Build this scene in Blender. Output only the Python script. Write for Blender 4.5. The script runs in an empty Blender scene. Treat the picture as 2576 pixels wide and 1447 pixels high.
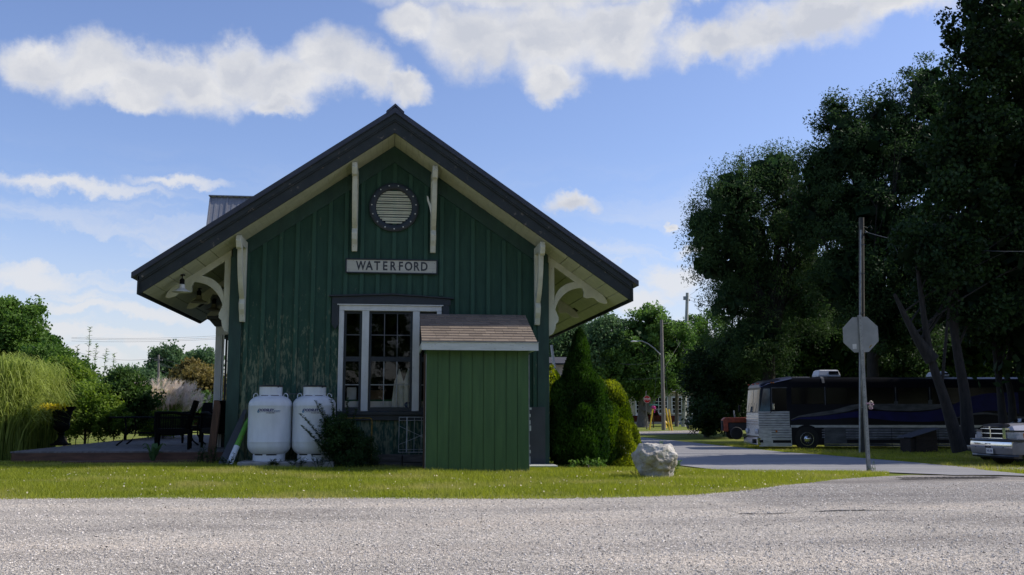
import bpy, bmesh, math, random
import numpy as np
from mathutils import Vector, Matrix
R = math.radians
random.seed(7); RNG = np.random.default_rng(7)
scene = bpy.context.scene
C = scene.collection

# ------------------------------------------------------------------ survey
F = 2500.; YAW = R(7.0); PITCH = math.atan(314/2500.); CZ = .95
FW = (math.sin(YAW)*math.cos(PITCH), math.cos(YAW)*math.cos(PITCH), math.sin(PITCH))
RT = (math.cos(YAW), -math.sin(YAW), 0)
UP = (-math.sin(YAW)*math.sin(PITCH), -math.cos(YAW)*math.sin(PITCH), math.cos(PITCH))

def ray(u, v):
    a = (u-1288)/F; b = (723.5-v)/F
    return [FW[i]+a*RT[i]+b*UP[i] for i in range(3)]

def at(u, v, Y):
    r = ray(u, v); t = Y/r[1]
    return Vector((r[0]*t, Y, CZ+r[2]*t))

def ss(x, a, b):
    t = np.clip((np.asarray(x, float)-a)/(b-a), 0, 1); return t*t*(3-2*t)

def G(x, y):
    """terrain height"""
    x = np.asarray(x, float); y = np.asarray(y, float)
    r = np.hypot(x, y)
    near = np.interp(x, [-6, -3, 1, 5], [.02, .02, -.06, -.08])*ss(y, 11, 15)
    far = np.interp(r, [17.5, 22, 29, 43, 75, 110, 3000], [0, -.20, -.47, -.62, -.42, -.3, -.3])
    k = ss(x, 2.5, 6)
    return near + far*k - .1*(1-k)*ss(r, 30, 60) + .012*np.sin(x*1.3+.4*y)*np.sin(y*.9-1)*ss(y, 12, 14)*(1-ss(y, 16, 19))

def gp(u, v):
    """where a sight line meets the terrain"""
    r = ray(u, v); t = 3.
    while t < 400:
        x, y, z = r[0]*t, r[1]*t, CZ+r[2]*t
        if z < float(G(x, y)): break
        t += .03
    return Vector((r[0]*t, r[1]*t, float(G(r[0]*t, r[1]*t))))

# ------------------------------------------------------------------ materials
MATS = {}
def nt(name):
    m = bpy.data.materials.new(name); m.use_nodes = True
    t = m.node_tree; b = t.nodes['Principled BSDF']
    return m, t, b
def L(t, a, b): t.links.new(a, b)
def node(t, kind, **kw):
    n = t.nodes.new(kind)
    for k, v in kw.items():
        if k in n.inputs.keys(): n.inputs[k].default_value = v
        else: setattr(n, k, v)
    return n
def ramp(t, fac, stops):
    r = t.nodes.new('ShaderNodeValToRGB'); e = r.color_ramp.elements
    while len(e) < len(stops): e.new(.5)
    for i, (p, c) in enumerate(stops):
        e[i].position = p; e[i].color = (c if len(c) == 4 else (*c, 1))
    L(t, fac, r.inputs[0]); return r.outputs[0]
def coords(t, scale=(1, 1, 1)):
    tc = t.nodes.new('ShaderNodeNewGeometry')
    mp = node(t, 'ShaderNodeMapping'); mp.inputs['Scale'].default_value = scale
    L(t, tc.outputs['Position'], mp.inputs[0]); return mp.outputs[0]
def noise(t, vec, scale, detail=4, rough=.55):
    n = node(t, 'ShaderNodeTexNoise', Scale=scale, Detail=detail, Roughness=rough)
    L(t, vec, n.inputs['Vector']); return n.outputs['Fac']
def bump(t, b, h, strength=.3, dist=.01):
    n = node(t, 'ShaderNodeBump', Strength=strength, Distance=dist)
    L(t, h, n.inputs['Height']); L(t, n.outputs[0], b.inputs['Normal'])

def paint(name, c1, c2=None, scale=6., rough=.6, stretch=(1, 1, 1), bmp=.15, metal=0., spec=.5, coat=0., lo=.35, hi=.65, fine=40):
    if name in MATS: return MATS[name]
    m, t, b = nt(name)
    c2 = c2 or tuple(x*.75 for x in c1)
    v = coords(t, stretch)
    n = noise(t, v, scale)
    L(t, ramp(t, n, [(lo, c2), (hi, c1)]), b.inputs['Base Color'])
    b.inputs['Roughness'].default_value = rough; b.inputs['Metallic'].default_value = metal
    b.inputs['Specular IOR Level'].default_value = spec
    b.inputs['Coat Weight'].default_value = coat
    if bmp: bump(t, b, noise(t, v, fine, 3), bmp, .006)
    MATS[name] = m; return m

def weathered(name, base, dark, bare, amount=.6, scale=3., zlo=None, zhi=None, stretch=(3, 3, .8), rough=.7, fscale=9.):
    """old paint with worn-through patches, more of them low on the wall"""
    m, t, b = nt(name)
    v = coords(t); vs = coords(t, stretch)
    base_c = ramp(t, noise(t, vs, scale, 5), [(.3, dark), (.7, base)])
    if zlo is not None:
        ta = node(t, 'ShaderNodeAttribute', attribute_name='tint')
        lm = node(t, 'ShaderNodeMix', data_type='RGBA'); L(t, ta.outputs['Fac'], lm.inputs[0]); L(t, base_c, lm.inputs[6]); lm.inputs[7].default_value = (.040, .100, .066, 1); base_c = lm.outputs[2]
    n1 = noise(t, vs, fscale*.35, 6, .7); n2 = noise(t, vs, fscale, 4, .6)
    mul = node(t, 'ShaderNodeMath', operation='ADD'); L(t, n1, mul.inputs[0]); L(t, n2, mul.inputs[1])
    src = mul.outputs[0]
    if zlo is not None:
        sp = node(t, 'ShaderNodeSeparateXYZ'); L(t, v, sp.inputs[0])
        mr = node(t, 'ShaderNodeMapRange'); L(t, sp.outputs[2], mr.inputs[0])
        mr.inputs[1].default_value = zlo; mr.inputs[2].default_value = zhi; mr.inputs[3].default_value = .12; mr.inputs[4].default_value = -.22
        a2 = node(t, 'ShaderNodeMath', operation='ADD'); L(t, src, a2.inputs[0]); L(t, mr.outputs[0], a2.inputs[1]); src = a2.outputs[0]
        mx = node(t, 'ShaderNodeMapRange'); L(t, sp.outputs[0], mx.inputs[0])
        mx.inputs[1].default_value = -1.; mx.inputs[2].default_value = 1.; mx.inputs[3].default_value = .03; mx.inputs[4].default_value = -.12
        a3 = node(t, 'ShaderNodeMath', operation='ADD'); L(t, src, a3.inputs[0]); L(t, mx.outputs[0], a3.inputs[1]); src = a3.outputs[0]
    msk = node(t, 'ShaderNodeMapRange'); L(t, src, msk.inputs[0])
    msk.inputs[1].default_value = 1.27-amount*.28; msk.inputs[2].default_value = 1.37-amount*.2
    mix = node(t, 'ShaderNodeMix', data_type='RGBA'); L(t, msk.outputs[0], mix.inputs[0])
    L(t, base_c, mix.inputs[6]); mix.inputs[7].default_value = (*bare, 1)
    L(t, mix.outputs[2], b.inputs['Base Color'])
    b.inputs['Roughness'].default_value = rough; b.inputs['Specular IOR Level'].default_value = .3
    bump(t, b, noise(t, vs, 30, 5), .25, .008)
    MATS[name] = m; return m

def foliage(name, dark, light, trans=.3, hue2=None):
    m, t, b = nt(name)
    a = node(t, 'ShaderNodeAttribute', attribute_name='tint')
    col = ramp(t, a.outputs['Fac'], [(0, dark), (.5, tuple((x+y)/2 for x, y in zip(dark, light))), (1, light)])
    if hue2:
        n = noise(t, coords(t), .6, 2)
        f = node(t, 'ShaderNodeMapRange'); L(t, n, f.inputs[0]); f.inputs[1].default_value = .5; f.inputs[2].default_value = .65
        mx = node(t, 'ShaderNodeMix', data_type='RGBA'); L(t, f.outputs[0], mx.inputs[0]); L(t, col, mx.inputs[6]); mx.inputs[7].default_value = (*hue2, 1); col = mx.outputs[2]
    L(t, col, b.inputs['Base Color'])
    b.inputs['Roughness'].default_value = .6; b.inputs['Specular IOR Level'].default_value = .15
    tr = node(t, 'ShaderNodeBsdfTranslucent')
    hs = node(t, 'ShaderNodeHueSaturation', Value=1.6, Saturation=1.1); L(t, col, hs.inputs['Color']); L(t, hs.outputs[0], tr.inputs['Color'])
    mix = node(t, 'ShaderNodeMixShader'); mix.inputs[0].default_value = trans
    L(t, b.outputs[0], mix.inputs[1]); L(t, tr.outputs[0], mix.inputs[2])
    L(t, mix.outputs[0], t.nodes['Material Output'].inputs[0])
    MATS[name] = m; return m

def glass(name, tint=(.02, .025, .03), refl=1.0, clear=.75):
    m, t, b = nt(name)
    tr = node(t, 'ShaderNodeBsdfTransparent'); tr.inputs[0].default_value = (clear, clear, clear*.97, 1)
    gl = node(t, 'ShaderNodeBsdfGlossy'); gl.inputs['Roughness'].default_value = .03
    n = noise(t, coords(t), 3.5, 2)
    bp = node(t, 'ShaderNodeBump', Strength=.05, Distance=.02); L(t, n, bp.inputs['Height']); L(t, bp.outputs[0], gl.inputs['Normal'])
    fr = node(t, 'ShaderNodeFresnel', IOR=1.45)
    mu = node(t, 'ShaderNodeMath', operation='MULTIPLY'); mu.inputs[1].default_value = refl; L(t, fr.outputs[0], mu.inputs[0])
    mix = node(t, 'ShaderNodeMixShader'); L(t, mu.outputs[0], mix.inputs[0]); L(t, tr.outputs[0], mix.inputs[1]); L(t, gl.outputs[0], mix.inputs[2])
    L(t, mix.outputs[0], t.nodes['Material Output'].inputs[0]); MATS[name] = m; return m

# palette
weathered('wall_green', (.026, .074, .046), (.015, .048, .031), (.17, .19, .115), .95, 3., .6, 3.4)
paint('trim_green', (.020, .062, .044), (.012, .042, .031), 4, .6, (2, 2, .6), .3)
weathered('fascia_blue', (.032, .038, .037), (.019, .025, .025), (.17, .145, .115), .35, 3, stretch=(1.5, 2, 1.5))
weathered('cream', (.60, .60, .46), (.49, .50, .38), (.15, .14, .10), .12, 2.5, stretch=(2, 2, 2))
weathered('bracket_white', (.62, .62, .50), (.50, .50, .40), (.12, .09, .06), .22, 2.5, stretch=(3, 3, 2), fscale=14)
weathered('window_white', (.66, .66, .62), (.56, .56, .52), (.25, .21, .16), .12, 2.5, stretch=(4, 4, 1.5))
weathered('peeling_white', (.60, .62, .58), (.50, .52, .48), (.16, .12, .08), .42, 2.5, stretch=(1.2, 3, 5), fscale=16)
paint('sash_dark', (.016, .024, .030), (.010, .016, .020), 5, .5)
paint('roof_metal', (.052, .053, .064), (.036, .038, .047), 2.5, .38, bmp=.03, metal=.35)
paint('dormer_metal', (.28, .28, .29), (.22, .22, .235), 2.5, .42, bmp=.03, metal=.2)
paint('shed_green', (.052, .120, .032), (.032, .084, .022), 2.2, .6, (5, 5, .5), .5, lo=.3, hi=.7, fine=24)
paint('grey_panel', (.055, .060, .068), (.040, .044, .050), 3, .7)
weathered('tank_white', (.72, .745, .77), (.60, .625, .64), (.42, .40, .36), -.25, 2.4, stretch=(2.5, 2.5, .8), rough=.34, fscale=22)
paint('black_plastic', (.012, .012, .014), (.008, .008, .009), 8, .5)
paint('black_gap', (.004, .004, .005), None, 8, .9, bmp=0)
paint('wicker', (.005, .0045, .0045), (.002, .002, .002), 60, .8, (1, 1, 3), .8, spec=.1, fine=90)
paint('iron_black', (.006, .006, .007), (.003, .003, .003), 18, .7, bmp=.3, spec=.15)
paint('deck_wood', (.17, .16, .155), (.10, .092, .09), 3, .8, (6, .5, 1), .5)
paint('deck_brown', (.14, .070, .042), (.075, .038, .024), 3, .75, (1, 6, 6), .5)
paint('post_brown', (.10, .050, .026), (.055, .028, .016), 3, .8, (8, 8, 1), .5)
paint('old_timber', (.10, .09, .085), (.05, .045, .04), 4, .9, (1, 5, 8), .6)
paint('crate_timber', (.035, .026, .022), (.018, .014, .012), 4, .9, (1, 5, 8), .6)
paint('pole_timber', (.24, .215, .19), (.13, .115, .10), 3, .9, (12, 12, .7), .7)
paint('pole_dark', (.10, .095, .085), (.05, .048, .042), 3, .9, (12, 12, .7), .7)
paint('pole_concrete', (.42, .42, .38), (.30, .30, .27), 3, .85, (3, 3, .6), .3)
paint('galvanised', (.30, .32, .32), (.20, .215, .22), 9, .45, bmp=.1, metal=.45)
paint('sign_aluminium', (.27, .285, .285), (.22, .235, .235), 5, .5, bmp=.05, metal=.25)
paint('sticker_white', (.62, .62, .60), None, 5, .6, bmp=0)
paint('yellow_plastic', (.75, .50, .03), (.60, .38, .02), 6, .5, bmp=.05)
paint('pipe_yellow', (.35, .22, .02), (.12, .08, .02), 14, .6, bmp=.1)
paint('red_sign', (.50, .012, .015), (.42, .010, .012), 4, .45, bmp=0)
paint('white_sign', (.75, .75, .73), None, 4, .5, bmp=0)
paint('green_sign', (.02, .26, .17), None, 4, .5, bmp=0)
paint('pink_ribbon', (.80, .03, .40), (.6, .02, .2), 4, .6, bmp=0)
paint('mauve_ribbon', (.32, .16, .26), (.50, .36, .40), 40, .6, bmp=0)
paint('cream_ribbon', (.62, .52, .42), None, 30, .6, bmp=0)
paint('concrete', (.36, .345, .32), (.25, .24, .22), 5, .9, bmp=.5)
paint('shade_white', (.62, .63, .60), (.55, .56, .53), 6, .4, bmp=0)
paint('shade_cream', (.28, .26, .17), (.2, .19, .12), 6, .45, bmp=0)
paint('decal_blue', (.012, .020, .16), None, 9, .4, bmp=0)
paint('decal_lightblue', (.03, .13, .30), None, 9, .4, bmp=0)
paint('decal_pale', (.20, .42, .55), None, 9, .4, bmp=0)
paint('decal_black', (.01, .01, .012), None, 9, .5, bmp=0)
paint('letter_dark', (.045, .050, .055), (.028, .03, .034), 20, .7, bmp=0)
weathered('sign_board', (.50, .49, .41), (.43, .42, .35), (.20, .16, .10), .18, 4, stretch=(1, 2, 7), fscale=14)
paint('chrome', (.75, .76, .78), (.68, .69, .71), 4, .12, bmp=0, metal=1.)
paint('stainless', (.58, .59, .60), (.38, .39, .40), 4, .38, (1, 1, 4), .05, metal=.6)
paint('bus_black', (.004, .004, .006), (.003, .003, .004), 3, .35, bmp=0, spec=.22)
paint('bus_navy', (.012, .013, .085), (.009, .010, .06), 3, .4, bmp=0, spec=.2)
paint('bus_silver', (.13, .135, .14), (.055, .058, .062), 1.5, .5, (1, 1, 3), 0, metal=.2, spec=.3)
paint('bus_roof', (.08, .09, .14), (.05, .055, .09), 3, .3, bmp=0, metal=.3)
paint('bus_trim', (.30, .31, .32), (.16, .165, .17), 5, .4, bmp=0, metal=.5)
paint('bus_glass', (.003, .003, .004), None, 3, .12, bmp=0, spec=.3)
paint('windshield_glass', (.08, .14, .18), (.02, .035, .05), 1.2, .08, bmp=0, spec=.8)
paint('rubber', (.012, .012, .012), (.008, .008, .008), 8, .85)
paint('amber', (.50, .16, .01), None, 3, .3, bmp=0)
paint('red_lens', (.45, .012, .01), None, 3, .3, bmp=0)
paint('lamp_lens', (.42, .44, .46), (.30, .32, .34), 9, .12, bmp=0)
paint('ac_white', (.52, .53, .55), (.45, .46, .48), 4, .5, bmp=0)
paint('truck_silver', (.46, .45, .48), (.41, .40, .43), 3, .3, bmp=0, metal=.2, coat=.6)
paint('truck_grey', (.17, .17, .18), None, 3, .4, bmp=0, coat=.3)
paint('truck_black', (.016, .017, .022), None, 3, .35, bmp=0, coat=.4)
paint('car_dark', (.05, .06, .08), (.04, .05, .065), 3, .25, bmp=0, metal=.3, coat=.6)
paint('maroon', (.10, .006, .012), (.07, .005, .009), 3, .25, bmp=0, coat=.6)
paint('tractor_orange', (.30, .055, .02), (.16, .03, .012), 5, .55, bmp=.05)
paint('house_cream', (.42, .37, .28), (.33, .29, .22), 3, .8, bmp=.2)
paint('house_grey', (.30, .32, .34), (.22, .24, .26), 3, .8, bmp=.2)
paint('roof_dark', (.040, .040, .046), (.028, .028, .032), 5, .9, bmp=.4)
paint('brick_red', (.20, .05, .035), (.14, .04, .028), 5, .9, bmp=.3)
paint('cloth_white', (.82, .82, .78), (.70, .70, .66), 5, .9, bmp=.2)
paint('card_white', (.72, .72, .70), None, 5, .7, bmp=0)
paint('carton', (.20, .13, .07), (.14, .09, .05), 5, .9)
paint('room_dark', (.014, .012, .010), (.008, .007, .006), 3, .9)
paint('room_green', (.03, .12, .06), None, 3, .9)
paint('turquoise', (.03, .22, .30), None, 3, .5, bmp=0)
paint('wrap_green', (.12, .34, .03), (.09, .27, .02), 7, .5, bmp=.1)
paint('wrap_red', (.40, .04, .03), None, 7, .5, bmp=0)
paint('wire_white', (.48, .50, .50), (.30, .30, .28), 12, .6, bmp=0)
paint('wire_dark', (.10, .105, .11), None, 4, .6, bmp=0)
paint('bark', (.085, .068, .052), (.038, .031, .025), 5, .95, (3, 3, .7), .9, fine=22)
paint('bark_dark', (.028, .024, .020), (.012, .011, .009), 5, .95, (3, 3, .7), .9, fine=22)
paint('trunk_grey', (.17, .15, .125), (.09, .08, .068), 5, .95, (3, 3, .7), .9, fine=22)
glass('window_glass', refl=1.3, clear=.9)
foliage('leaf_maple', (.008, .020, .007), (.030, .062, .015), .20)
foliage('leaf_elm', (.014, .034, .013), (.062, .105, .034), .33)
foliage('leaf_sugar', (.026, .065, .016), (.18, .30, .07), .34)
foliage('leaf_willow', (.020, .046, .018), (.085, .14, .042), .3)
foliage('leaf_mid', (.030, .080, .016), (.15, .25, .05), .35)
foliage('leaf_bright', (.05, .11, .015), (.24, .33, .055), .38)
foliage('leaf_far', (.045, .095, .042), (.15, .23, .095), .33)
foliage('leaf_rust', (.09, .072, .022), (.24, .19, .06), .3)
foliage('leaf_cedar', (.012, .038, .008), (.060, .13, .016), .18)
foliage('leaf_gold', (.06, .10, .010), (.36, .40, .045), .36)
foliage('leaf_olive', (.022, .058, .008), (.14, .22, .022), .25)
foliage('leaf_shrub', (.014, .040, .012), (.055, .10, .03), .25)
foliage('leaf_bush', (.018, .045, .012), (.11, .19, .04), .28)
foliage('blade_miscanthus', (.09, .13, .022), (.38, .45, .11), .38)
foliage('plume', (.45, .37, .29), (.85, .74, .62), .45)
foliage('lawn_blade', (.14, .18, .018), (.37, .39, .06), .40, hue2=(.36, .34, .10))
foliage('leaf_mullein', (.04, .09, .03), (.09, .16, .06), .2)
foliage('flower_yellow', (.45, .36, .02), (.65, .55, .05), .3)

# --- shingles
def shingle_mat():
    m, t, b = nt('shingles')
    v = coords(t)
    oi = node(t, 'ShaderNodeAttribute', attribute_name='tint')
    n = noise(t, v, 3, 3); n2 = noise(t, v, 120, 2)
    c = ramp(t, oi.outputs['Fac'], [(0, (.16, .125, .095)), (1, (.26, .205, .155))])
    mx = node(t, 'ShaderNodeMix', data_type='RGBA', blend_type='MULTIPLY'); mx.inputs[0].default_value = .8
    L(t, c, mx.inputs[6]); L(t, ramp(t, n2, [(.3, (.6, .6, .6)), (.7, (1.15, 1.15, 1.15))]), mx.inputs[7])
    L(t, mx.outputs[2], b.inputs['Base Color']); b.inputs['Roughness'].default_value = .95
    bump(t, b, n2, .6, .004); MATS['shingles'] = m
shingle_mat()

# --- rock
def rock_mat():
    m, t, b = nt('rock_white'); v = coords(t)
    c = ramp(t, noise(t, v, 4, 8, .65), [(.3, (.20, .165, .12)), (.5, (.40, .365, .31)), (.68, (.60, .565, .51))])
    L(t, c, b.inputs['Base Color']); b.inputs['Roughness'].default_value = .9
    bump(t, b, noise(t, v, 14, 9, .65), .8, .03); MATS['rock_white'] = m
rock_mat()

# --- ground family
def ground_mat():
    m, t, b = nt('lawn_soil'); v = coords(t)
    big = noise(t, v, .5, 5, .6); fine = noise(t, v, 18, 4, .7)
    c1 = ramp(t, big, [(.3, (.11, .15, .028)), (.5, (.17, .20, .040)), (.68, (.25, .235, .075))])
    c2 = ramp(t, fine, [(.3, (.5, .5, .45)), (.7, (1.25, 1.25, 1.15))])
    mx = node(t, 'ShaderNodeMix', data_type='RGBA', blend_type='MULTIPLY'); mx.inputs[0].default_value = 1
    L(t, c1, mx.inputs[6]); L(t, c2, mx.inputs[7]); L(t, mx.outputs[2], b.inputs['Base Color'])
    b.inputs['Roughness'].default_value = 1; b.inputs['Specular IOR Level'].default_value = .1
    bump(t, b, fine, .8, .04); MATS['lawn_soil'] = m
def gravel_mat(name='gravel', g=(1., .915, .81), k=1.24):
    m, t, b = nt(name); v = coords(t)
    def kk(c): return tuple(x*q*k for x, q in zip(c, g))
    vo = node(t, 'ShaderNodeTexVoronoi', Scale=85); L(t, v, vo.inputs['Vector'])
    vo2 = node(t, 'ShaderNodeTexVoronoi', Scale=32); L(t, v, vo2.inputs['Vector'])
    sep = node(t, 'ShaderNodeSeparateColor'); L(t, vo.outputs['Color'], sep.inputs[0])
    c = ramp(t, sep.outputs[0], [(0, kk((.20, .20, .20))), (.35, kk((.37, .37, .37))), (.75, kk((.53, .53, .53))), (1, kk((.74, .74, .74)))])
    vd = coords(t, (.35, 1, 1))
    big = noise(t, vd, .9, 6, .62)
    tone = ramp(t, big, [(.34, (.66, .65, .64)), (.5, (.93, .92, .90)), (.66, (1.15, 1.10, 1.03))])
    mx = node(t, 'ShaderNodeMix', data_type='RGBA', blend_type='MULTIPLY'); mx.inputs[0].default_value = 1
    L(t, c, mx.inputs[6]); L(t, tone, mx.inputs[7])
    # packed sandy dust between the stones
    n3 = noise(t, coords(t, (.4, 1.2, 1)), 1.6, 5, .6)
    f = node(t, 'ShaderNodeMapRange'); L(t, n3, f.inputs[0]); f.inputs[1].default_value = .52; f.inputs[2].default_value = .68; f.inputs[4].default_value = .6
    m2 = node(t, 'ShaderNodeMix', data_type='RGBA'); L(t, f.outputs[0], m2.inputs[0]); L(t, mx.outputs[2], m2.inputs[6]); m2.inputs[7].default_value = (.46, .41, .345, 1)
    # faint darker wheel paths sweeping across the lot
    wv = node(t, 'ShaderNodeTexWave', Scale=.22, Distortion=6, Detail=3); wv.inputs['Detail Scale'].default_value = .6; wv.bands_direction = 'Y'; L(t, coords(t, (.18, 1, 1)), wv.inputs['Vector'])
    m3 = node(t, 'ShaderNodeMix', data_type='RGBA', blend_type='MULTIPLY'); m3.inputs[0].default_value = 1
    L(t, m2.outputs[2], m3.inputs[6]); L(t, ramp(t, wv.outputs['Fac'], [(.15, (.91, .90, .89)), (.5, (1.03, 1.02, 1.))]), m3.inputs[7])
    # older, darker paving showing through towards the junction
    sp_ = node(t, 'ShaderNodeSeparateXYZ'); L(t, v, sp_.inputs[0]); nn = noise(t, coords(t), .7, 5, .6)
    def mm(op, a, b_=None):
        q = node(t, 'ShaderNodeMath', operation=op)
        for i_, u_ in enumerate((a, b_)):
            if u_ is None: continue
            if isinstance(u_, (int, float)): q.inputs[i_].default_value = u_
            else: L(t, u_, q.inputs[i_])
        return q.outputs[0]
    # signed distance behind the ragged paving lip
    lip = mm('ADD', mm('SUBTRACT', sp_.outputs[1], 9.9), mm('MULTIPLY', mm('SUBTRACT', nn, .5), 1.6))
    lx = mm('SUBTRACT', mm('ADD', sp_.outputs[0], mm('MULTIPLY', mm('SUBTRACT', nn, .5), 2.)), 3.4)
    f1 = node(t, 'ShaderNodeMapRange', interpolation_type='SMOOTHSTEP'); L(t, lip, f1.inputs[0]); f1.inputs[1].default_value = -.15; f1.inputs[2].default_value = .25
    f2 = node(t, 'ShaderNodeMapRange', interpolation_type='SMOOTHSTEP'); L(t, lx, f2.inputs[0]); f2.inputs[1].default_value = 0; f2.inputs[2].default_value = .8
    m4 = node(t, 'ShaderNodeMix', data_type='RGBA', blend_type='MULTIPLY'); L(t, mm('MULTIPLY', f1.outputs[0], f2.outputs[0]), m4.inputs[0])
    L(t, m3.outputs[2], m4.inputs[6]); m4.inputs[7].default_value = (.66, .67, .70, 1)
    L(t, m4.outputs[2], b.inputs['Base Color'])
    b.inputs['Roughness'].default_value = .95; b.inputs['Specular IOR Level'].default_value = .2
    ad = node(t, 'ShaderNodeMath', operation='ADD'); L(t, vo.outputs['Distance'], ad.inputs[0]); L(t, vo2.outputs['Distance'], ad.inputs[1])
    iv = node(t, 'ShaderNodeMath', operation='MULTIPLY'); iv.inputs[1].default_value = -1; L(t, ad.outputs[0], iv.inputs[0])
    bump(t, b, iv.outputs[0], 1., .012); MATS[name] = m
def asphalt_mat(name, dark, light, sc=60):
    m, t, b = nt(name); v = coords(t)
    n = noise(t, v, sc, 3, .7); big = noise(t, coords(t, (.3, 1, 1)), .8, 5)
    c = ramp(t, n, [(.3, dark), (.7, light)])
    mx = node(t, 'ShaderNodeMix', data_type='RGBA', blend_type='MULTIPLY'); mx.inputs[0].default_value = 1
    L(t, c, mx.inputs[6]); L(t, ramp(t, big, [(.3, (.8, .8, .82)), (.7, (1.15, 1.13, 1.1))]), mx.inputs[7])
    L(t, mx.outputs[2], b.inputs['Base Color']); b.inputs['Roughness'].default_value = .9; b.inputs['Specular IOR Level'].default_value = .25
    bump(t, b, n, .5, .008); MATS[name] = m
ground_mat(); gravel_mat()
asphalt_mat('asphalt', (.20, .20, .205), (.31, .305, .305))
def stone_mat():
    m, t, b = nt('loose_stone')
    a = node(t, 'ShaderNodeAttribute', attribute_name='tint')
    L(t, ramp(t, a.outputs['Fac'], [(0, (.06, .053, .044)), (.15, (.28, .25, .21)), (.6, (.54, .49, .42)), (1, (.80, .73, .64))]), b.inputs['Base Color'])
    b.inputs['Roughness'].default_value = .9; MATS['loose_stone'] = m
stone_mat()

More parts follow.
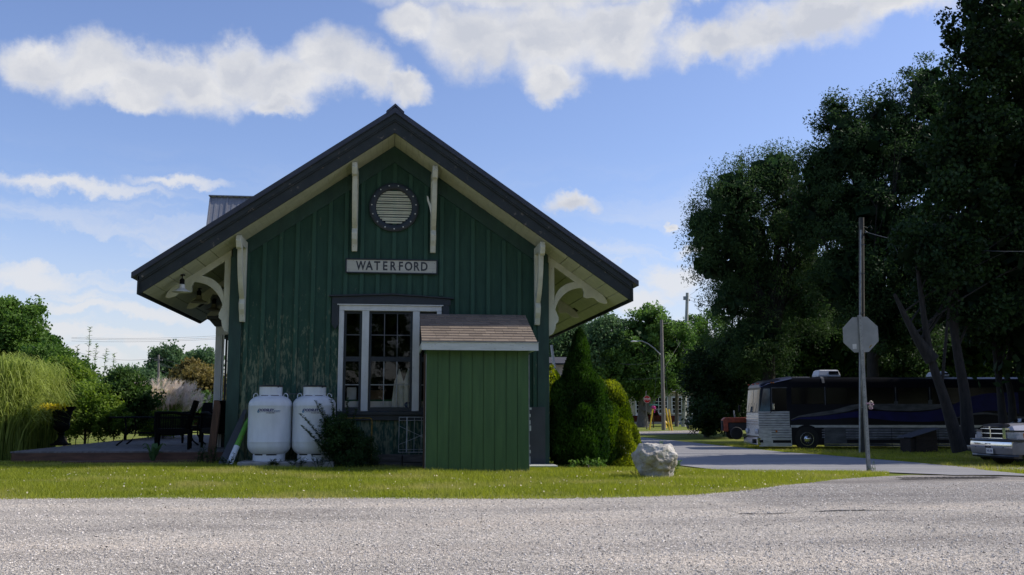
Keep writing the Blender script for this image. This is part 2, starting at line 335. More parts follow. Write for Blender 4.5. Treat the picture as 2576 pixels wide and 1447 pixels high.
# ------------------------------------------------------------------ mesh helpers
class MB:
    def __init__(s): s.v = []; s.f = []; s.t = []
    def add(s, vs, fs, tint=None):
        o = len(s.v); s.v += [tuple(p) for p in vs]; s.f += [tuple(i+o for i in f) for f in fs]
        if tint is not None: s.t += [(o, len(s.v), tint)]
        return s
    def box(s, x0, x1, y0, y1, z0, z1, tint=None):
        return s.add([(x0,y0,z0),(x1,y0,z0),(x1,y1,z0),(x0,y1,z0),(x0,y0,z1),(x1,y0,z1),(x1,y1,z1),(x0,y1,z1)],
                     [(0,3,2,1),(4,5,6,7),(0,1,5,4),(1,2,6,5),(2,3,7,6),(3,0,4,7)], tint)
    def obox(s, c, size, rot=None):
        M = rot if rot is not None else Matrix.Identity(3)
        hx, hy, hz = [q/2 for q in size]
        vs = [Vector(c)+M@Vector((a*hx, b*hy, d*hz)) for d in (-1,1) for a, b in ((-1,-1),(1,-1),(1,1),(-1,1))]
        return s.add(vs, [(0,3,2,1),(4,5,6,7),(0,1,5,4),(1,2,6,5),(2,3,7,6),(3,0,4,7)])
    def beam(s, a, b, w, h, up=(0,0,1)):
        a = Vector(a); b = Vector(b); d = (b-a); n = d.length; d.normalize()
        sd = d.cross(Vector(up)); sd.normalize(); u = sd.cross(d)
        M = Matrix((d, sd, u)).transposed()
        return s.obox((a+b)/2, (n, w, h), M)
    def prism(s, pts, ext):
        """pts: planar loop (3D); extruded by ext"""
        n = len(pts); e = Vector(ext); P = [Vector(p) for p in pts]
        return s.add(P+[p+e for p in P], [tuple(range(n))[::-1], tuple(range(n, 2*n))]+[(i, (i+1)%n, n+(i+1)%n, n+i) for i in range(n)])
    def tube(s, path, rad, seg=8, cap=True):
        P = [Vector(p) for p in path]; n = len(P)
        if not hasattr(rad, '__len__'): rad = [rad]*n
        o = len(s.v); ref = Vector((.31, .17, .93)).normalized()
        for i in range(n):
            d = (P[min(i+1, n-1)]-P[max(i-1, 0)]); d.normalize()
            rr = ref if abs(d.dot(ref)) < .95 else Vector((1, 0, 0))
            a = d.cross(rr).normalized(); b = d.cross(a)
            for k in range(seg):
                th = 2*math.pi*k/seg
                s.v.append(tuple(P[i]+(a*math.cos(th)+b*math.sin(th))*rad[i]))
        for i in range(n-1):
            for k in range(seg):
                k2 = (k+1)%seg; s.f.append((o+i*seg+k, o+i*seg+k2, o+(i+1)*seg+k2, o+(i+1)*seg+k))
        if cap:
            s.f.append(tuple(o+k for k in range(seg))[::-1]); s.f.append(tuple(o+(n-1)*seg+k for k in range(seg)))
        return s
    def lathe(s, prof, c=(0,0,0), seg=32, M=None, fn=None):
        o = len(s.v); c = Vector(c)
        for r, z in prof:
            for k in range(seg):
                th = 2*math.pi*k/seg; rr = r*(fn(th, z) if fn else 1)
                p = Vector((rr*math.cos(th), rr*math.sin(th), z))
                if M is not None: p = M@p
                s.v.append(tuple(c+p))
        for i in range(len(prof)-1):
            for k in range(seg):
                k2 = (k+1)%seg; s.f.append((o+i*seg+k, o+i*seg+k2, o+(i+1)*seg+k2, o+(i+1)*seg+k))
        s.f.append(tuple(o+k for k in range(seg))[::-1]); s.f.append(tuple(o+(len(prof)-1)*seg+k for k in range(seg)))
        return s
    def loft(s, secs, close=True):
        """secs: list of equal-length point loops"""
        o = len(s.v); n = len(secs[0])
        for q in secs: s.v += [tuple(p) for p in q]
        for i in range(len(secs)-1):
            for k in range(n if close else n-1):
                k2 = (k+1)%n; s.f.append((o+i*n+k, o+i*n+k2, o+(i+1)*n+k2, o+(i+1)*n+k))
        s.f.append(tuple(o+k for k in range(n))[::-1]); s.f.append(tuple(o+(len(secs)-1)*n+k for k in range(n)))
        return s
    def build(s, name, mat, parent=None, smooth=False, bevel=0, seg=2, fixn=True):
        off = OFF.get(root_of(parent).name, Vector((0,0,0))) if parent else Vector((0,0,0))
        me = bpy.data.meshes.new(name)
        me.from_pydata([tuple(Vector(p)-off) for p in s.v], [], s.f)
        if s.t:
            at_ = me.attributes.new('tint', 'FLOAT', 'POINT'); arr = np.full(len(s.v), 0. if name == 'wall' else .5)
            for a, b, q in s.t: arr[a:b] = q
            at_.data.foreach_set('value', arr)
        if fixn:
            bm = bmesh.new(); bm.from_mesh(me); bmesh.ops.recalc_face_normals(bm, faces=bm.faces); bm.to_mesh(me); bm.free()
        me.materials.append(MATS[mat]); 
        o = bpy.data.objects.new(name, me); C.objects.link(o)
        if parent: o.parent = parent
        if smooth:
            me.polygons.foreach_set('use_smooth', [True]*len(me.polygons))
            try:
                me.set_sharp_from_angle(angle=R(38))
            except Exception: pass
        if bevel:
            md = o.modifiers.new('bevel', 'BEVEL'); md.width = bevel; md.segments = seg; md.limit_method = 'ANGLE'; md.angle_limit = R(40)
        return o
OFF = {}
def root_of(o):
    while o.parent: o = o.parent
    return o
def tag(o, label=None, cat=None, group=None, kind=None):
    if label: o['label'] = label
    if cat: o['category'] = cat
    if group: o['group'] = group
    if kind: o['kind'] = kind
    return o
def thing(name, label, cat, loc=(0,0,0), rz=0, group=None, local=False):
    o = bpy.data.objects.new(name, None); o.empty_display_size = .2; C.objects.link(o)
    o.location = loc; o.rotation_euler = (0, 0, rz)
    OFF[o.name] = Vector((0,0,0)) if local else Vector(loc)
    return tag(o, label, cat, group)
def copy_tree(o, parent=None):
    kids = [c for c in o.children]
    c = o.copy(); C.objects.link(c)
    if parent: c.parent = parent
    OFF[c.name] = OFF.get(o.name, Vector((0,0,0)))
    for k in kids: copy_tree(k, c)
    return c

def np_mesh(name, V, nf, per, mat, tint=None, parent=None, off=None):
    """V: (nf*per,3) points; nf faces of `per` corners each"""
    V = np.asarray(V, np.float32)
    if off is not None: V = V-np.asarray(off, np.float32)
    me = bpy.data.meshes.new(name)
    me.vertices.add(len(V)); me.vertices.foreach_set('co', V.ravel())
    me.loops.add(nf*per); me.loops.foreach_set('vertex_index', np.arange(nf*per, dtype=np.int32))
    me.polygons.add(nf); me.polygons.foreach_set('loop_start', np.arange(0, nf*per, per, dtype=np.int32))
    try: me.polygons.foreach_set('loop_total', np.full(nf, per, dtype=np.int32))
    except Exception: pass
    me.update(calc_edges=True)
    if tint is not None:
        a = me.attributes.new('tint', 'FLOAT', 'POINT'); a.data.foreach_set('value', np.repeat(np.asarray(tint, np.float32), per))
    me.materials.append(MATS[mat]); o = bpy.data.objects.new(name, me); C.objects.link(o)
    if parent: o.parent = parent
    return o

def unit(a): return a/np.maximum(np.linalg.norm(a, axis=1, keepdims=True), 1e-9)
def leaf_quads(P, size, aspect=.55, axis=None, axis_w=0., flat=.0, fold=True):
    """diamond leaves at points P"""
    n = len(P)
    d = unit(RNG.normal(size=(n, 3)))
    if axis is not None: d = unit(d*(1-axis_w)+np.asarray(axis)*axis_w)
    q = RNG.normal(size=(n, 3)); q[:, 2] += flat
    s = unit(np.cross(d, unit(q)))
    sz = (size*(.6+.8*RNG.random(n)))[:, None]
    A = P-d*sz*.5; B = P+s*sz*aspect*.5; D = P+d*sz*.5; E_ = P-s*sz*aspect*.5
    return np.stack([A, B, D, E_], 1).reshape(-1, 3)

def crown_points(ells, nclump, per, cr, shell=(.5, 1.), seed=0, squash=.8, up=.0):
    """leaf clumps spread over a set of ellipsoids -> points, tint, clump centres"""
    rg = np.random.default_rng(seed)
    w = np.array([e[1][0]*e[1][2]+e[1][1]*e[1][2]+e[1][0]*e[1][1] for e in ells]); w = w/w.sum()
    idx = rg.choice(len(ells), nclump, p=w)
    c = np.array([ells[i][0] for i in idx], float); rr = np.array([ells[i][1] for i in idx], float)
    d = unit(rg.normal(size=(nclump, 3))); d[:, 2] = d[:, 2]+up; d = unit(d)
    k = shell[0]+(shell[1]-shell[0])*np.sqrt(rg.random(nclump))
    cen = c+d*rr*k[:, None]
    crs = cr*(.55+.9*rg.random(nclump))
    ctint = rg.normal(.45, .17, nclump)
    pid = np.repeat(np.arange(nclump), per)
    g = rg.normal(size=(nclump*per, 3)); g = unit(g)*(rg.random(nclump*per)[:, None]**.45)
    g[:, 2] *= squash
    P = cen[pid]+g*crs[pid][:, None]
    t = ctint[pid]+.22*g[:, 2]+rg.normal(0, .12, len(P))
    return P, np.clip(t, 0, 1), cen

def bez(a, b, c, n):
    a, b, c = Vector(a), Vector(b), Vector(c)
    return [a*(1-t)**2+b*2*t*(1-t)+c*t*t for t in [i/(n-1) for i in range(n)]]

def tree(name, label, base, ells, leafmat, barkmat='bark', nclump=160, per=160, cr=.9, leaf=.14, aspect=.55, trunk_r=.25,
         trunks=None, nlimb=26, seed=1, cat='tree', group=None, shell=(.5, 1.), fill=0, fillsize=.6, fillr=.7, axis=None, axis_w=0., squash=.8, fork=.45, trunkname='trunk'):
    b = Vector(base); t = thing(name, label, cat, b, group=group)
    P, tint, cen = crown_points(ells, nclump, per, cr, shell, seed, squash)
    V = leaf_quads(P, leaf, aspect, axis, axis_w)
    if fill:
        rg = np.random.default_rng(seed+99)
        w = np.array([e[1][0]*e[1][1]*e[1][2] for e in ells]); w /= w.sum()
        ix = rg.choice(len(ells), fill, p=w)
        cc = np.array([ells[i][0] for i in ix]); rr = np.array([ells[i][1] for i in ix])
        d = unit(rg.normal(size=(fill, 3)))*(rg.random(fill)[:, None]**.4)*fillr
        V = np.concatenate([V, leaf_quads(cc+d*rr, fillsize, .8)]); tint = np.concatenate([tint, np.full(fill, .05)])  # inner filler leaves tinted dark: shade inside the crown put into the colour
    np_mesh('crown', V, len(V)//4, 4, leafmat, tint, t, tuple(b))
    m = MB(); rnd = random.Random(seed)
    zc = sum(e[0][2] for e in ells)/len(ells)
    cx = sum(e[0][0] for e in ells)/len(ells); cy = sum(e[0][1] for e in ells)/len(ells)
    if trunks is None: trunks = [[b-Vector((0,0,.3)), b+Vector((.05*trunk_r, 0, (zc-b.z)*fork)), Vector((cx, cy, zc+ (zc-b.z)*.3))]]
    tops = []
    for path in trunks:
        path = [Vector(q) for q in path]
        n = len(path); rad = [trunk_r*(1.25 if i == 0 else 1)*(1-.75*i/(n-1)) for i in range(n)]
        # smooth resample
        pts = []; rs = []
        for i in range(n-1):
            for k in range(4):
                f = k/4; p0 = path[max(i-1, 0)]; p1 = path[i]; p2 = path[i+1]; p3 = path[min(i+2, n-1)]
                q = .5*((2*p1)+(p2-p0)*f+(2*p0-5*p1+4*p2-p3)*f*f+(-p0+3*p1-3*p2+p3)*f**3)
                pts.append(q); rs.append(rad[i]*(1-f)+rad[i+1]*f)
        pts.append(path[-1]); rs.append(rad[-1])
        m.tube(pts, rs, 10); tops.append((pts, rs))
    for j in range(nlimb):
        pts, rs = tops[j % len(tops)]
        k = rnd.randint(int(len(pts)*.35), len(pts)-2); a = pts[k]
        c = Vector(cen[rnd.randrange(len(cen))])
        mid = (a+c)/2+Vector((0, 0, -.08*(c-a).length if c.z < a.z else .1*(c-a).length))
        pp = bez(a, mid, c, 7); r0 = rs[k]*.34
        m.tube(pp, [r0*(1-.85*i/6) for i in range(7)], 6)
        for q in range(2):
            kk = rnd.randint(2, 5); c2 = c+Vector((rnd.uniform(-1, 1), rnd.uniform(-1, 1), rnd.uniform(-.5, 1)))*cr*1.6
            m.tube(bez(pp[kk], (pp[kk]+c2)/2+Vector((0,0,.2)), c2, 5), [r0*.35*(1-.8*i/4) for i in range(5)], 5)
    m.build(trunkname, barkmat, t, smooth=True)
    return t

def E_(u, v, Y, ru, rv, rd=None):
    """ellipsoid from where it is seen and how wide it looks at depth Y"""
    p = at(u, v, Y); k = Y/F
    rx, rz = ru*k, rv*k
    return (tuple(p), (rx, rd or (rx+rz)/2, rz))

def text_faces(s, size, bold=0., sx=1.):
    cu = bpy.data.curves.new('t', 'FONT'); cu.body = s; cu.size = size; cu.offset = bold; cu.align_x = 'CENTER'; cu.align_y = 'CENTER'; cu.resolution_u = 3
    o = bpy.data.objects.new('t', cu); C.objects.link(o); bpy.context.view_layer.update()
    me = bpy.data.meshes.new_from_object(o.evaluated_get(bpy.context.evaluated_depsgraph_get()))
    vs = [(v.co.x*sx, v.co.y) for v in me.vertices]; fs = [tuple(p.vertices) for p in me.polygons]
    bpy.data.objects.remove(o); bpy.data.curves.remove(cu); bpy.data.meshes.remove(me)
    return vs, fs

# ------------------------------------------------------------------ camera, sky, sun
cam = bpy.data.cameras.new('camera'); co = bpy.data.objects.new('camera', cam); C.objects.link(co); scene.camera = co
cam.sensor_width = 36; cam.lens = 36*F/2576; cam.clip_end = 5000; cam.clip_start = .05
M = Matrix((RT, UP, tuple(-q for q in FW))).transposed().to_4x4(); M.translation = Vector((0, 0, CZ)); co.matrix_world = M

SUN_EL = R(41); SUN_AZ = R(86)      # azimuth from +Y towards +X: from the right, a touch behind the gable wall
sd = Vector((math.sin(SUN_AZ)*math.cos(SUN_EL), math.cos(SUN_AZ)*math.cos(SUN_EL), math.sin(SUN_EL)))
sl = bpy.data.lights.new('sun', 'SUN'); sl.energy = 4.6; sl.angle = R(.55); sl.color = (1, .94, .84)
so = bpy.data.objects.new('sun', sl); C.objects.link(so); so.rotation_euler = (-sd).to_track_quat('-Z', 'Y').to_euler(); so.location = sd*60

w = bpy.data.worlds.new('World'); scene.world = w; w.use_nodes = True; t = w.node_tree
bg = t.nodes['Background']; bg.inputs[1].default_value = .1
sky = node(t, 'ShaderNodeTexSky', sky_type='NISHITA'); sky.sun_disc = False
sky.sun_elevation = SUN_EL; sky.sun_rotation = SUN_AZ; sky.air_density = 1.; sky.dust_density = .8; sky.ozone_density = 1.5
tc = node(t, 'ShaderNodeTexCoord')
nrm = node(t, 'ShaderNodeVectorMath', operation='NORMALIZE'); L(t, tc.outputs['Generated'], nrm.inputs[0])
sp = node(t, 'ShaderNodeSeparateXYZ'); L(t, nrm.outputs[0], sp.inputs[0])
def mth(op, a, b=None, c=None, clamp=False):
    n = node(t, 'ShaderNodeMath', operation=op); n.use_clamp = clamp
    for i, q in enumerate((a, b, c)):
        if q is None: continue
        if isinstance(q, (int, float)): n.inputs[i].default_value = q
        else: L(t, q, n.inputs[i])
    return n.outputs[0]
az = mth('ARCTAN2', sp.outputs[0], sp.outputs[1]); el = mth('ARCSINE', sp.outputs[2])
cb = node(t, 'ShaderNodeCombineXYZ'); L(t, az, cb.inputs[0]); L(t, el, cb.inputs[1])
n1 = node(t, 'ShaderNodeTexNoise', Scale=7, Detail=8, Roughness=.62); L(t, cb.outputs[0], n1.inputs['Vector'])
n1s = node(t, 'ShaderNodeVectorMath', operation='SUBTRACT'); L(t, n1.outputs['Color'], n1s.inputs[0]); n1s.inputs[1].default_value = (.5, .5, .5)
n1m = node(t, 'ShaderNodeVectorMath', operation='SCALE'); L(t, n1s.outputs[0], n1m.inputs[0]); n1m.inputs['Scale'].default_value = .085
nf = node(t, 'ShaderNodeTexNoise', Scale=26, Detail=6, Roughness=.6); L(t, cb.outputs[0], nf.inputs['Vector'])
nfs = node(t, 'ShaderNodeVectorMath', operation='SUBTRACT'); L(t, nf.outputs['Color'], nfs.inputs[0]); nfs.inputs[1].default_value = (.5, .5, .5)
nfm = node(t, 'ShaderNodeVectorMath', operation='SCALE'); L(t, nfs.outputs[0], nfm.inputs[0]); nfm.inputs['Scale'].default_value = .034
w0 = node(t, 'ShaderNodeVectorMath', operation='ADD'); L(t, cb.outputs[0], w0.inputs[0]); L(t, n1m.outputs[0], w0.inputs[1])
warp = node(t, 'ShaderNodeVectorMath', operation='ADD'); L(t, w0.outputs[0], warp.inputs[0]); L(t, nfm.outputs[0], warp.inputs[1])
def azel(u, v):
    r = Vector(ray(u, v)).normalized(); return math.atan2(r.x, r.y), math.asin(r.z)
def blob_field(list_):
    cur = None
    for (u, v, ru, rv) in list_:
        a, e = azel(u, v); ra = abs(azel(u+ru, v)[0]-a); re = abs(azel(u, v-rv)[1]-e)
        s1 = node(t, 'ShaderNodeVectorMath', operation='SUBTRACT'); L(t, warp.outputs[0], s1.inputs[0]); s1.inputs[1].default_value = (a, e, 0)
        s2 = node(t, 'ShaderNodeVectorMath', operation='MULTIPLY'); L(t, s1.outputs[0], s2.inputs[0]); s2.inputs[1].default_value = (1/ra, 1/re, 0)
        s3 = node(t, 'ShaderNodeVectorMath', operation='LENGTH'); L(t, s2.outputs[0], s3.inputs[0])
        f = mth('SUBTRACT', 1., s3.outputs['Value'])
        cur = f if cur is None else mth('SMOOTH_MAX', cur, f, .15)
    return cur
big = blob_field([(110,150,110,80),(230,165,130,95),(360,185,130,85),(500,205,150,85),(620,165,110,85),(700,200,140,95),(830,165,130,95),(930,190,100,75),(1010,225,75,45),(330,235,130,48),(690,262,90,35),
                  (1040,50,105,70),(1200,80,165,110),(1380,80,200,130),(1400,185,100,60),(1550,70,165,105),(1300,-60,420,100),(1650,30,80,70),
                  (1780,100,125,62),(1920,90,150,95),(2070,50,180,95),(2250,0,160,75),(1700,-60,400,70),(1430,520,85,34),(1690,545,26,12)])
soft = blob_field([(150,480,280,26),(430,472,120,20),(60,700,170,34),(200,770,130,22),(170,830,70,30),(380,780,200,30),(430,860,180,32),(250,900,160,26),(1690,700,110,60),(1600,760,110,50),(1560,850,140,50),(1700,830,120,40),(1760,620,80,20),(620,640,160,18)])
n2 = node(t, 'ShaderNodeTexNoise', Scale=16, Detail=7, Roughness=.6); L(t, cb.outputs[0], n2.inputs['Vector'])
fld = mth('ADD', big, mth('MULTIPLY', mth('SUBTRACT', n2.outputs['Fac'], .5), .75))
alpha = node(t, 'ShaderNodeMapRange', interpolation_type='SMOOTHSTEP'); L(t, fld, alpha.inputs[0]); alpha.inputs[1].default_value = -.18; alpha.inputs[2].default_value = .58
# thin high streaks and the low bank of haze
mp = node(t, 'ShaderNodeMapping'); mp.inputs['Scale'].default_value = (2.2, 15, 1); mp.inputs['Location'].default_value = (3.1, .35, 0); L(t, warp.outputs[0], mp.inputs[0])
n3 = node(t, 'ShaderNodeTexNoise', Scale=1.9, Detail=7, Roughness=.6); L(t, mp.outputs[0], n3.inputs['Vector'])
st = node(t, 'ShaderNodeMapRange', interpolation_type='SMOOTHSTEP'); L(t, n3.outputs['Fac'], st.inputs[0]); st.inputs[1].default_value = .40; st.inputs[2].default_value = .68
lo = node(t, 'ShaderNodeMapRange', interpolation_type='SMOOTHSTEP'); L(t, el, lo.inputs[0]); lo.inputs[1].default_value = .27; lo.inputs[2].default_value = .06; lo.inputs[3].default_value = 0; lo.inputs[4].default_value = 1
streak = mth('MULTIPLY', st.outputs[0], mth('MULTIPLY', lo.outputs[0], .95))
haze = node(t, 'ShaderNodeMapRange', interpolation_type='SMOOTHSTEP'); L(t, el, haze.inputs[0]); haze.inputs[1].default_value = .22; haze.inputs[2].default_value = -.02; haze.inputs[3].default_value = 0; haze.inputs[4].default_value = .6
sa = node(t, 'ShaderNodeMapRange', interpolation_type='SMOOTHSTEP'); L(t, mth('ADD', soft, mth('MULTIPLY', mth('SUBTRACT', n3.outputs['Fac'], .5), 1.6)), sa.inputs[0]); sa.inputs[1].default_value = -.25; sa.inputs[2].default_value = .7; sa.inputs[4].default_value = .85
allc = mth('MAXIMUM', mth('MAXIMUM', alpha.outputs[0], sa.outputs[0]), mth('MAXIMUM', streak, haze.outputs[0]))
# cloud brightness: greyer inside, whiter at the sunlit rims
n1b = node(t, 'ShaderNodeTexNoise', Scale=9, Detail=5, Roughness=.5); mpb = node(t, 'ShaderNodeMapping'); mpb.inputs['Location'].default_value = (5, .01, 2); mpb.inputs['Scale'].default_value = (.8, 1.6, 1); L(t, warp.outputs[0], mpb.inputs[0]); L(t, mpb.outputs[0], n1b.inputs['Vector'])
n1c = node(t, 'ShaderNodeTexNoise', Scale=24, Detail=4, Roughness=.5); L(t, mpb.outputs[0], n1c.inputs['Vector'])
shade = node(t, 'ShaderNodeMapRange'); L(t, mth('ADD', mth('MULTIPLY', big, .35), mth('ADD', mth('SUBTRACT', n1b.outputs['Fac'], .5), mth('MULTIPLY', mth('SUBTRACT', n1c.outputs['Fac'], .5), .8))), shade.inputs[0]); shade.inputs[1].default_value = -.02; shade.inputs[2].default_value = .38
cc = node(t, 'ShaderNodeMix', data_type='RGBA'); L(t, shade.outputs[0], cc.inputs[0]); cc.inputs[6].default_value = (7.9, 7.95, 8.2, 1); cc.inputs[7].default_value = (5.8, 6.1, 6.9, 1)
tint = node(t, 'ShaderNodeMix', data_type='RGBA', blend_type='MULTIPLY'); tint.inputs[0].default_value = 1; L(t, sky.outputs[0], tint.inputs[6]); tint.inputs[7].default_value = (1.42, 1.42, 1.72, 1)
fin = node(t, 'ShaderNodeMix', data_type='RGBA'); L(t, allc, fin.inputs[0]); L(t, tint.outputs[2], fin.inputs[6]); L(t, cc.outputs[2], fin.inputs[7])
L(t, fin.outputs[2], bg.inputs[0])
scene.view_settings.view_transform = 'Standard'; scene.view_settings.look = 'None'; scene.view_settings.exposure = 0

# ------------------------------------------------------------------ ground
def grid_sheet(name, xs, ys, mat, dz=0.):
    X, Y = np.meshgrid(xs, ys); Z = G(X, Y)+dz
    V = np.stack([X, Y, Z], -1).reshape(-1, 3); nx, ny = len(xs), len(ys)
    me = bpy.data.meshes.new(name); F_ = [(j*nx+i, j*nx+i+1, (j+1)*nx+i+1, (j+1)*nx+i) for j in range(ny-1) for i in range(nx-1)]
    me.from_pydata(V.tolist(), [], F_); me.polygons.foreach_set('use_smooth', [True]*len(F_)); me.materials.append(MATS[mat])
    o = bpy.data.objects.new(name, me); C.objects.link(o); o['kind'] = 'structure'; return o
def strip_sheet(name, A, B, mat, dz, ncol=160, nrow=24, jit=0., jitB=0.):
    """sheet laid on the terrain between two polylines"""
    def res(P, n):
        P = np.array(P, float); d = np.r_[0, np.cumsum(np.linalg.norm(np.diff(P, axis=0), axis=1))]
        s = np.linspace(0, d[-1], n); return np.stack([np.interp(s, d, P[:, i]) for i in range(2)], 1)
    a = res(A, ncol); b = res(B, ncol)
    def wob(n, k):
        x = np.arange(n); return sum(np.interp(x, np.arange(0, n+st_, st_), RNG.normal(0, 1, len(np.arange(0, n+st_, st_))))*st_**.5*.3 for st_ in (1, 3, 8, 20))*k
    if jit: a[:, 1] += wob(ncol, jit)
    if jitB: b[:, 1] += wob(ncol, jitB)
    f = np.linspace(0, 1, nrow)[:, None, None]; P = a[None]*(1-f)+b[None]*f
    Z = G(P[..., 0], P[..., 1])+dz; V = np.concatenate([P, Z[..., None]], -1).reshape(-1, 3)
    F_ = [(j*ncol+i, j*ncol+i+1, (j+1)*ncol+i+1, (j+1)*ncol+i) for j in range(nrow-1) for i in range(ncol-1)]
    me = bpy.data.meshes.new(name); me.from_pydata(V.tolist(), [], F_); me.polygons.foreach_set('use_smooth', [True]*len(F_)); me.materials.append(MATS[mat])
    bm = bmesh.new(); bm.from_mesh(me); bmesh.ops.recalc_face_normals(bm, faces=bm.faces)
    if sum(f.normal.z for f in bm.faces) < 0: bmesh.ops.reverse_faces(bm, faces=bm.faces)
    bm.to_mesh(me); bm.free()
    o = bpy.data.objects.new(name, me); C.objects.link(o); o['kind'] = 'structure'; return o
def P2(*uv): return [tuple(gp(u, v))[:2] for u, v in uv]

xs = np.concatenate([-np.geomspace(1600, 31, 22), np.arange(-30, 50, .5), np.geomspace(50, 1600, 22)])
ys = np.concatenate([[-400, -120, -40, -15], np.arange(-6, 70, .5), np.geomspace(70, 3000, 34)])
grid_sheet('ground', xs, ys, 'lawn_soil')

edge = P2((0,1256),(300,1255),(600,1254),(900,1255),(1200,1256),(1400,1255),(1600,1251),(1750,1245),(1880,1234),(2000,1218),(2100,1206),(2200,1200),(2290,1196))
e0 = (edge[0][0]-40, edge[0][1]+1.); lawn_tip = edge[-1]
# the near edge of the asphalt seen beyond the lawn, and the far verge
road_near = P2((1400,1150),(1580,1158),(1700,1170),(1800,1184),(1950,1190),(2100,1188),(2200,1189),(2290,1193.5))
road_far = P2((1400,1086),(1590,1099),(1700,1110),(1870,1128),(2050,1144),(2300,1165),(2450,1180),(2576,1195))
rn_tail = P2((2400, 1198.5), (2576, 1200)); dxy = (rn_tail[1][0]-rn_tail[0][0], rn_tail[1][1]-rn_tail[0][1])
road_near_full = [(-14, 62)]+[(road_near[0][0]-3, road_near[0][1]+8)]+road_near+rn_tail+[(rn_tail[1][0]+dxy[0]*12, rn_tail[1][1]+dxy[1]*12)]
road_far_full = [(-12, 86)]+road_far+[(road_far[-1][0]+8, road_far[-1][1]-3), (road_far[-1][0]+30, road_far[-1][1]-10)]
strip_sheet('road', road_near_full, road_far_full, 'asphalt', .022, 460, 60, 0, .02)
lot_back = [e0]+edge+[(lawn_tip[0]+5, lawn_tip[1]-2.4), (lawn_tip[0]+30, lawn_tip[1]-13)]
strip_sheet('gravel_lot', [(-45, -12), (45, -12)], lot_back, 'gravel', .007, 420, 90, 0, .018)
# old asphalt breaking up through the gravel, with a ragged dark lip
pa = P2((1720,1262),(1790,1272),(1850,1290),(1930,1296),(2060,1290),(2200,1286),(2350,1290),(2576,1300))
pb = P2((1720,1258),(1800,1248),(1900,1238),(2010,1224),(2120,1212),(2220,1206),(2300,1203),(2576,1205))
m, t_, b_ = nt('crack_dirt')
ad = noise(t_, coords(t_), 14, 4); L(t_, ramp(t_, ad, [(.3, (.035, .033, .032)), (.7, (.12, .11, .10))]), b_.inputs['Base Color']); b_.inputs['Roughness'].default_value = 1; MATS['crack_dirt'] = m
for k, (ca, cb_) in enumerate([(P2((1735,1262),(1790,1272),(1835,1287),(1860,1296),(1930,1297),(2010,1294)), .035), (P2((2030,1291),(2100,1289),(2180,1287),(2250,1288)), .05)]):
    n = len(ca); up_ = [(x, y+cb_*(.15 if i in (0, n-1) else 1)) for i, (x, y) in enumerate(ca)]
    strip_sheet('pavement_crack', ca, up_, 'crack_dirt', .013, 60, 3, .004, .012)
# strips of gravel and paths on the far side
strip_sheet('gravel_track', P2((1380,1094),(1600,1094.5),(1760,1092)), P2((1380,1086),(1600,1087),(1700,1084.5),(1760,1083)), 'gravel', .03, 60, 8, .15, .2)
strip_sheet('verge_gravel', P2((2380,1178),(2500,1186),(2700,1196)), P2((2380,1170),(2500,1173),(2700,1178)), 'gravel', .02, 60, 8, .03, .08)

# loose stones on the lot
def stones(name, n, x0, x1, y0, y1, smin, smax, seed, label):
    rg = np.random.default_rng(seed)
    y = y0+(y1-y0)*rg.random(n)**1.15; x = (x0+(x1-x0)*rg.random(n))*(.35+.65*(y-y0)/(y1-y0)) + .5*(x0+x1)*.5
    x = y*(-.50+1.24*rg.random(n))
    eb = np.interp(x, [p[0] for p in lot_back], [p[1] for p in lot_back]); ok = y < eb-.01+.05*rg.random(n); x = x[ok]; y = y[ok]; n = len(x)
    s = smin+(smax-smin)*rg.random(n)**4.5
    th = rg.random(n)*6.283; z = G(x, y)+.010
    ring = []
    for k in range(5):
        a = th+k*1.2566+rg.normal(0, .25, n); r = s*(.75+.5*rg.random(n))
        ring.append(np.stack([x+r*np.cos(a), y+r*np.sin(a)*.8, z-.1*s], 1))
    top = np.stack([x+rg.normal(0, .2, n)*s, y+rg.normal(0, .2, n)*s, z+s*(.3+.4*rg.random(n))], 1)
    T = [np.stack([ring[k], ring[(k+1) % 5], top], 1) for k in range(5)]
    V = np.stack(T, 1).reshape(-1, 3); tint = np.repeat(np.clip(rg.normal(.6, .26, n), 0, 1), 5)
    o = np_mesh(name, V, n*5, 3, 'loose_stone', tint); tag(o, label, kind='stuff', cat='gravel')
stones('gravel_stones', 130000, 0, 0, 5.2, 13.5, .0028, .014, 3, 'loose pale grey gravel scattered over the parking lot')

# lawn blades
def inside_lawn(x, y):
    e = np.interp(x, [p[0] for p in lot_back], [p[1] for p in lot_back])
    rn = sorted(road_near); top = np.interp(x, [p[0] for p in rn], [p[1] for p in rn], left=60, right=0)
    return (y > e-.06) & (y < top+.03)
def blades(name, label, x, y, hmin, hmax, wd, mat='lawn_blade', seed=1, lean=.5, dz=0):
    rg = np.random.default_rng(seed); n = len(x); z = G(x, y)+dz
    h = hmin+(hmax-hmin)*rg.random(n)**1.8; th = rg.random(n)*6.283; w2 = wd*(.6+.8*rg.random(n))*.5
    # patchy height
    pt = .5+.5*np.sin(x*2.1+1.7*np.sin(y*1.3))*np.sin(y*2.7+x*.6); h *= .55+.75*pt
    lx = rg.normal(0, lean, n)*h; ly = rg.normal(0, lean, n)*h
    A = np.stack([x-w2*np.cos(th), y-w2*np.sin(th), z-.004], 1); B = np.stack([x+w2*np.cos(th), y+w2*np.sin(th), z-.004], 1)
    T = np.stack([x+lx, y+ly, z+h], 1); V = np.stack([A, B, T], 1).reshape(-1, 3)
    tint = np.clip(rg.normal(.45, .2, n)+.25*(pt-.5), 0, 1)
    return tag(np_mesh(name, V, n, 3, mat, tint), label, 'grass', kind='stuff')
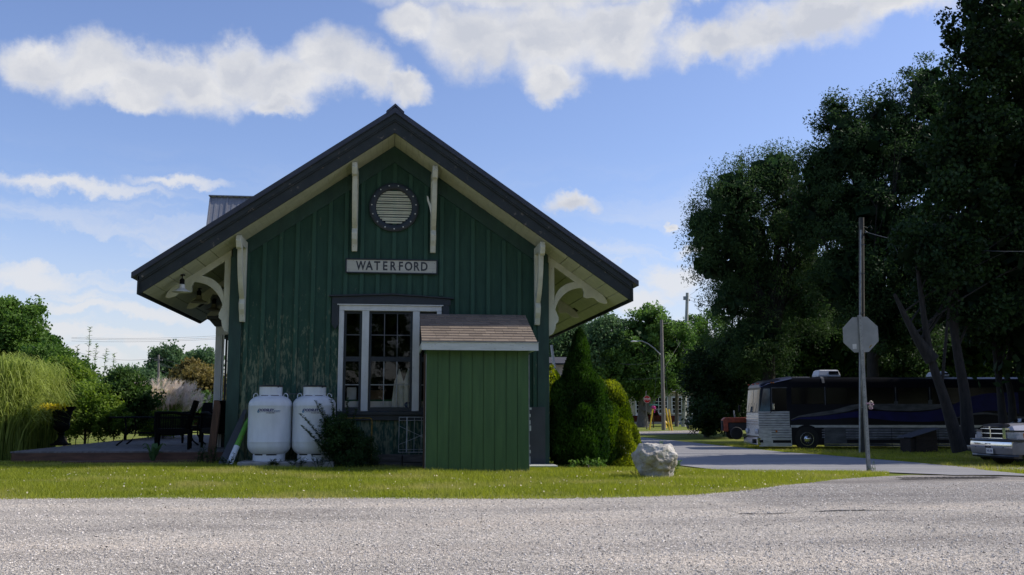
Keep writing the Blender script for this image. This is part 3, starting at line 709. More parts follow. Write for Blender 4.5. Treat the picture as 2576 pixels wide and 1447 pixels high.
n = 330000; y = 11.3+8.2*RNG.random(n)**.9; x = y*(-.46+.98*RNG.random(n)); ok = inside_lawn(x, y); ed = y-np.interp(x, [p[0] for p in lot_back], [p[1] for p in lot_back]); ok &= RNG.random(n) < np.clip(ed/.7+.25, 0, 1)*(.55+.45*np.sin(x*1.1+np.sin(y*1.7)*2)**2); x, y = x[ok], y[ok]
o = blades('lawn_grass', 'short sunlit lawn grass in front of the green station', x, y, .025, .075, .008, seed=4)
n = 90000; r_ = RNG.random(n)
fe = sorted(road_far, key=lambda p: p[1]); y = 13+37*r_**1.2; vx = np.interp(y, [p[1] for p in fe], [p[0] for p in fe])+.02+13*RNG.random(n)**1.4
ok = y > fe[0][1]-.2; blades('verge_grass', 'rough shaded grass along the far side of the road', vx[ok], y[ok], .04, .13, .016, seed=5)
# ragged grass tips spilling over the gravel edge
n = 9000; x = RNG.uniform(-8, 8.2, n); y = np.interp(x, [p[0] for p in lot_back], [p[1] for p in lot_back])-np.abs(RNG.normal(0, .07, n))
blades('edge_grass', 'sparse grass tufts creeping over the gravel edge', x, y, .02, .05, .009, seed=6)
# dandelion-ish flecks: pale clover in the lawn
n = 420; y = 11.8+5.5*RNG.random(n); x = y*(-.46+.98*RNG.random(n)); ok = inside_lawn(x, y); x, y = x[ok], y[ok]
V = leaf_quads(np.stack([x, y, G(x, y)+.03], 1), .022, .9, flat=2.); fl = np_mesh('clover', V, len(V)//4, 4, 'plume', np.full(len(V)//4, 1.)); tag(fl, 'pale clover flowers dotted across the lawn', 'clover', kind='stuff')

# ------------------------------------------------------------------ station
BX = .03; FY = 18.0; WY = 19.0; SL = .694; HALF = 2.99; YB = 33.0; LE = 23.8
def zs(x): return 6.09-SL*abs(x-BX)          # soffit underside
st = thing('train_station', 'old dark green board and batten railway station with a steep gable facing the gravel lot', 'station building', (BX, WY, 0))
GZ = -.12
# gable wall as boards around the window opening
m = MB(); WT = .12
def wallpoly(pts): m.prism([(x, WY, z) for x, z in pts], (0, WT, 0))
xl, xr = BX-HALF, BX+HALF; wx0, wx1, wz0, wz1 = -.96, .97, .93, 2.97
wallpoly([(xl, GZ), (wx0, GZ), (wx0, zs(wx0)), (xl, zs(xl))])
wallpoly([(wx1, GZ), (xr, GZ), (xr, zs(xr)), (wx1, zs(wx1))])
wallpoly([(wx0, GZ), (wx1, GZ), (wx1, wz0), (wx0, wz0)])
wallpoly([(wx0, wz1), (wx1, wz1), (wx1, zs(wx1)), (BX, zs(BX)), (wx0, zs(wx0))])
m.box(xl, xl+.12, WY+WT, YB, GZ, zs(xl)); m.box(xr-.12, xr, WY+WT, YB, GZ, zs(xr))
m.prism([(xl, YB, GZ), (xr, YB, GZ), (xr, YB, zs(xr)), (BX, YB, zs(BX)), (xl, YB, zs(xl))], (0, .12, 0))
bw = .075; k = -9
while BX+k*.303 < xr-.2:
    x = BX+.02+k*.303; top = zs(x+ (bw if x > BX else -0))-.27-SL*.02; k += 1
    if x-bw/2 < xl+.2: continue
    def bat(z0, z1): m.box(x-bw/2, x+bw/2, WY-.032, WY-.001, z0, z1, .5)
    spans = [(GZ, top)]
    def cut(a, b):
        global spans
        out = []
        for s0, s1 in spans:
            if b <= s0 or a >= s1: out.append((s0, s1)); continue
            if a > s0: out.append((s0, a))
            if b < s1: out.append((b, s1))
        spans = out
    if -1.12 < x < 1.15: cut(.84, 3.17)
    for s0, s1 in spans: bat(s0, s1)
# battens on the long walls
for yb in np.arange(19.6, 32, .42):
    if yb < 20.9 or yb > 25.3: m.box(xl-.028, xl-.001, yb, yb+.07, GZ, zs(xl)-.3)
    m.box(xr+.001, xr+.028, yb, yb+.07, GZ, zs(xr)-.3)
m.build('wall', 'wall_green', st)
# frieze boards under the rake, corner boards, low skirt
for s in (-1, 1):
    a = BX; b = BX+s*(HALF-.0); mm = MB()
    mm.prism([(a, WY-.034, zs(a)-.004), (b, WY-.034, zs(b)-.004), (b, WY-.034, zs(b)-.29), (a, WY-.034, zs(a)-.33)], (0, .032, 0))
    mm.build('frieze_board', 'trim_green', st)
    mm = MB(); x0, x1 = sorted((BX+s*HALF+s*.03, BX+s*(HALF-.2)))
    mm.box(x0, x1, WY-.045, WY-.003, GZ, zs(BX+HALF-.2)-.30)
    mm.build('corner_board', 'trim_green', st, bevel=.006)
# soffit: planks running the length of the roof
def soffit(side, y0, y1, xa, xb, step=.235, name='soffit'):
    mm = MB(); x = xa; i = 0
    back = MB()
    while x < xb-.02:
        x2 = min(x+step-(.014 if step > .15 else .003), xb); X0 = BX+side*x; X1 = BX+side*x2
        mm.prism([(X0, y0, zs(X0)), (X1, y0, zs(X1)), (X1, y0, zs(X1)+.02), (X0, y0, zs(X0)+.02)], (0, y1-y0, 0)); x += step; i += 1
    o = mm.build(name, 'cream', st)
    X0 = BX+side*xa; X1 = BX+side*xb
    back.prism([(X0, y0, zs(X0)+.021), (X1, y0, zs(X1)+.021), (X1, y0, zs(X1)+.03), (X0, y0, zs(X0)+.03)], (0, y1-y0, 0)); back.build('joint_gap', 'black_gap', o)
    return o
soffit(-1, FY+.04, WY-.002, 0.004, HALF+.03, .11); soffit(1, FY+.04, WY-.002, 0.004, HALF+.03, .11)
soffit(-1, FY+.04, LE, HALF+.034, 4.38); soffit(1, FY+.04, YB-.5, HALF+.034, 4.38)
for side, yend in ((1, 31), (-1, 23)):
    for x, y0 in ((4.05, .3), (3.62, 1.7)):
        yy = FY+y0+.9
        while yy < yend:
            X = BX+side*x; X2 = X+side*.1
            vt = MB(); vt.prism([(X, yy, zs(X)-.004), (X2, yy, zs(X2)-.004), (X2, yy, zs(X2)-.001), (X, yy, zs(X)-.001)], (0, .32, 0)); vt.build('soffit_vent', 'black_gap', st); yy += 2.6
# fascia mouldings up the rake (two boards and a cove), eave fascias, metal edge
TIP = 4.42
for s in (-1, 1):
    def rk(y0, y1, d0, d1, xe, name, mat_, mb=None):
        q = mb or MB(); a = BX; b = BX+s*xe
        q.prism([(a, y0, zs(a)+d0), (b, y0, zs(b)+d0), (b, y0, zs(b)+d1), (a, y0, zs(a)+d1)], (0, y1-y0, 0))
        if mb is None: return q.build(name, mat_, st)
    q = MB(); rk(FY-.005, FY+.038, -.012, .20, TIP, '', '', q); rk(FY-.030, FY+.030, .201, .235, TIP+.01, '', '', q); rk(FY-.045, FY+.03, .236, .335, TIP+.02, '', '', q)
    rk(FY-.062, FY+.03, .336, .352, TIP+.03, '', '', q)
    q.build('fascia', 'fascia_blue', st)
    rk(FY-.075, FY-.005, .3535, .452, TIP+.13, 'drip_edge', 'roof_metal')
    q = MB(); ye = LE if s < 0 else YB-.3
    X = BX+s*TIP; x0, x1 = sorted((X, X+s*.03)); q.box(x0, x1, FY-.045, ye, zs(X)-.02, zs(X)+.30); q.build('eave_fascia', 'fascia_blue', st)
    # roof sheet with standing seams
    q = MB(); Xe = BX+s*(TIP+.13)
    def slab(ya, yb, xa, xe2, d0, d1):
        A = BX+s*xa; B = BX+s*xe2
        q.prism([(A, ya, zs(A)+d0), (B, ya, zs(B)+d0), (B, ya, zs(B)+d1), (A, ya, zs(A)+d1)], (0, yb-ya, 0))
    if s > 0: slab(FY-.004, YB, 0, TIP+.13, .356, .40)
    else:
        slab(FY-.004, LE+.02, 0, TIP+.13, .356, .40); slab(LE+.021, YB, 0, 3.06, .356, .40)
    yy = FY+.22
    while yy < YB-.1:
        slab(yy, yy+.03, .1, (TIP+.12 if (s > 0 or yy < LE) else 3.05), .401, .435); yy += .4
    q.build('roof', 'roof_metal', st)
q = MB()   # ridge cap
zt = 6.09+.455
q.prism([(BX-.165, FY-.09, zt-.165*SL-.03), (BX, FY-.09, zt+.03-.01), (BX+.165, FY-.09, zt-.165*SL-.03), (BX+.165, FY-.09, zt-.165*SL+.03), (BX, FY-.09, zt+.065), (BX-.165, FY-.09, zt-.165*SL+.03)], (0, YB-FY, 0))
q.build('ridge_cap', 'roof_metal', st)
q = MB(); q.prism([(BX-TIP, LE-.03, zs(BX-TIP)-.02), (BX-3.1, LE-.03, zs(BX-3.1)-.02), (BX-3.1, LE-.03, zs(BX-3.1)+.33), (BX-TIP, LE-.03, zs(BX-TIP)+.30)], (0, .03, 0)); q.build('fascia', 'fascia_blue', st)
q = MB(); q.tube([(2.47, 20.6, 4.4), (2.47, 20.6, 5.17)], .055, 12); q.tube([(2.47, 20.6, 5.12), (2.47, 20.6, 5.2)], .07, 12); q.build('vent_pipe', 'black_plastic', st, smooth=True)

# cross gable roof over the bay window on the track side
q = MB(); RZ = 6.31; YM = 25.4; WD = .55; xa, xb_ = -4.58, -.1
for s in (-1, 1):
    q.prism([(xa, YM, RZ), (xa, YM+s*WD, RZ-WD*2.4), (xa, YM+s*WD, RZ-WD*2.4+.05), (xa, YM, RZ+.05)], (xb_-xa, 0, 0))
    kx = xa
    while kx < xb_-.1:
        for off, ww, hh in ((0, .04, .045), (.14, .05, .02), (.28, .05, .02)):
            q.prism([(kx+off, YM-s*0, RZ+.051), (kx+off, YM+s*WD, RZ-WD*2.4+.051), (kx+off, YM+s*WD, RZ-WD*2.4+.051+hh), (kx+off, YM, RZ+.051+hh)], (ww, 0, 0))
        kx += .42
dr = q.build('dormer_roof', 'dormer_metal', st)
q = MB(); q.box(xa-.02, xb_, YM-.07, YM+.07, RZ+.06, RZ+.085); q.build('ridge_flashing', 'dormer_metal', dr)
q = MB(); q.box(-4.45, -2.9, YM-.5, YM+.5, 3.3, RZ-1.33); q.build('dormer_wall', 'wall_green', st)

# brackets --------------------------------------------------------
def side_bracket(s, Y):
    """curved brace under the eave, traced in the plane of the gable"""
    q = MB(); th = .09
    def pl(pts, yo=0., tt=th): q.prism([(BX+s*x, Y+yo, z) for x, z in pts], (0, tt, 0))
    T = lambda x: zs(BX+x)-.002
    pl([(3.02, 2.42), (3.02, T(3.02)), (3.14, T(3.14)), (3.14, 2.98), (3.22, 2.78), (3.215, 2.70), (3.17, 2.66), (3.15, 2.55), (3.11, 2.46)])
    pl([(3.141, T(3.141)), (4.10, T(4.10)), (4.16, T(4.16)-.03), (4.20, T(4.2)-.10), (4.13, T(4.13)-.16), (4.02, T(4.02)-.20), (3.93, T(3.93)-.19), (3.87, T(3.87)-.22), (3.78, T(3.78)-.30),(3.72, T(3.72)-.31),(3.73, T(3.73)-.21), (3.69, T(3.69)-.16), (3.60, T(3.60)-.135), (3.141, T(3.141)-.135)], .005, th-.01)
    out = []; inn = []
    for i in range(13):
        a = i/12*math.pi/2
        out.append((3.142+.56*(1-math.cos(a)), 2.93+.72*math.sin(a)-.02))
        inn.append((3.142+.14+.56*(1-math.cos(a))*.98, 2.78+.72*math.sin(a)))
    # arc bulging away from the corner, as a quarter ring
    up_e = [(3.142+.45*(1-math.cos(i/12*math.pi/2)), 3.09+.40*math.sin(i/12*math.pi/2)) for i in range(13)]
    lo_e = [(3.142+.53*(1-math.cos(i/12*math.pi/2)), 2.80+.57*math.sin(i/12*math.pi/2)) for i in range(13)]
    pl(up_e+[(3.70, T(3.70)-.12), (3.74, T(3.74)-.2), (3.70, 3.365)]+lo_e[::-1], .010, th-.02)
    return q.build('eave_bracket', 'bracket_white', st, bevel=.008, seg=1)
for s in (-1, 1):
    for Y in ((19.02, 21.0, 23.2) if s < 0 else (19.02, 22.0, 25.0, 28.0)):
        side_bracket(s, Y)
def gable_bracket(x0, big):
    q = MB(); w2 = .052; zt_ = min(zs(x0-w2), zs(x0+w2))-.002; zb = 3.99 if not big else 2.62
    def pl(pts, xo=0, ww=2*w2): q.prism([(x0-w2+xo, y, z) for y, z in pts], (ww, 0, 0))
    Yw = WY-.05; drop = zt_-zb
    pl([(Yw, zt_), (Yw-.10, zt_), (Yw-.10, zb+.52), (Yw-.20, zb+.33), (Yw-.17, zb+.22), (Yw-.10, zb+.13), (Yw-.06, zb), (Yw, zb)])
    pl([(Yw-.101, zt_), (FY+.16, zt_), (FY+.13, zt_-.10), (FY+.19, zt_-.22), (FY+.26, zt_-.25), (FY+.30, zt_-.17), (Yw-.101, zt_-.15)], .003, 2*w2-.006)
    pl([(Yw-.101, zt_-drop*.62), (Yw-.101, zt_-drop*.74)]+[(Yw-.101-.5*math.sin(i/8*math.pi/2)**1.3, zt_-drop*.74+(drop*.74-.18)*(1-math.cos(i/8*math.pi/2))**.9) for i in range(1, 9)]+
       [(Yw-.101-.44*math.sin(i/8*math.pi/2)**1.3, zt_-drop*.62+(drop*.62-.16)*(1-math.cos(i/8*math.pi/2))**.9) for i in range(8, 0, -1)], .006, 2*w2-.012)
    return q.build('gable_bracket', 'bracket_white', st, bevel=.008, seg=1)
for x0, big in ((-.70, 0), (.79, 0), (-2.74, 1), (2.81, 1)):
    gable_bracket(x0, big)
q = MB(); q.prism([(.735, 18.5, 4.62), (.70, 18.5, 4.80), (.655, 18.5, 4.93), (.648, 18.5, 5.02), (.675, 18.5, 5.00), (.70, 18.5, 4.90), (.735, 18.5, 4.84)], (0, .012, 0)); q.build('paint_flake', 'bracket_white', st)

# round louvred vent ---------------------------------------------
vc = Vector((.035, WY-.03, 4.87)); ro, ri = .475, .345
RX = Matrix.Rotation(R(90), 3, 'X')
q = MB(); n = 48
prof = [(ri, 0), (ro, 0), (ro, .035), (ro-.02, .045), (ri+.02, .045), (ri, .03)]
secs = []
for k in range(n):
    a = 2*math.pi*k/n; secs.append([vc+Vector((r*math.cos(a), -d, r*math.sin(a))) for r, d in prof])
o_ = len(q.v)
for sct in secs: q.v += [tuple(p) for p in sct]
for k in range(n):
    for j in range(len(prof)): j2 = (j+1) % len(prof); k2 = (k+1) % n; q.f.append((k*6+j, k*6+j2, k2*6+j2, k2*6+j))
vf = q.build('vent_frame', 'sash_dark', st, smooth=True)
for k in range(15):
    a = 2*math.pi*(k+.3)/15; p = vc+Vector((.425*math.cos(a), -.046, .425*math.sin(a)))
    q = MB(); q.lathe([(.014, 0), (.014, .006), (.007, .011)], p, 8, RX); q.build('bolt', 'shade_white', vf)
q = MB(); nz = 15; 
for i in range(nz):
    z = -ri+.02+(2*ri-.04)*(i+.5)/nz; hw = math.sqrt(max(ri*ri-z*z, 0))-.004
    tilt = .006*math.sin(i*2.1)
    q.prism([(vc.x-hw, vc.y-.016, vc.z+z+.014+tilt), (vc.x-hw, vc.y+.004, vc.z+z+.03+tilt), (vc.x-hw, vc.y+.008, vc.z+z+.026+tilt), (vc.x-hw, vc.y-.012, vc.z+z-.008+tilt)], (2*hw, 0, 0))
q.build('louvre', 'cream', st)
q = MB(); q.lathe([(ri-.001, 0), (ri-.001, .01)], vc+Vector((0, .027, 0)), 40, RX); q.build('vent_backing', 'black_gap', st)

# front window ----------------------------------------------------
wn = MB(); Yf = WY-.05
def bb(q, x0, x1, z0, z1, y0=Yf, y1=WY+.05): q.box(x0, x1, y0, y1, z0, z1)
bb(wn, -.965, -.872, .97, 2.862); bb(wn, .880, .972, .97, 2.862); bb(wn, -.965, .972, 2.863, 2.965)
bb(wn, -.53, -.40, .97, 2.862, Yf+.004); bb(wn, .425, .555, .97, 2.862, Yf+.004)
wf = wn.build('window', 'window_white', st, bevel=.006, seg=1)
q = MB(); bb(q, -1.00, 1.00, 2.966, 2.985, Yf-.03); q.build('frame_cap', 'window_white', wf)
q = MB(); q.box(-1.10, 1.13, WY-.10, WY+.03, .90, .968); q.box(-1.07, 1.10, WY-.065, WY-.002, .80, .899); q.build('sill', 'sash_dark', wf, bevel=.005)
def sash(x0, x1, cols, nm='sash'):
    zm = 1.94; yl = WY-.005; yu = WY+.028
    for (z0, z1, yy) in ((.975, zm+.01, yl), (zm+.012, 2.86, yu)):
        q = MB(); w_ = .045
        for a, b, c, d in ((x0, x0+w_, z0, z1), (x1-w_, x1, z0, z1), (x0+w_, x1-w_, z0, z0+(.07 if z0 < 1 else .045)), (x0+w_, x1-w_, z1-.045, z1)):
            q.box(a, b, yy, yy+.03, c, d)
        sh = q.build(nm, 'sash_dark', wf)
        q = MB(); xx0, xx1 = x0+w_, x1-w_; zz0, zz1 = z0+.05, z1-.045
        for c in range(1, cols):
            xm = xx0+(xx1-xx0)*c/cols; q.box(xm-.008, xm+.008, yy+.002, yy+.02, zz0, zz1)
        zc = (zz0+zz1)/2; q.box(xx0, xx1, yy+.004, yy+.018, zc-.008, zc+.008)
        q.build('muntin', 'wire_dark' if z0 > 1 else 'galvanised', sh)
        q = MB(); q.add([(xx0-.01, yy+.021, zz0-.02), (xx1+.01, yy+.021, zz0-.02), (xx1+.01, yy+.021, zz1+.01), (xx0-.01, yy+.021, zz1+.01)], [(0, 1, 2, 3)]); q.build('pane', 'window_glass', sh, fixn=False)
sash(-.870, -.532, 1); sash(-.398, .423, 3); sash(.557, .878, 1)
# lintel hood
q = MB(); hy = WY-.07
q.prism([(-1.10, hy, 2.988), (1.14, hy, 2.988), (1.14, hy, 3.10), (.6, hy, 3.14), (BX, hy, 3.165), (-.6, hy, 3.14), (-1.10, hy, 3.12)], (0, .066, 0))
q.prism([(-1.16, hy-.05, 3.122), (-.6, hy-.05, 3.142), (BX, hy-.05, 3.167), (.6, hy-.05, 3.142), (1.20, hy-.05, 3.102), (1.20, hy-.05, 3.125), (BX, hy-.05, 3.195), (-1.16, hy-.05, 3.148)], (0, .116, 0))
for s, xx in ((-1, -1.10), (1, .985)):
    q.prism([(xx, hy+.01, 2.987), (xx+.13, hy+.01, 2.987), (xx+.13, hy+.01, 2.60), (xx+.065, hy+.01, 2.50), (xx, hy+.01, 2.60)], (0, .055, 0))
q.build('lintel', 'sash_dark', st)
# room behind
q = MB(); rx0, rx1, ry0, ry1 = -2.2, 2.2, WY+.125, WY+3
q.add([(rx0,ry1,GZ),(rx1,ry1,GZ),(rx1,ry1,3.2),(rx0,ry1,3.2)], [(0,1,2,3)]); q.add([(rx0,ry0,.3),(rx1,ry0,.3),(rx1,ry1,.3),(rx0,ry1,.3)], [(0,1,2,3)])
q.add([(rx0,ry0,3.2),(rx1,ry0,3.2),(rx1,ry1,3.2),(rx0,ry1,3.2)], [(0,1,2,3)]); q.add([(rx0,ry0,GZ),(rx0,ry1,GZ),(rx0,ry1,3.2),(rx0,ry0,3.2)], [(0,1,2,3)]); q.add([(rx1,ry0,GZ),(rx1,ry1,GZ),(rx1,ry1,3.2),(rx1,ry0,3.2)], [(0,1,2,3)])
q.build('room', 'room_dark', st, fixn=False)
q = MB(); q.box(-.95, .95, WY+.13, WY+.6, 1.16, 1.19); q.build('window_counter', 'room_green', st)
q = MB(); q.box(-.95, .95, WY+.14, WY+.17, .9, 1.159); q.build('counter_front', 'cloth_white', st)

# things in the window
ap = thing('apron', 'white cloth apron hanging behind the right side of the centre window pane', 'apron', (.25, WY+.09, 1.0))
q = MB(); nu, nv = 18, 20; grid = []
for j in range(nv+1):
    v = j/nv; z = 1.0+.78*v
    for i in range(nu+1):
        u = i/nu; xa_, xb2 = .03+.07*min(v*1.3, 1), .40-.03*v
        x = xa_+(xb2-xa_)*u; zz = z
        if v > .6: zz = z-(.26*(v-.6)/.4)*max(0, 1-abs(u-.62)/.30)
        if v > .55 and u < .25: zz = min(zz, 1.55+.6*u)
        grid.append((x, WY+.085+.018*math.sin(u*19+v*2)+.008*math.sin(u*40), zz))
q.add(grid, [(j*(nu+1)+i, j*(nu+1)+i+1, (j+1)*(nu+1)+i+1, (j+1)*(nu+1)+i) for j in range(nv) for i in range(nu)])
q.build('cloth', 'cloth_white', ap, smooth=True, fixn=False)
q = MB(); q.box(-.17, .0, WY+.068, WY+.071, 1.045, 1.135); cd = q.build('card', 'card_white'); tag(cd, 'blank white card stuck low on the centre window pane', 'card')
q = MB(); q.lathe([(.058, 0), (.058, .003)], (.345, WY+.071, 1.09), 28, RX); sk = q.build('sticker', 'decal_blue'); tag(sk, 'round blue sticker at the bottom right of the centre window', 'sticker')
tv, tf = text_faces('ADT', .045, .001)
q = MB(); q.add([(.345+x, WY+.0665, 1.09+y) for x, y in tv], tf); o = q.build('lettering', 'decal_pale', sk, fixn=False)
q = MB(); q.lathe([(.034, 0), (.036, .03), (.036, .09), (.02, .12), (.014, .14), (.014, .17), (.022, .172), (.022, .20)], (.375, WY+.20, 1.19), 20); o = q.build('soap_bottle', 'turquoise', smooth=True); tag(o, 'turquoise bottle on the counter behind the blue sticker', 'bottle')
q = MB(); q.box(-.37, -.1, WY+.25, WY+.5, 1.191, 1.36); q.box(-.378, -.092, WY+.24, WY+.249, 1.30, 1.365); o = q.build('carton_box', 'carton', bevel=.004); tag(o, 'open cardboard box on the counter behind the centre window', 'box')
q = MB(); q.box(-.8, -.62, WY+.2, WY+.4, 1.191, 1.40); q.box(-.795, -.625, WY+.205, WY+.395, 1.401, 1.42); o = q.build('carton_box', 'card_white', bevel=.004); tag(o, 'small pale box on the counter behind the narrow left window', 'box')

# sign ------------------------------------------------------------
sg = thing('station_sign', 'white board lettered WATERFORD in a dark frame above the station window', 'sign', (.01, WY-.05, 3.71))
q = MB(); q.box(-.84, .86, WY-.062, WY-.035, 3.602, 3.835); q.build('board', 'sign_board', sg)
q = MB()
for a in ((-.865, .885, 3.577, 3.601), (-.865, .885, 3.836, 3.86), (-.865, -.841, 3.602, 3.835), (.861, .885, 3.602, 3.835)): q.box(a[0], a[1], WY-.078, WY-.03, a[2], a[3])
q.build('frame', 'sash_dark', sg, bevel=.004)
for i, chx in enumerate('WATERFORD'):
    tv, tf = text_faces(chx, .235, .0065, .80 if chx != 'W' else .72)
    cx = -.565+i*.149+(.0 if i else -.01); q = MB(); q.add([(cx+x, WY-.0635, 3.717+y) for x, y in tv], tf); q.build('letter', 'letter_dark', sg, fixn=False)
for x, z in ((-.72, 3.82), (.70, 3.80), (.82, 3.79), (.79, 3.62), (-.80, 3.62)): q = MB(); q.lathe([(.006, 0), (.006, .004)], (x, WY-.062, z), 8, RX); q.build('nail', 'bark', sg)

# bay window on the track side -----------------------------------
bay0, bay1, bxo = 21.2, 25.2, -3.60; zb0, zb1 = -.05, 2.62
bw_ = MB(); bw_.box(bxo+.10, xl-.001, bay0+.05, bay1, zb0, .62); bw_.box(bxo+.10, xl-.001, bay0+.06, bay1, 2.50, zb1)
bay = bw_.build('bay_window', 'trim_green', st)
q = MB(); q.box(bxo, bxo+.14, bay0, bay0+.14, zb0, 2.55); q.box(bxo, xl-.005, bay0-.01, bay0+.1, 2.551, 2.72); q.box(bxo, bxo+.1, bay0+.141, bay1, 2.551, 2.72)
q.box(bxo+.002, bxo+.10, bay0+.141, bay1, .55, .66); q.build('casing', 'window_white', bay, bevel=.008)
q = MB(); q.box(bxo+.155, bxo+.185, bay0-.012, bay0+.02, zb0, 2.55);  q.build('pilaster_strip', 'window_white', bay)
q = MB(); q.box(bxo-.16, xl-.003, bay0-.14, bay1+.1, 2.86, 2.93); q.prism([(xl-.003, bay0-.02, 2.721), (bxo-.02, bay0-.02, 2.721), (bxo-.14, bay0-.02, 2.859), (xl-.003, bay0-.02, 2.859)], (0, bay1-bay0, 0)); q.build('cornice', 'sash_dark', bay)
q = MB(); X0, X1 = bxo+.20, xl-.03
q.box(X0, X0+.04, bay0+.02, bay0+.06, .1, 2.5); q.box(X1-.04, X1, bay0+.02, bay0+.06, .1, 2.5)
for z in (2.46, 1.50, 1.46, .6): q.box(X0+.04, X1-.04, bay0+.02, bay0+.06, z, z+.04)
for z in (2.0, 1.02): q.box(X0+.04, X1-.04, bay0+.03, bay0+.05, z, z+.015)
q.box((X0+X1)/2-.008, (X0+X1)/2+.008, bay0+.03, bay0+.05, .6, 2.46)
bs = q.build('sash', 'sash_dark', bay); q = MB(); q.box(X0+.03, X1-.03, bay0+.052, bay0+.056, .6, 2.48); q.build('pane', 'window_glass', bs)
q = MB(); q.box(X0-.02, X1+.02, bay0+.5, bay0+.52, .0, 2.5); q.build('bay_interior', 'room_dark', bay)

# ground-level trims by the right corner
q = MB(); q.box(2.50, 2.965, WY-.075, WY-.047, GZ+.03, 1.05); q.build('metal_panel', 'grey_panel', st)
q = MB()
for z0, z1, w_ in ((1.0, 1.04, .04), (.86, .92, .02), (.72, .80, .018), (.60, .70, .03), (.30, .34, .01), (.18, .24, .022), (-.02, .12, .014)): q.box(2.66, 2.66+w_, WY-.078, WY-.0755, z0, z1)
q.build('peeling_strip', 'peeling_white', st)

# ------------------------------------------------------------------ lamps under the left eave
def pendant(x, y, drop, label, matn='shade_cream'):
    zt_ = zs(x)-.003; lp = thing('pendant_lamp', label, 'lamp', (x, y, zt_), group='pendant lamps under the station eaves')
    q = MB(); q.tube([(x, y, zt_), (x, y, zt_-drop)], .012, 8); q.lathe([(.05, zt_-.02), (.05, zt_-.001)], (x, y, 0), 16); q.build('stem', 'iron_black', lp)
    z = zt_-drop; q = MB(); q.lathe([(.03, z-.09), (.045, z-.08), (.045, z), (.02, z+.03)], (x, y, 0), 16); q.build('socket', 'iron_black', lp, smooth=True)
    q = MB(); q.lathe([(.05, z-.081), (.055, z-.10), (.06, z-.15), (.10, z-.18), (.165, z-.21), (.175, z-.225), (.16, z-.222), (.09, z-.19), (.04, z-.16), (.04, z-.081)], (x, y, 0), 28)
    q.build('lamp_shade', matn, lp, smooth=True); return lp
for u, v, Y, lab, mt in ((457, 735, 18.55, 'white enamel pendant lamp hanging foremost under the left eave', 'shade_white'), (500, 761, 20.4, 'cream pendant lamp hanging second under the left eave', 'shade_cream'), (538, 781, 22.2, 'dim cream pendant lamp hanging farthest back under the left eave', 'shade_cream'),
                     (1391, 775, 24.2, 'dark pendant lamp half hidden behind the bracket of the right eave', 'shade_cream')):
    p = at(u, v, Y); pendant(p.x, Y, zs(p.x)-p.z-.225, lab, mt)

# ------------------------------------------------------------------ shed against the wall
sh = thing('lean_to_shed', 'small bright green lean-to shed with a shingled roof against the station window', 'shed', (1.5, 17.2, -.06))
sy0 = 17.2; sx0, sx1 = at(1072, 1000, sy0).x, at(1330, 1000, sy0).x; SB_ = 18.42
q = MB(); npl = 9; pw = (sx1-sx0)/npl
for i in range(npl):
    a = sx0+i*pw+(0 if i == 0 else .0045); b = sx0+(i+1)*pw-(0 if i == npl-1 else .0045)
    q.box(a, b, sy0, sy0+.018, -.09, 2.07)
q.box(sx0+.001, sx1-.001, sy0+.0181, sy0+.03, -.09, 2.07)
q.box(sx0, sx0+.02, sy0+.031, SB_, -.09, 2.07); q.box(sx1-.02, sx1, sy0+.031, SB_, -.09, 2.07)
q.prism([(sx0, sy0+.031, 2.071), (sx0, SB_, 2.071), (sx0, SB_, 2.66)], (.02, 0, 0)); q.prism([(sx1-.02, sy0+.031, 2.071), (sx1-.02, SB_, 2.071), (sx1-.02, SB_, 2.66)], (.02, 0, 0))
q.build('wall', 'shed_green', sh)
q = MB(); q.box(sx1+.001, sx1+.012, sy0-.004, sy0+.03, -.09, 1.95); q.box(sx0-.012, sx0-.001, sy0-.004, sy0+.03, 0, 1.95); q.build('corner_bead', 'galvanised', sh)
q = MB(); q.box(sx0-.03, sx0-.013, sy0+.1, sy0+.5, -.05, 1.95); q.build('door_edge', 'post_brown', sh)
# roof deck + individual shingles
ye, yt = 16.97, 18.5; ze, zt2 = .95+.0709*16.97, .95+.0977*18.5; rx0, rx1 = at(1062, 870, ye).x, at(1350, 870, ye).x; sl_ = (zt2-ze)/(yt-ye)
q = MB(); q.prism([(rx0+.01, ye+.02, ze-.03), (rx0+.01, yt, zt2-.03-.004), (rx0+.01, yt, zt2-.004), (rx0+.01, ye+.02, ze+.002)], (rx1-rx0-.02, 0, 0)); q.build('roof_deck', 'peeling_white', sh)
q = MB(); nr = 11; stp = (yt-ye)/nr; rnd = random.Random(4)
for r in range(nr):
    x = rx0-.01; first = True
    while x < rx1-.01:
        wd = rnd.choice([.14, .18, .23, .28]) if not first else rnd.uniform(.08, .3); first = False
        x2 = min(x+wd, rx1+.01); y0 = ye+r*stp-.02; y1 = ye+(r+1)*stp+.02; th = .008+.004*rnd.random()
        z0 = ze+(y0-ye)*sl_+.012; z1 = ze+(y1-ye)*sl_+.002
        q.prism([(x+.002, y0, z0-.006), (x+.002, min(y1, yt), z1), (x+.002, min(y1, yt), z1+.003), (x+.002, y0, z0+th)], (x2-x-.004, 0, 0)); q.t.append((len(q.v)-8, len(q.v), rnd.random()*.8+.1)); x = x2
q.build('shingle_roof', 'shingles', sh)
q = MB(); q.box(rx0-.01, rx1+.03, ye-.012, ye+.012, 2.005, 2.146); q.box(rx0-.012, rx0+.012, ye+.013, yt-.1, 2.03, 2.135); q.box(rx1+.008, rx1+.03, ye+.013, yt-.1, 2.03, 2.135); q.build('fascia', 'peeling_white', sh)
q = MB(); q.box(rx0-.02, rx1+.04, ye-.03, ye-.0125, 2.140, 2.154); q.build('drip_edge', 'galvanised', sh)

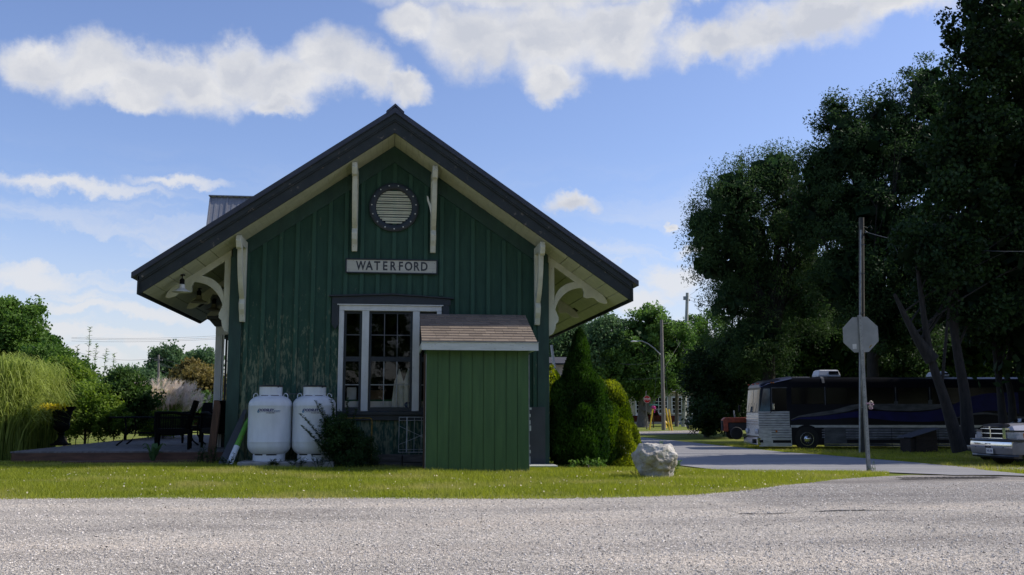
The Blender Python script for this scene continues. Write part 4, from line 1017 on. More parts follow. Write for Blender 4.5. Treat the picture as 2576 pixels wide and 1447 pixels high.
# ------------------------------------------------------------------ propane tanks
pad = MB(); pad.box(-2.62, -.95, 18.05, 18.95, -.03, .085); o = pad.build('concrete_slab', 'concrete', bevel=.012); tag(o, 'low concrete slab under the two white gas tanks', 'slab')
TR = .385
def tank(cx, cy, label):
    tk = thing('propane_tank', label, 'gas tank', (cx, cy, .085), group='white propane tanks against the station wall')
    z0 = .085; q = MB()
    prof = []
    for i in range(9):
        a = i/8*math.pi/2; prof.append((.18+(TR-.18)*math.sin(a)*1., z0+.10+.19*(1-math.cos(a))))
    prof += [(TR, z0+.34), (TR+.002, z0+.345), (TR, z0+.35), (TR, z0+.80), (TR, z0+.98), (TR+.002, z0+.985), (TR, z0+.99)]
    for i in range(1, 10):
        a = i/9*math.pi/2; prof.append((TR-(TR-.15)*(1-math.cos(a)), z0+1.0+.165*math.sin(a)))
    q.lathe(prof, (cx, cy, 0), 56); bd = q.build('tank_body', 'tank_white', tk, smooth=True)
    q = MB(); q.lathe([(.275, z0+.002), (.285, z0+.002), (.285, z0+.13), (.275, z0+.13)], (cx, cy, 0), 40); q.build('foot_ring', 'tank_white', tk, smooth=True)
    q = MB()
    for a0 in (-125, -75, 60, 180): 
        for s in range(5):
            a = R(a0+s*7-14); q.obox((cx+.287*math.cos(a), cy+.287*math.sin(a), z0+.118), (.006, .04, .02), Matrix.Rotation(a, 3, 'Z'))
    q.build('ring_slot', 'black_gap', tk)
    q = MB(); q.lathe([(.198, z0+1.155), (.203, z0+1.155), (.203, z0+1.335), (.198, z0+1.335)], (cx, cy, 0), 40); cl = q.build('collar', 'tank_white', tk, smooth=True)
    q = MB()
    for a0 in (-118, -62): 
        for s in range(7):
            a = R(a0+s*6-18); q.obox((cx+.205*math.cos(a), cy+.205*math.sin(a), z0+1.163), (.005, .024, .012), Matrix.Rotation(a, 3, 'Z'))
    a = R(-45); q.obox((cx+.205*math.cos(a), cy+.205*math.sin(a), z0+1.315), (.004, .03, .01), Matrix.Rotation(a, 3, 'Z'))
    q.build('collar_slot', 'black_gap', cl)
    q = MB(); q.lathe([(.214, z0+1.322), (.216, z0+1.325), (.214, z0+1.343), (.17, z0+1.352), (.05, z0+1.356)], (cx, cy, 0), 40); q.build('lid', 'black_plastic', tk, smooth=True)
    for s in (-1, 1):
        q = MB(); q.tube([(cx+s*(.265+.04*math.cos(a)), cy, z0+1.125+.062*math.sin(a)+.02) for a in [R(-40+i*26) for i in range(11)]], .0085, 8); q.build('lifting_lug', 'tank_white', tk, smooth=True)
    q = MB(); q.tube([(cx-.285, cy-.262, z0+.34), (cx-.285, cy-.262, z0+.98)], .002, 4); q.build('weld_seam', 'tank_white', bd)
    # lettering wrapped onto the shell, facing the lot
    rr = TR+.0035
    def wrap(vs, x0, zc, slant=.0): return [(cx+rr*math.sin((x0+x+slant*y)/rr), cy-rr*math.cos((x0+x+slant*y)/rr), zc+y) for x, y in vs]
    xc = .03
    for tx, sz, xo, zo, bo, sx, mt in (('DODSLEY', .060, -.062, .903, .0030, 1.06, 'decal_blue'), ('propane', .034, .138, .893, .0010, 1.0, 'decal_lightblue'), ('519-842-4700', .022, .015, .853, .0008, 1.15, 'decal_black')):
        tv, tf = text_faces(tx, sz, bo, sx); q = MB(); q.add(wrap(tv, xc+xo, z0+zo, .18), tf); q.build('lettering', mt, bd, fixn=False)
    q = MB(); q.add(wrap([(-.175, .0), (.185, .0), (.185, .004), (-.175, .004)][:], xc, z0+.868), [(0, 1, 2, 3)])
    nseg = 14; vs = []
    for i in range(nseg+1): vs += [(-.175+.36*i/nseg, 0), (-.175+.36*i/nseg, .004)]
    q = MB(); q.add(wrap(vs, xc, z0+.869), [(2*i, 2*i+2, 2*i+3, 2*i+1) for i in range(nseg)]); q.build('underline', 'decal_blue', bd, fixn=False)
    drop = [(0, .045), (.006, .022), (.018, .004), (.021, -.012), (.014, -.026), (0, -.031), (-.014, -.026), (-.021, -.012), (-.018, .004), (-.008, .018)]
    q = MB(); q.add(wrap(drop, xc-.205, z0+.885), [tuple(range(10))]); dd = q.build('emblem', 'decal_lightblue', bd, fixn=False)
    rr += .001; q = MB(); q.add(wrap([(x*.5+.003, y*.5-.008) for x, y in drop], xc-.205, z0+.885), [tuple(range(10))]); q.build('emblem_core', 'decal_pale', bd, fixn=False)
    return tk
tank(-2.13, 18.5, 'white propane tank nearest the station corner, fully in view')
tank(-1.35, 18.5, 'white propane tank partly hidden by the leafy bush')
q = MB(); q.tube(bez((-1.95, 18.6, 1.30), (-1.74, 18.7, 1.27), (-1.53, 18.6, 1.30), 8), .007, 6); o = q.build('gas_hose', 'wire_dark'); tag(o, 'thin dark hose linking the two propane tanks', 'hose')

# leaning rolled green and white sheet beside the tanks
lr = thing('rolled_bag', 'rolled green and white printed bag leaning against the wall left of the tanks', 'rolled bag', (-2.78, 18.5, .02))
a_, b_2 = Vector((-2.80, 18.35, .03)), Vector((-2.52, 18.85, .93))
q = MB(); q.tube([a_, a_.lerp(b_2, .35)], [.055, .052], 14); q.build('lower_end', 'tank_white', lr, smooth=True)
q = MB(); q.tube([a_.lerp(b_2, .351), a_.lerp(b_2, .8), a_.lerp(b_2, 1)], [.052, .04, .008], 14); q.build('upper_end', 'wrap_green', lr, smooth=True)
q = MB()
for k in range(3):
    p = a_.lerp(b_2, .42+.07*k)+Vector((0, -.05, -.02)); q.obox(p, (.04, .006, .035), Matrix.Rotation(.45, 3, 'Y'))
q.build('print', 'wrap_red', lr)
bd2 = MB(); bd2.prism([(-3.02, 18.45, .02), (-2.80, 18.45, .02), (-2.60, 18.9, 1.0), (-2.66, 18.9, 1.0)], (.0, .02, .0)); o = bd2.build('plank', 'grey_panel'); tag(o, 'dark plank leaning against the wall beside the rolled bag', 'plank')

# gas pipe
q = MB(); q.tube([(-1.05, WY-.06, .84), (-.36, WY-.06, .845), (-.325, WY-.06, .83), (-.315, WY-.06, .79), (-.315, WY-.06, -.05)], .013, 8); o = q.build('gas_pipe', 'pipe_yellow', smooth=True); tag(o, 'thin yellow gas pipe bending down the wall below the window', 'pipe')
# wire rack
q = MB(); yk = WY-.35
for a, b, r_ in (((.19, yk, .86), (.66, yk, .86), .006), ((.19, yk, .80), (.66, yk, .80), .004), ((.19, yk, .86), (.185, yk, .22), .005), ((.335, yk, .86), (.33, yk, .22), .012), ((.47, yk, .86), (.465, yk, .22), .004),((.60, yk, .86), (.595, yk, .22), .004),
                 ((.19, yk, .22), (.66, yk, .22), .006), ((.19, yk, .70), (.66, yk, .48), .004), ((.19, yk, .36), (.66, yk, .55), .004), ((.19, yk, .27), (.66, yk, .27), .004)): q.tube([a, b], r_, 6)
o = q.build('wire_trellis', 'wire_white'); tag(o, 'rusty white wire trellis panel standing left of the green shed', 'trellis')
tb = thing('timber_planter', 'low weathered timber box at the wall foot left of the green shed', 'planter', (.15, 18.3, -.1))
for z in (-.08, .065):
    q = MB(); q.box(-.26, .24, 18.28, 18.32, z, z+.135); q.build('board', 'old_timber', tb, bevel=.008); q = MB(); q.box(.262, .62, 18.28, 18.32, z-.01, z+.125); q.build('board', 'old_timber', tb, bevel=.008)
q = MB(); q.box(-.26, .62, 18.33, 18.85, -.08, .17); q.build('soil', 'bark_dark', tb)
# door step by the right corner
ds = thing('door_step', 'low white wooden step at the right corner of the station', 'step', (2.8, 18.6, -.1))
q = MB(); q.box(2.49, 3.10, 18.35, 18.92, -.05, -.02); q.build('tread', 'window_white', ds, bevel=.005); q = MB(); q.box(2.5, 3.06, 18.38, 18.9, -.11, -.051); q.build('riser', 'concrete', ds); q = MB(); q.box(2.5, 3.15, 18.05, 18.34, -.13, -.085); q.build('slab', 'concrete', ds)

# ------------------------------------------------------------------ deck, urn, patio set
DZ = .24; dx0, dx1 = -6.82, -3.08; dy0, dy1 = 19.35, 33
dk = thing('wooden_deck', 'weathered wooden deck with brown skirt along the left side of the station', 'deck', (-5.2, dy0, 0))
q = MB(); y = dy0
while y < dy1: q.box(dx0-.03, dx1, y, y+.135, DZ-.03, DZ+random.uniform(-.002, .002)); y += .142
q.build('deck_boards', 'deck_wood', dk)
q = MB(); q.box(dx0, dx1, dy0-.0, dy0+.03, DZ-.18, DZ-.031); q.box(dx0-.02, dx0+.01, dy0+.031, dy1, DZ-.18, DZ-.031); q.build('rim_board', 'deck_brown', dk)
q = MB(); q.box(dx0+.02, dx1, dy0+.05, dy0+.08, -.12, DZ-.19); q.build('skirt', 'deck_brown', dk)
q = MB(); q.box(-5.84, -3.15, dy0-.34, dy0-.0, .035, .07); q.build('step_tread', 'deck_brown', dk, bevel=.005)
q = MB(); q.box(-5.79, -3.15, dy0-.30, dy0-.27, -.12, .034); q.build('step_riser', 'deck_brown', dk)
q = MB(); q.box(-5.95, -3.4, dy0-.62, dy0-.31, -.075, -.045); q.build('step_tread', 'deck_brown', dk, bevel=.005)
q = MB(); q.box(-5.90, -3.4, dy0-.58, dy0-.55, -.16, -.076); q.build('step_riser', 'deck_brown', dk)
q = MB(); q.prism([(-3.28, 18.75, -.05), (-3.14, 18.75, -.05), (-3.06, 18.75, 1.06), (-3.09, 18.75, 1.17), (-3.17, 18.75, 1.17), (-3.19, 18.75, .9)], (0, .13, 0)); o = q.build('gate_post', 'post_brown', bevel=.01); tag(o, 'brown wooden post at the corner where the deck meets the station', 'post')

up_ = at(153, 1112, 22.9); ux, uy = up_.x, 22.9
ur = thing('garden_urn', 'black scalloped cast iron urn on a square foot at the left end of the deck', 'urn', (ux, uy, DZ))
q = MB(); q.box(ux-.17, ux+.17, uy-.17, uy+.17, DZ, DZ+0.0427); q.lathe([(.15, DZ+0.0439), (.13, DZ+0.0732), (.08, DZ+0.1220), (.055, DZ+0.1952), (.06, DZ+0.2196)], (ux, uy, 0), 28); q.build('foot', 'iron_black', ur, smooth=True)
q = MB(); q.lathe([(.06, DZ+0.2208), (.085, DZ+0.2440), (.055, DZ+0.2745), (.07, DZ+0.2989), (.13, DZ+0.3294), (.165, DZ+0.3782), (.175, DZ+0.4514), (.155, DZ+0.4758), (.155, DZ+0.5124), (.17, DZ+0.6100), (.20, DZ+0.7320), (.255, DZ+0.8174), (.275, DZ+0.8357), (.25, DZ+0.8296), (.16, DZ+0.7564)], (ux, uy, 0), 64,
               fn=lambda th, z: 1+.045*abs(math.sin(th*6))*(1 if z > DZ+0.4636 else .2)); q.build('bowl', 'iron_black', ur, smooth=True)
P = np.array(tuple(at(126, 1023, 22.5)))+RNG.normal(0, 1, (260, 3))*[.17, .1, .035]; fl = np_mesh('yellow_flowers', leaf_quads(P, .05, .9), 260, 4, 'flower_yellow', RNG.random(260)); tag(fl, 'yellow flower heads just behind the black urn', 'flowers')

# glass topped table
tp = at(316, 1058, 22.6); TX, TY, TZ = tp.x, 22.9, .24
tb = thing('patio_table', 'long glass topped patio table with curved black legs on the deck', 'table', (-4.95, TY, TZ))
x0, x1, y0, y1, zt_ = -5.95, -3.95, 22.4, 23.4, .84
q = MB(); q.tube([(x0, y0, zt_), (x1, y0, zt_), (x1, y1, zt_), (x0, y1, zt_), (x0, y0, zt_)], .018, 8); q.build('rim', 'iron_black', tb)
q = MB(); q.box(x0+.01, x1-.01, y0+.01, y1-.01, zt_+.006, zt_+.014); q.build('tabletop', 'window_glass', tb)
for lx, sg_ in ((x0+.3, -1), (x1-.3, 1)):
    for ly in (y0+.08, y1-.08):
        q = MB(); q.tube([(lx, ly, zt_-.02), (lx+sg_*-.03, ly, .62), (lx+sg_*-.02, ly, .45), (lx+sg_*.05, ly, .33), (lx+sg_*.16, ly, TZ)], .018, 8); q.build('leg', 'iron_black', tb, smooth=True)
q = MB(); q.tube([(x0+.3, y0+.1, .5), (x1-.3, y0+.1, .5)], .012, 6); q.tube([(x0+.3, y1-.1, .5), (x1-.3, y1-.1, .5)], .012, 6); q.build('stretcher', 'iron_black', tb)

def wicker_chair(label, loc, rz):
    """faces local -X"""
    ch = thing('wicker_armchair', label, 'chair', loc, rz, 'dark wicker armchairs on the deck', local=True)
    q = MB(); q.prism([(-.34, -.31, .30), (-.34, -.31, .40), (.30, -.31, .40), (.30, -.31, .30), (.1, -.31, .275), (-.15, -.31, .275)], (0, .62, 0)); q.build('seat', 'wicker', ch, bevel=.02)
    q = MB(); q.prism([(.17, -.29, .38), (.25, -.29, .36), (.41, -.29, .93), (.33, -.29, .95)], (0, .58, 0)); q.build('backrest', 'wicker', ch, bevel=.02)
    for s in (-1, 1):
        yy = s*.30
        q = MB(); q.tube([(-.37, yy, .69), (-.33, yy, .70), (-.05, yy, .705), (.15, yy, .68), (.32, yy, .65)], .028, 8); q.build('armrest', 'wicker', ch, smooth=True)
        q = MB(); q.tube([(-.35, yy, .70), (-.35, yy, .38)], .030, 8); 
        for z in np.arange(.42, .67, .021): q.tube([(-.33, yy, z), (.26, yy, z)], .0045, 4, False)
        for x in np.arange(-.30, .26, .045): q.tube([(x, yy, .39), (x, yy, .68)], .0045, 4, False)
        q.build('side_weave', 'wicker', ch)
        for x in (-.33, .27):
            q = MB(); q.tube([(x, yy*.95, .39), (x, yy*.95, .02), (x, yy*.95, 0)], [.034, .026, .026], 8); q.build('leg', 'wicker', ch)
    return ch
p1 = gp(455, 1116); wicker_chair('dark wicker armchair facing the table, seen from the side at the deck edge', (-4.12, 20.2, DZ), R(7))
wicker_chair('dark wicker armchair against the station wall behind the brown post', (-3.38, 21.0+.0, DZ), R(-62))
wicker_chair('dark wicker armchair on the far side of the patio table', (-4.35, 24.3, DZ), R(60))

# ------------------------------------------------------------------ boulder
rk = None
bm = bmesh.new(); bmesh.ops.create_icosphere(bm, subdivisions=6, radius=1)
from mathutils import noise as mn
rb = gp(1650, 1203); rc = Vector((rb.x+.10, rb.y+.28, rb.z-.02))
facets = [(Vector(d).normalized(), k) for d, k in (((-.9, -.35, .2), .78), ((.2, -1, .15), .72), ((.95, -.2, .1), .80), ((0, -.1, 1), .74), ((-.5, -.6, .75), .80), ((.6, -.4, .8), .84), ((-.25, -1, -.35), .66), ((.55, -.8, -.3), .70), ((-.8, .5, .4), .85), ((.3, .9, .3), .8), ((-.1, -.7, .95), .80), ((.9, .1, .6), .83))]
for v in bm.verts:
    d = v.co.normalized(); r = 1.
    for n_, k in facets:
        c = d.dot(n_)
        if c > .05: r = min(r, k/c)
    r += .07*mn.fractal(d*1.6, 1., 2., 4)+.04*mn.noise(d*3.1)+.010*mn.noise(d*13)+.004*mn.noise(d*31)
    if d.z < .12: r *= 1-.12*min((.12-d.z)*4, 1)*(.6+.8*mn.noise(d*2.1+Vector((7, 2, 1))))
    # stepped ledges
    r += .055*math.floor(3.5*mn.noise(d*2.3+Vector((3, 1, 0))))/3.5+.03*math.floor(3*mn.noise(Vector((d.x*1.5, d.y*1.5, d.z*6))+Vector((1, 9, 2))))/3
    p = d*r; wz = .72+.28*ss(p.z, -.8, .35)
    v.co = Vector((p.x*.43*float(wz), p.y*.36*float(wz), p.z*.40+.05*p.x*-.4+.24))+rc
me = bpy.data.meshes.new('boulder'); bm.to_mesh(me); bm.free(); me.materials.append(MATS['rock_white']); me.polygons.foreach_set('use_smooth', [True]*len(me.polygons))
me.set_sharp_from_angle(angle=R(32)) if hasattr(me, 'set_sharp_from_angle') else None
o = bpy.data.objects.new('boulder', me); C.objects.link(o); tag(o, 'large pale limestone boulder on the lawn beside the road', 'boulder')

def stalk_plant(name, label, base, stalks, mat, leaf=.06, cat='plant', nleaf=60, aspect=.28, group=None, sr=.004):
    b = Vector(base); pl = thing(name, label, cat, b, group=group); q = MB(); Vs = []; ts = []
    rg = np.random.default_rng(int(abs(b.x*100+b.y*10)))
    for (dx, dy, h, lx, ly) in stalks:
        a = b+Vector((dx, dy, 0)); c = a+Vector((lx, ly, h)); pts = bez(a, (a+c)/2+Vector((-lx*.25, -ly*.25, 0)), c, 6)
        q.tube(pts, [sr*(1-.6*i/5) for i in range(6)], 5)
        n = nleaf; f = np.sqrt(.05+.95*rg.random(n)); A = np.array([tuple(p) for p in pts]); s = f*5; i0 = np.clip(s.astype(int), 0, 4); fr = (s-i0)[:, None]
        cen = A[i0]*(1-fr)+A[i0+1]*fr; th = rg.random(n)*6.283; ln = leaf*(1.25-.7*f)*(.7+.6*rg.random(n))
        d = np.stack([np.cos(th), np.sin(th), .35+.5*rg.random(n)], 1); d = unit(d); sd_ = unit(np.cross(d, [0, 0, 1.]))
        w = (ln*aspect*.5)[:, None]; ln = ln[:, None]
        Vs.append(np.stack([cen, cen+d*ln*.45+sd_*w, cen+d*ln+np.array([0, 0, -.2])*ln, cen+d*ln*.45-sd_*w], 1).reshape(-1, 3)); ts.append(np.clip(.3+.5*f+rg.normal(0, .15, n), 0, 1))
    q.build('stem', 'leaf_shrub', pl); V = np.concatenate(Vs); np_mesh('foliage', V, len(V)//4, 4, mat, np.concatenate(ts), pl, tuple(b)); return pl
gb = gp(1700, 1200)
stalk_plant('goldenrod', 'tall leafy green goldenrod stalks growing at the right side of the boulder', gb+Vector((-.03, .05, 0)), [(.02, .1, .44, .03, 0), (-.10, .15, .56, -.04, .02), (-.08, 0, .33, -.12, 0), (-.02, 0, .24, -.05, -.05), (.04, .05, .25, .10, 0)], 'leaf_mid', .075, nleaf=70)
stalk_plant('weed', 'small leafy weed at the left foot of the boulder', gp(1598, 1200), [(0, 0, .16, .02, 0), (.04, 0, .1, .05, 0), (-.03, 0, .09, -.05, 0)], 'leaf_mid', .05, nleaf=22)

# ------------------------------------------------------------------ shrubs by the station
def bush(name, label, base, ells, mat, n, leaf, aspect, cr, seed, cat='bush', shell=(.55, 1), axis=None, axis_w=0., stems=8, group=None, per=60, fill=0, fs=.2, squash=.8):
    return tree(name, label, base, ells, mat, 'bark_dark', nclump=n, per=per, cr=cr, leaf=leaf, aspect=aspect, trunk_r=.03, nlimb=stems, seed=seed, cat=cat, group=group, shell=shell, fill=fill, fillsize=fs, fillr=.75, axis=axis, axis_w=axis_w, squash=squash,
                trunks=None, trunkname='stem')
bp_ = Vector((-.72, 18.0, -.05))
bush('leafy_bush', 'dark feathery bush growing in front of the right hand gas tank', bp_, [((-.72, 18.1, .32), (.42, .32, .38)), ((-.95, 18.0, .62), (.30, .2, .32)), ((-.5, 18.15, .25), (.30, .25, .30))], 'leaf_shrub', 150, .055, .28, .13, 3, per=55, axis=(0, 0, 1), axis_w=.25, fill=500, fs=.09)
stalk_plant('feathery_weed', 'thin feathery stems rising in front of the lettering on the right hand gas tank', Vector((-.88, 17.95, 0)),
            [(0, 0, 1.15, -.42, 0), (.05, 0, 1.3, -.22, 0), (-.05, 0, .92, -.62, 0), (.1, 0, 1.2, .05, 0), (0, .05, 1.02, -.12, .05), (-.1, 0, .72, -.55, 0), (.12, 0, 1.0, .18, 0), (-.02, 0, 1.1, -.32, 0), (.05, .02, .85, -.30, 0)], 'leaf_shrub', .085, nleaf=190, aspect=.42)
for k, (x, y, s) in enumerate([(-3.1, 18.5, .35), (-2.75, 18.1, .25), (-2.0, 17.98, .16), (-1.6, 17.98, .2), (-3.35, 18.7, .4), (-1.15, 17.9, .25), (-.3, 18.0, .22)]):
    lab = ['tangled weed at the foot of the brown deck post', 'grassy weed in front of the rolled bag', 'low weed in front of the left gas tank', 'low weed between the two gas tanks', 'tall weed at the end of the deck steps', 'weed at the right end of the concrete slab', 'low weed left of the timber planter'][k]
    stalk_plant('weed', lab, (x, y, float(G(x, y))), [(random.uniform(-.1, .1), 0, s*random.uniform(.5, 1), random.uniform(-.12, .12), -.03) for _ in range(9)], 'leaf_shrub', .075, nleaf=16, group=None)
# mullein rosette by the steps
ml = gp(385, 1166); mu_ = thing('mullein_plant', 'broad leaved pale green rosette growing in front of the deck steps', 'plant', ml)
for k in range(9):
    a = k*.7+.2; tl = .35 if k % 3 else .2; q = MB(); ln = .26 if k % 2 else .32; pts = []
    d = Vector((math.cos(a), math.sin(a)*.6, 0)); s_ = Vector((-d.y, d.x, 0)).normalized()
    vs = []
    for i in range(6):
        f = i/5; c = ml+d*(ln*f*(.5+.3*(k % 3)/2))+Vector((0, 0, tl*math.sin(f*2.0)*.95*(ln/.3))); w_ = .055*math.sin(math.pi*min(f*.88+.1, 1))+.004
        vs += [c-s_*w_+Vector((0,0,.012)), c, c+s_*w_+Vector((0,0,.012))]
    q.add(vs, [f_ for i in range(5) for f_ in ((3*i, 3*i+1, 3*i+4, 3*i+3), (3*i+1, 3*i+2, 3*i+5, 3*i+4))], .6); q.build('leaf', 'leaf_mullein', mu_, smooth=True, fixn=False)

# cedars: sprays on a surface of revolution
def cedar(name, label, base, prof, mat, n, leaf, seed, cat='cedar', lump=.15):
    b = Vector(base); rg = np.random.default_rng(seed); H = prof[-1][1]
    zz = np.linspace(0, H, 400); rr = np.interp(zz, [p[1] for p in prof], [p[0] for p in prof]); wgt = rr+.03; wgt /= wgt.sum()
    z = zz[rg.choice(400, n, p=wgt)]+rg.normal(0, .02, n); th = rg.random(n)*6.283; r0 = np.interp(z, [p[1] for p in prof], [p[0] for p in prof])
    # lumps of foliage
    K = 240; lt = rg.random(K)*6.283; lz = rg.random(K)*H; la = rg.normal(0, 1, K)
    dth = np.abs((th[:, None]-lt[None]+np.pi) % (2*np.pi)-np.pi)*np.maximum(r0, .2)[:, None]; g = np.exp(-(dth**2+(z[:, None]-lz[None])**2*.6)/(2*.10**2)); lum = (g*la[None]).sum(1)*.75
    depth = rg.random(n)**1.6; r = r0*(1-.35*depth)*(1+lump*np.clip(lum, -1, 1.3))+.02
    P = np.stack([r*np.cos(th), r*np.sin(th), z+.06*np.clip(lum, -1, 1)], 1)+np.array(tuple(b))
    out = np.stack([np.cos(th)*.75, np.sin(th)*.75, np.full(n, .95)], 1)
    t = thing(name, label, cat, b)
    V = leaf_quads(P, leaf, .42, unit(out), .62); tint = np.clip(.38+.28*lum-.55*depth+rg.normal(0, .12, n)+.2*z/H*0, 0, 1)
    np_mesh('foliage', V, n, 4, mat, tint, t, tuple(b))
    q = MB(); q.tube([b-Vector((0,0,.1)), b+Vector((0,0,H*.45)), b+Vector((0,0,H*.9))], [.06, .04, .01], 8); 
    for k in range(14):
        z_ = H*(.1+.75*k/14); a = k*2.4; rr_ = float(np.interp(z_+.2, [p[1] for p in prof], [p[0] for p in prof]))*.8; q.tube([b+Vector((0,0,z_)), b+Vector((rr_*math.cos(a), rr_*math.sin(a), z_+.25))], [.018, .006], 5)
    q.build('trunk', 'bark_dark', t)
    return t
c1 = gp(1470, 1176)
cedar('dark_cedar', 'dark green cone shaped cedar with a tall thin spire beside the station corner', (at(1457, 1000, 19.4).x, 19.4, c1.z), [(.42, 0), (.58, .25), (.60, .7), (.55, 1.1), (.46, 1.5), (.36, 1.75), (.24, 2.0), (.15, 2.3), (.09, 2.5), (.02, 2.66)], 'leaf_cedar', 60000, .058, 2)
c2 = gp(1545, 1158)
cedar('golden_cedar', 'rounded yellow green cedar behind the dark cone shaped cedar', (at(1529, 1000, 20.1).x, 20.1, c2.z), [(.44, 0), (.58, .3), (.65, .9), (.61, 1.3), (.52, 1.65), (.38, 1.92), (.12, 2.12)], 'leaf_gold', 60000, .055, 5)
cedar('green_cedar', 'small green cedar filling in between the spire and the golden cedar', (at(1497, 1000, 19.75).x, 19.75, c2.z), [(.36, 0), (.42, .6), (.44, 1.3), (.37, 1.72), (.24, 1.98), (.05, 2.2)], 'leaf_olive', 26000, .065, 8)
cedar('golden_cedar', 'yellow green cedar glimpsed between the station corner and the dark cedar', (at(1392, 1000, 25).x, 25.0, -.3), [(.4, 0), (.62, .5), (.6, 1.2), (.4, 1.9), (.05, 2.35)], 'leaf_gold', 16000, .09, 6)
bush('garden_shrub', 'light green shrub low between the station corner and the dark cedar', (3.42, 21.0, -.1), [((3.42, 21.0, .35), (.3, .3, .45))], 'leaf_bright', 40, .06, .5, .15, 9)
bush('ground_ivy', 'low trailing leafy plant at the foot of the dark cedar', gp(1480, 1180), [(tuple(gp(1480, 1178)+Vector((0, 0, .05))), (.42, .18, .10))], 'leaf_mid', 30, .055, .6, .09, 10, cat='plant', per=30)
q = MB(); q.box(3.10, 3.22, 21.9, 22.0, -.2, 1.25); o = q.build('fence_post', 'post_brown'); tag(o, 'brown fence post just beyond the right corner of the station', 'post')

# ------------------------------------------------------------------ near stop sign (seen from behind)
sb = gp(2187, 1188); SY = sb.y; s_top = at(2163, 785, SY-.25)
ssn = thing('stop_sign', 'grey back of an octagonal road sign on a leaning steel post at the lawn tip', 'road sign', sb)
ax = (s_top-sb).normalized(); fwd = Vector(FW); fwd.z = 0; fwd.normalize(); rgt = Vector(RT)
yv = ax.cross(rgt).normalized()*-1
if yv.y < 0: yv = -yv
rv = yv.cross(ax).normalized(); rv = rv if rv.x > 0 else -rv
def loc(o_, a, b, c): return o_+rv*a+yv*b+ax*c
Hs = (s_top-sb).length
q = MB()
for a0, a1, b0, b1 in ((-.030, .030, -.004, .0), (-.034, -.029, -.004, .028), (.029, .034, -.004, .028), (-.048, -.034, .026, .030), (.034, .048, .026, .030)):
    pts = [loc(sb, a, b, -.1) for a, b in ((a0, b0), (a1, b0), (a1, b1), (a0, b1))]; q.prism(pts, ax*(Hs*.98+.1))
post = q.build('post', 'galvanised', ssn)
q = MB(); z = .35
while z < Hs-.1:
    q.prism([loc(sb, .006*math.cos(t_), -.0045, z+.006*math.sin(t_)) for t_ in [i*math.pi/3 for i in range(6)]], yv*.0004); z += .0508*1.5
q.build('bolt_hole', 'black_gap', post)
oc = at(2164, 842, SY-.2); oc = sb+ax*((oc-sb).dot(ax)); Ro = .375/math.cos(math.pi/8)
def octa(r, b, dz=0): return [loc(oc, .0+r*math.cos(math.pi/8+k*math.pi/4), b, r*math.sin(math.pi/8+k*math.pi/4)) for k in range(8)]
q = MB(); q.prism(octa(Ro, .034), yv*.003); q.build('sign_plate', 'sign_aluminium', ssn)
q = MB(); q.prism(octa(Ro-.004, .0373), yv*.001); q.build('sign_face', 'red_sign', ssn)
def rectp(a0, a1, c0, c1, b=.0335): return [loc(oc, a, b, c) for a, c in ((a0, c0), (a1, c0), (a1, c1), (a0, c1))]
q = MB(); q.prism(rectp(-.185, -.10, -.30, -.195, .0325), yv*.001); q.build('sticker', 'sticker_white', ssn)
q = MB(); q.prism([loc(oc, a, .0325, c) for a, c in ((.17, -.30), (.22, -.25), (.235, -.225), (.20, -.235), (.165, -.275))], yv*.001); q.build('sticker', 'pipe_yellow', ssn)
q = MB()
for c in (.24, .02, -.28): q.lathe([(.012, 0), (.012, .008)], loc(oc, 0, -.006, c), 8, RX)
q.build('bolt', 'galvanised', ssn)
rbp = at(2183, 1016, SY-.1)
rb_ = thing('ribbon', 'faded pink and cream ribbon tied around the road sign post', 'ribbon', rbp)
q = MB(); q.tube([rbp+Vector((.035*math.cos(a), .03*math.sin(a)-.01, .012*math.sin(2*a))) for a in [i*.524 for i in range(13)]], .012, 6); q.build('band', 'mauve_ribbon', rb_, smooth=True)
for k, (dx, dz, mt) in enumerate([(.05, .035, 'cream_ribbon'), (.065, -.01, 'mauve_ribbon'), (.03, -.05, 'cream_ribbon'), (.04, -.085, 'mauve_ribbon')]):
    q = MB(); c = rbp+Vector((dx, -.05, dz)); q.tube([c+Vector((.035*math.cos(a), .02*math.sin(a*2), .022*math.sin(a))) for a in [i*.7 for i in range(10)]], .011, 6); q.build('bow_loop', mt, rb_, smooth=True)

# drain grate
dg = gp(2385, 1206); gr = thing('drain_grate', 'rusty slotted storm drain grate in the asphalt at the road junction', 'drain', dg)
q = MB()
for k in range(16):
    x = dg.x-.75+k*.1; z_ = float(G(x, dg.y))+.026; q.box(x, x+.05, dg.y-.07, dg.y+.07, z_, z_+.006)
q.box(dg.x-.8, dg.x+.85, dg.y-.09, dg.y-.071, dg.z+.024, dg.z+.028); q.box(dg.x-.8, dg.x+.85, dg.y+.071, dg.y+.09, dg.z+.024, dg.z+.028)
q.build('grate', 'old_timber', gr); q = MB(); q.box(dg.x-.78, dg.x+.83, dg.y-.07, dg.y+.07, dg.z+.021, dg.z+.0235); q.build('pit', 'black_gap', gr)

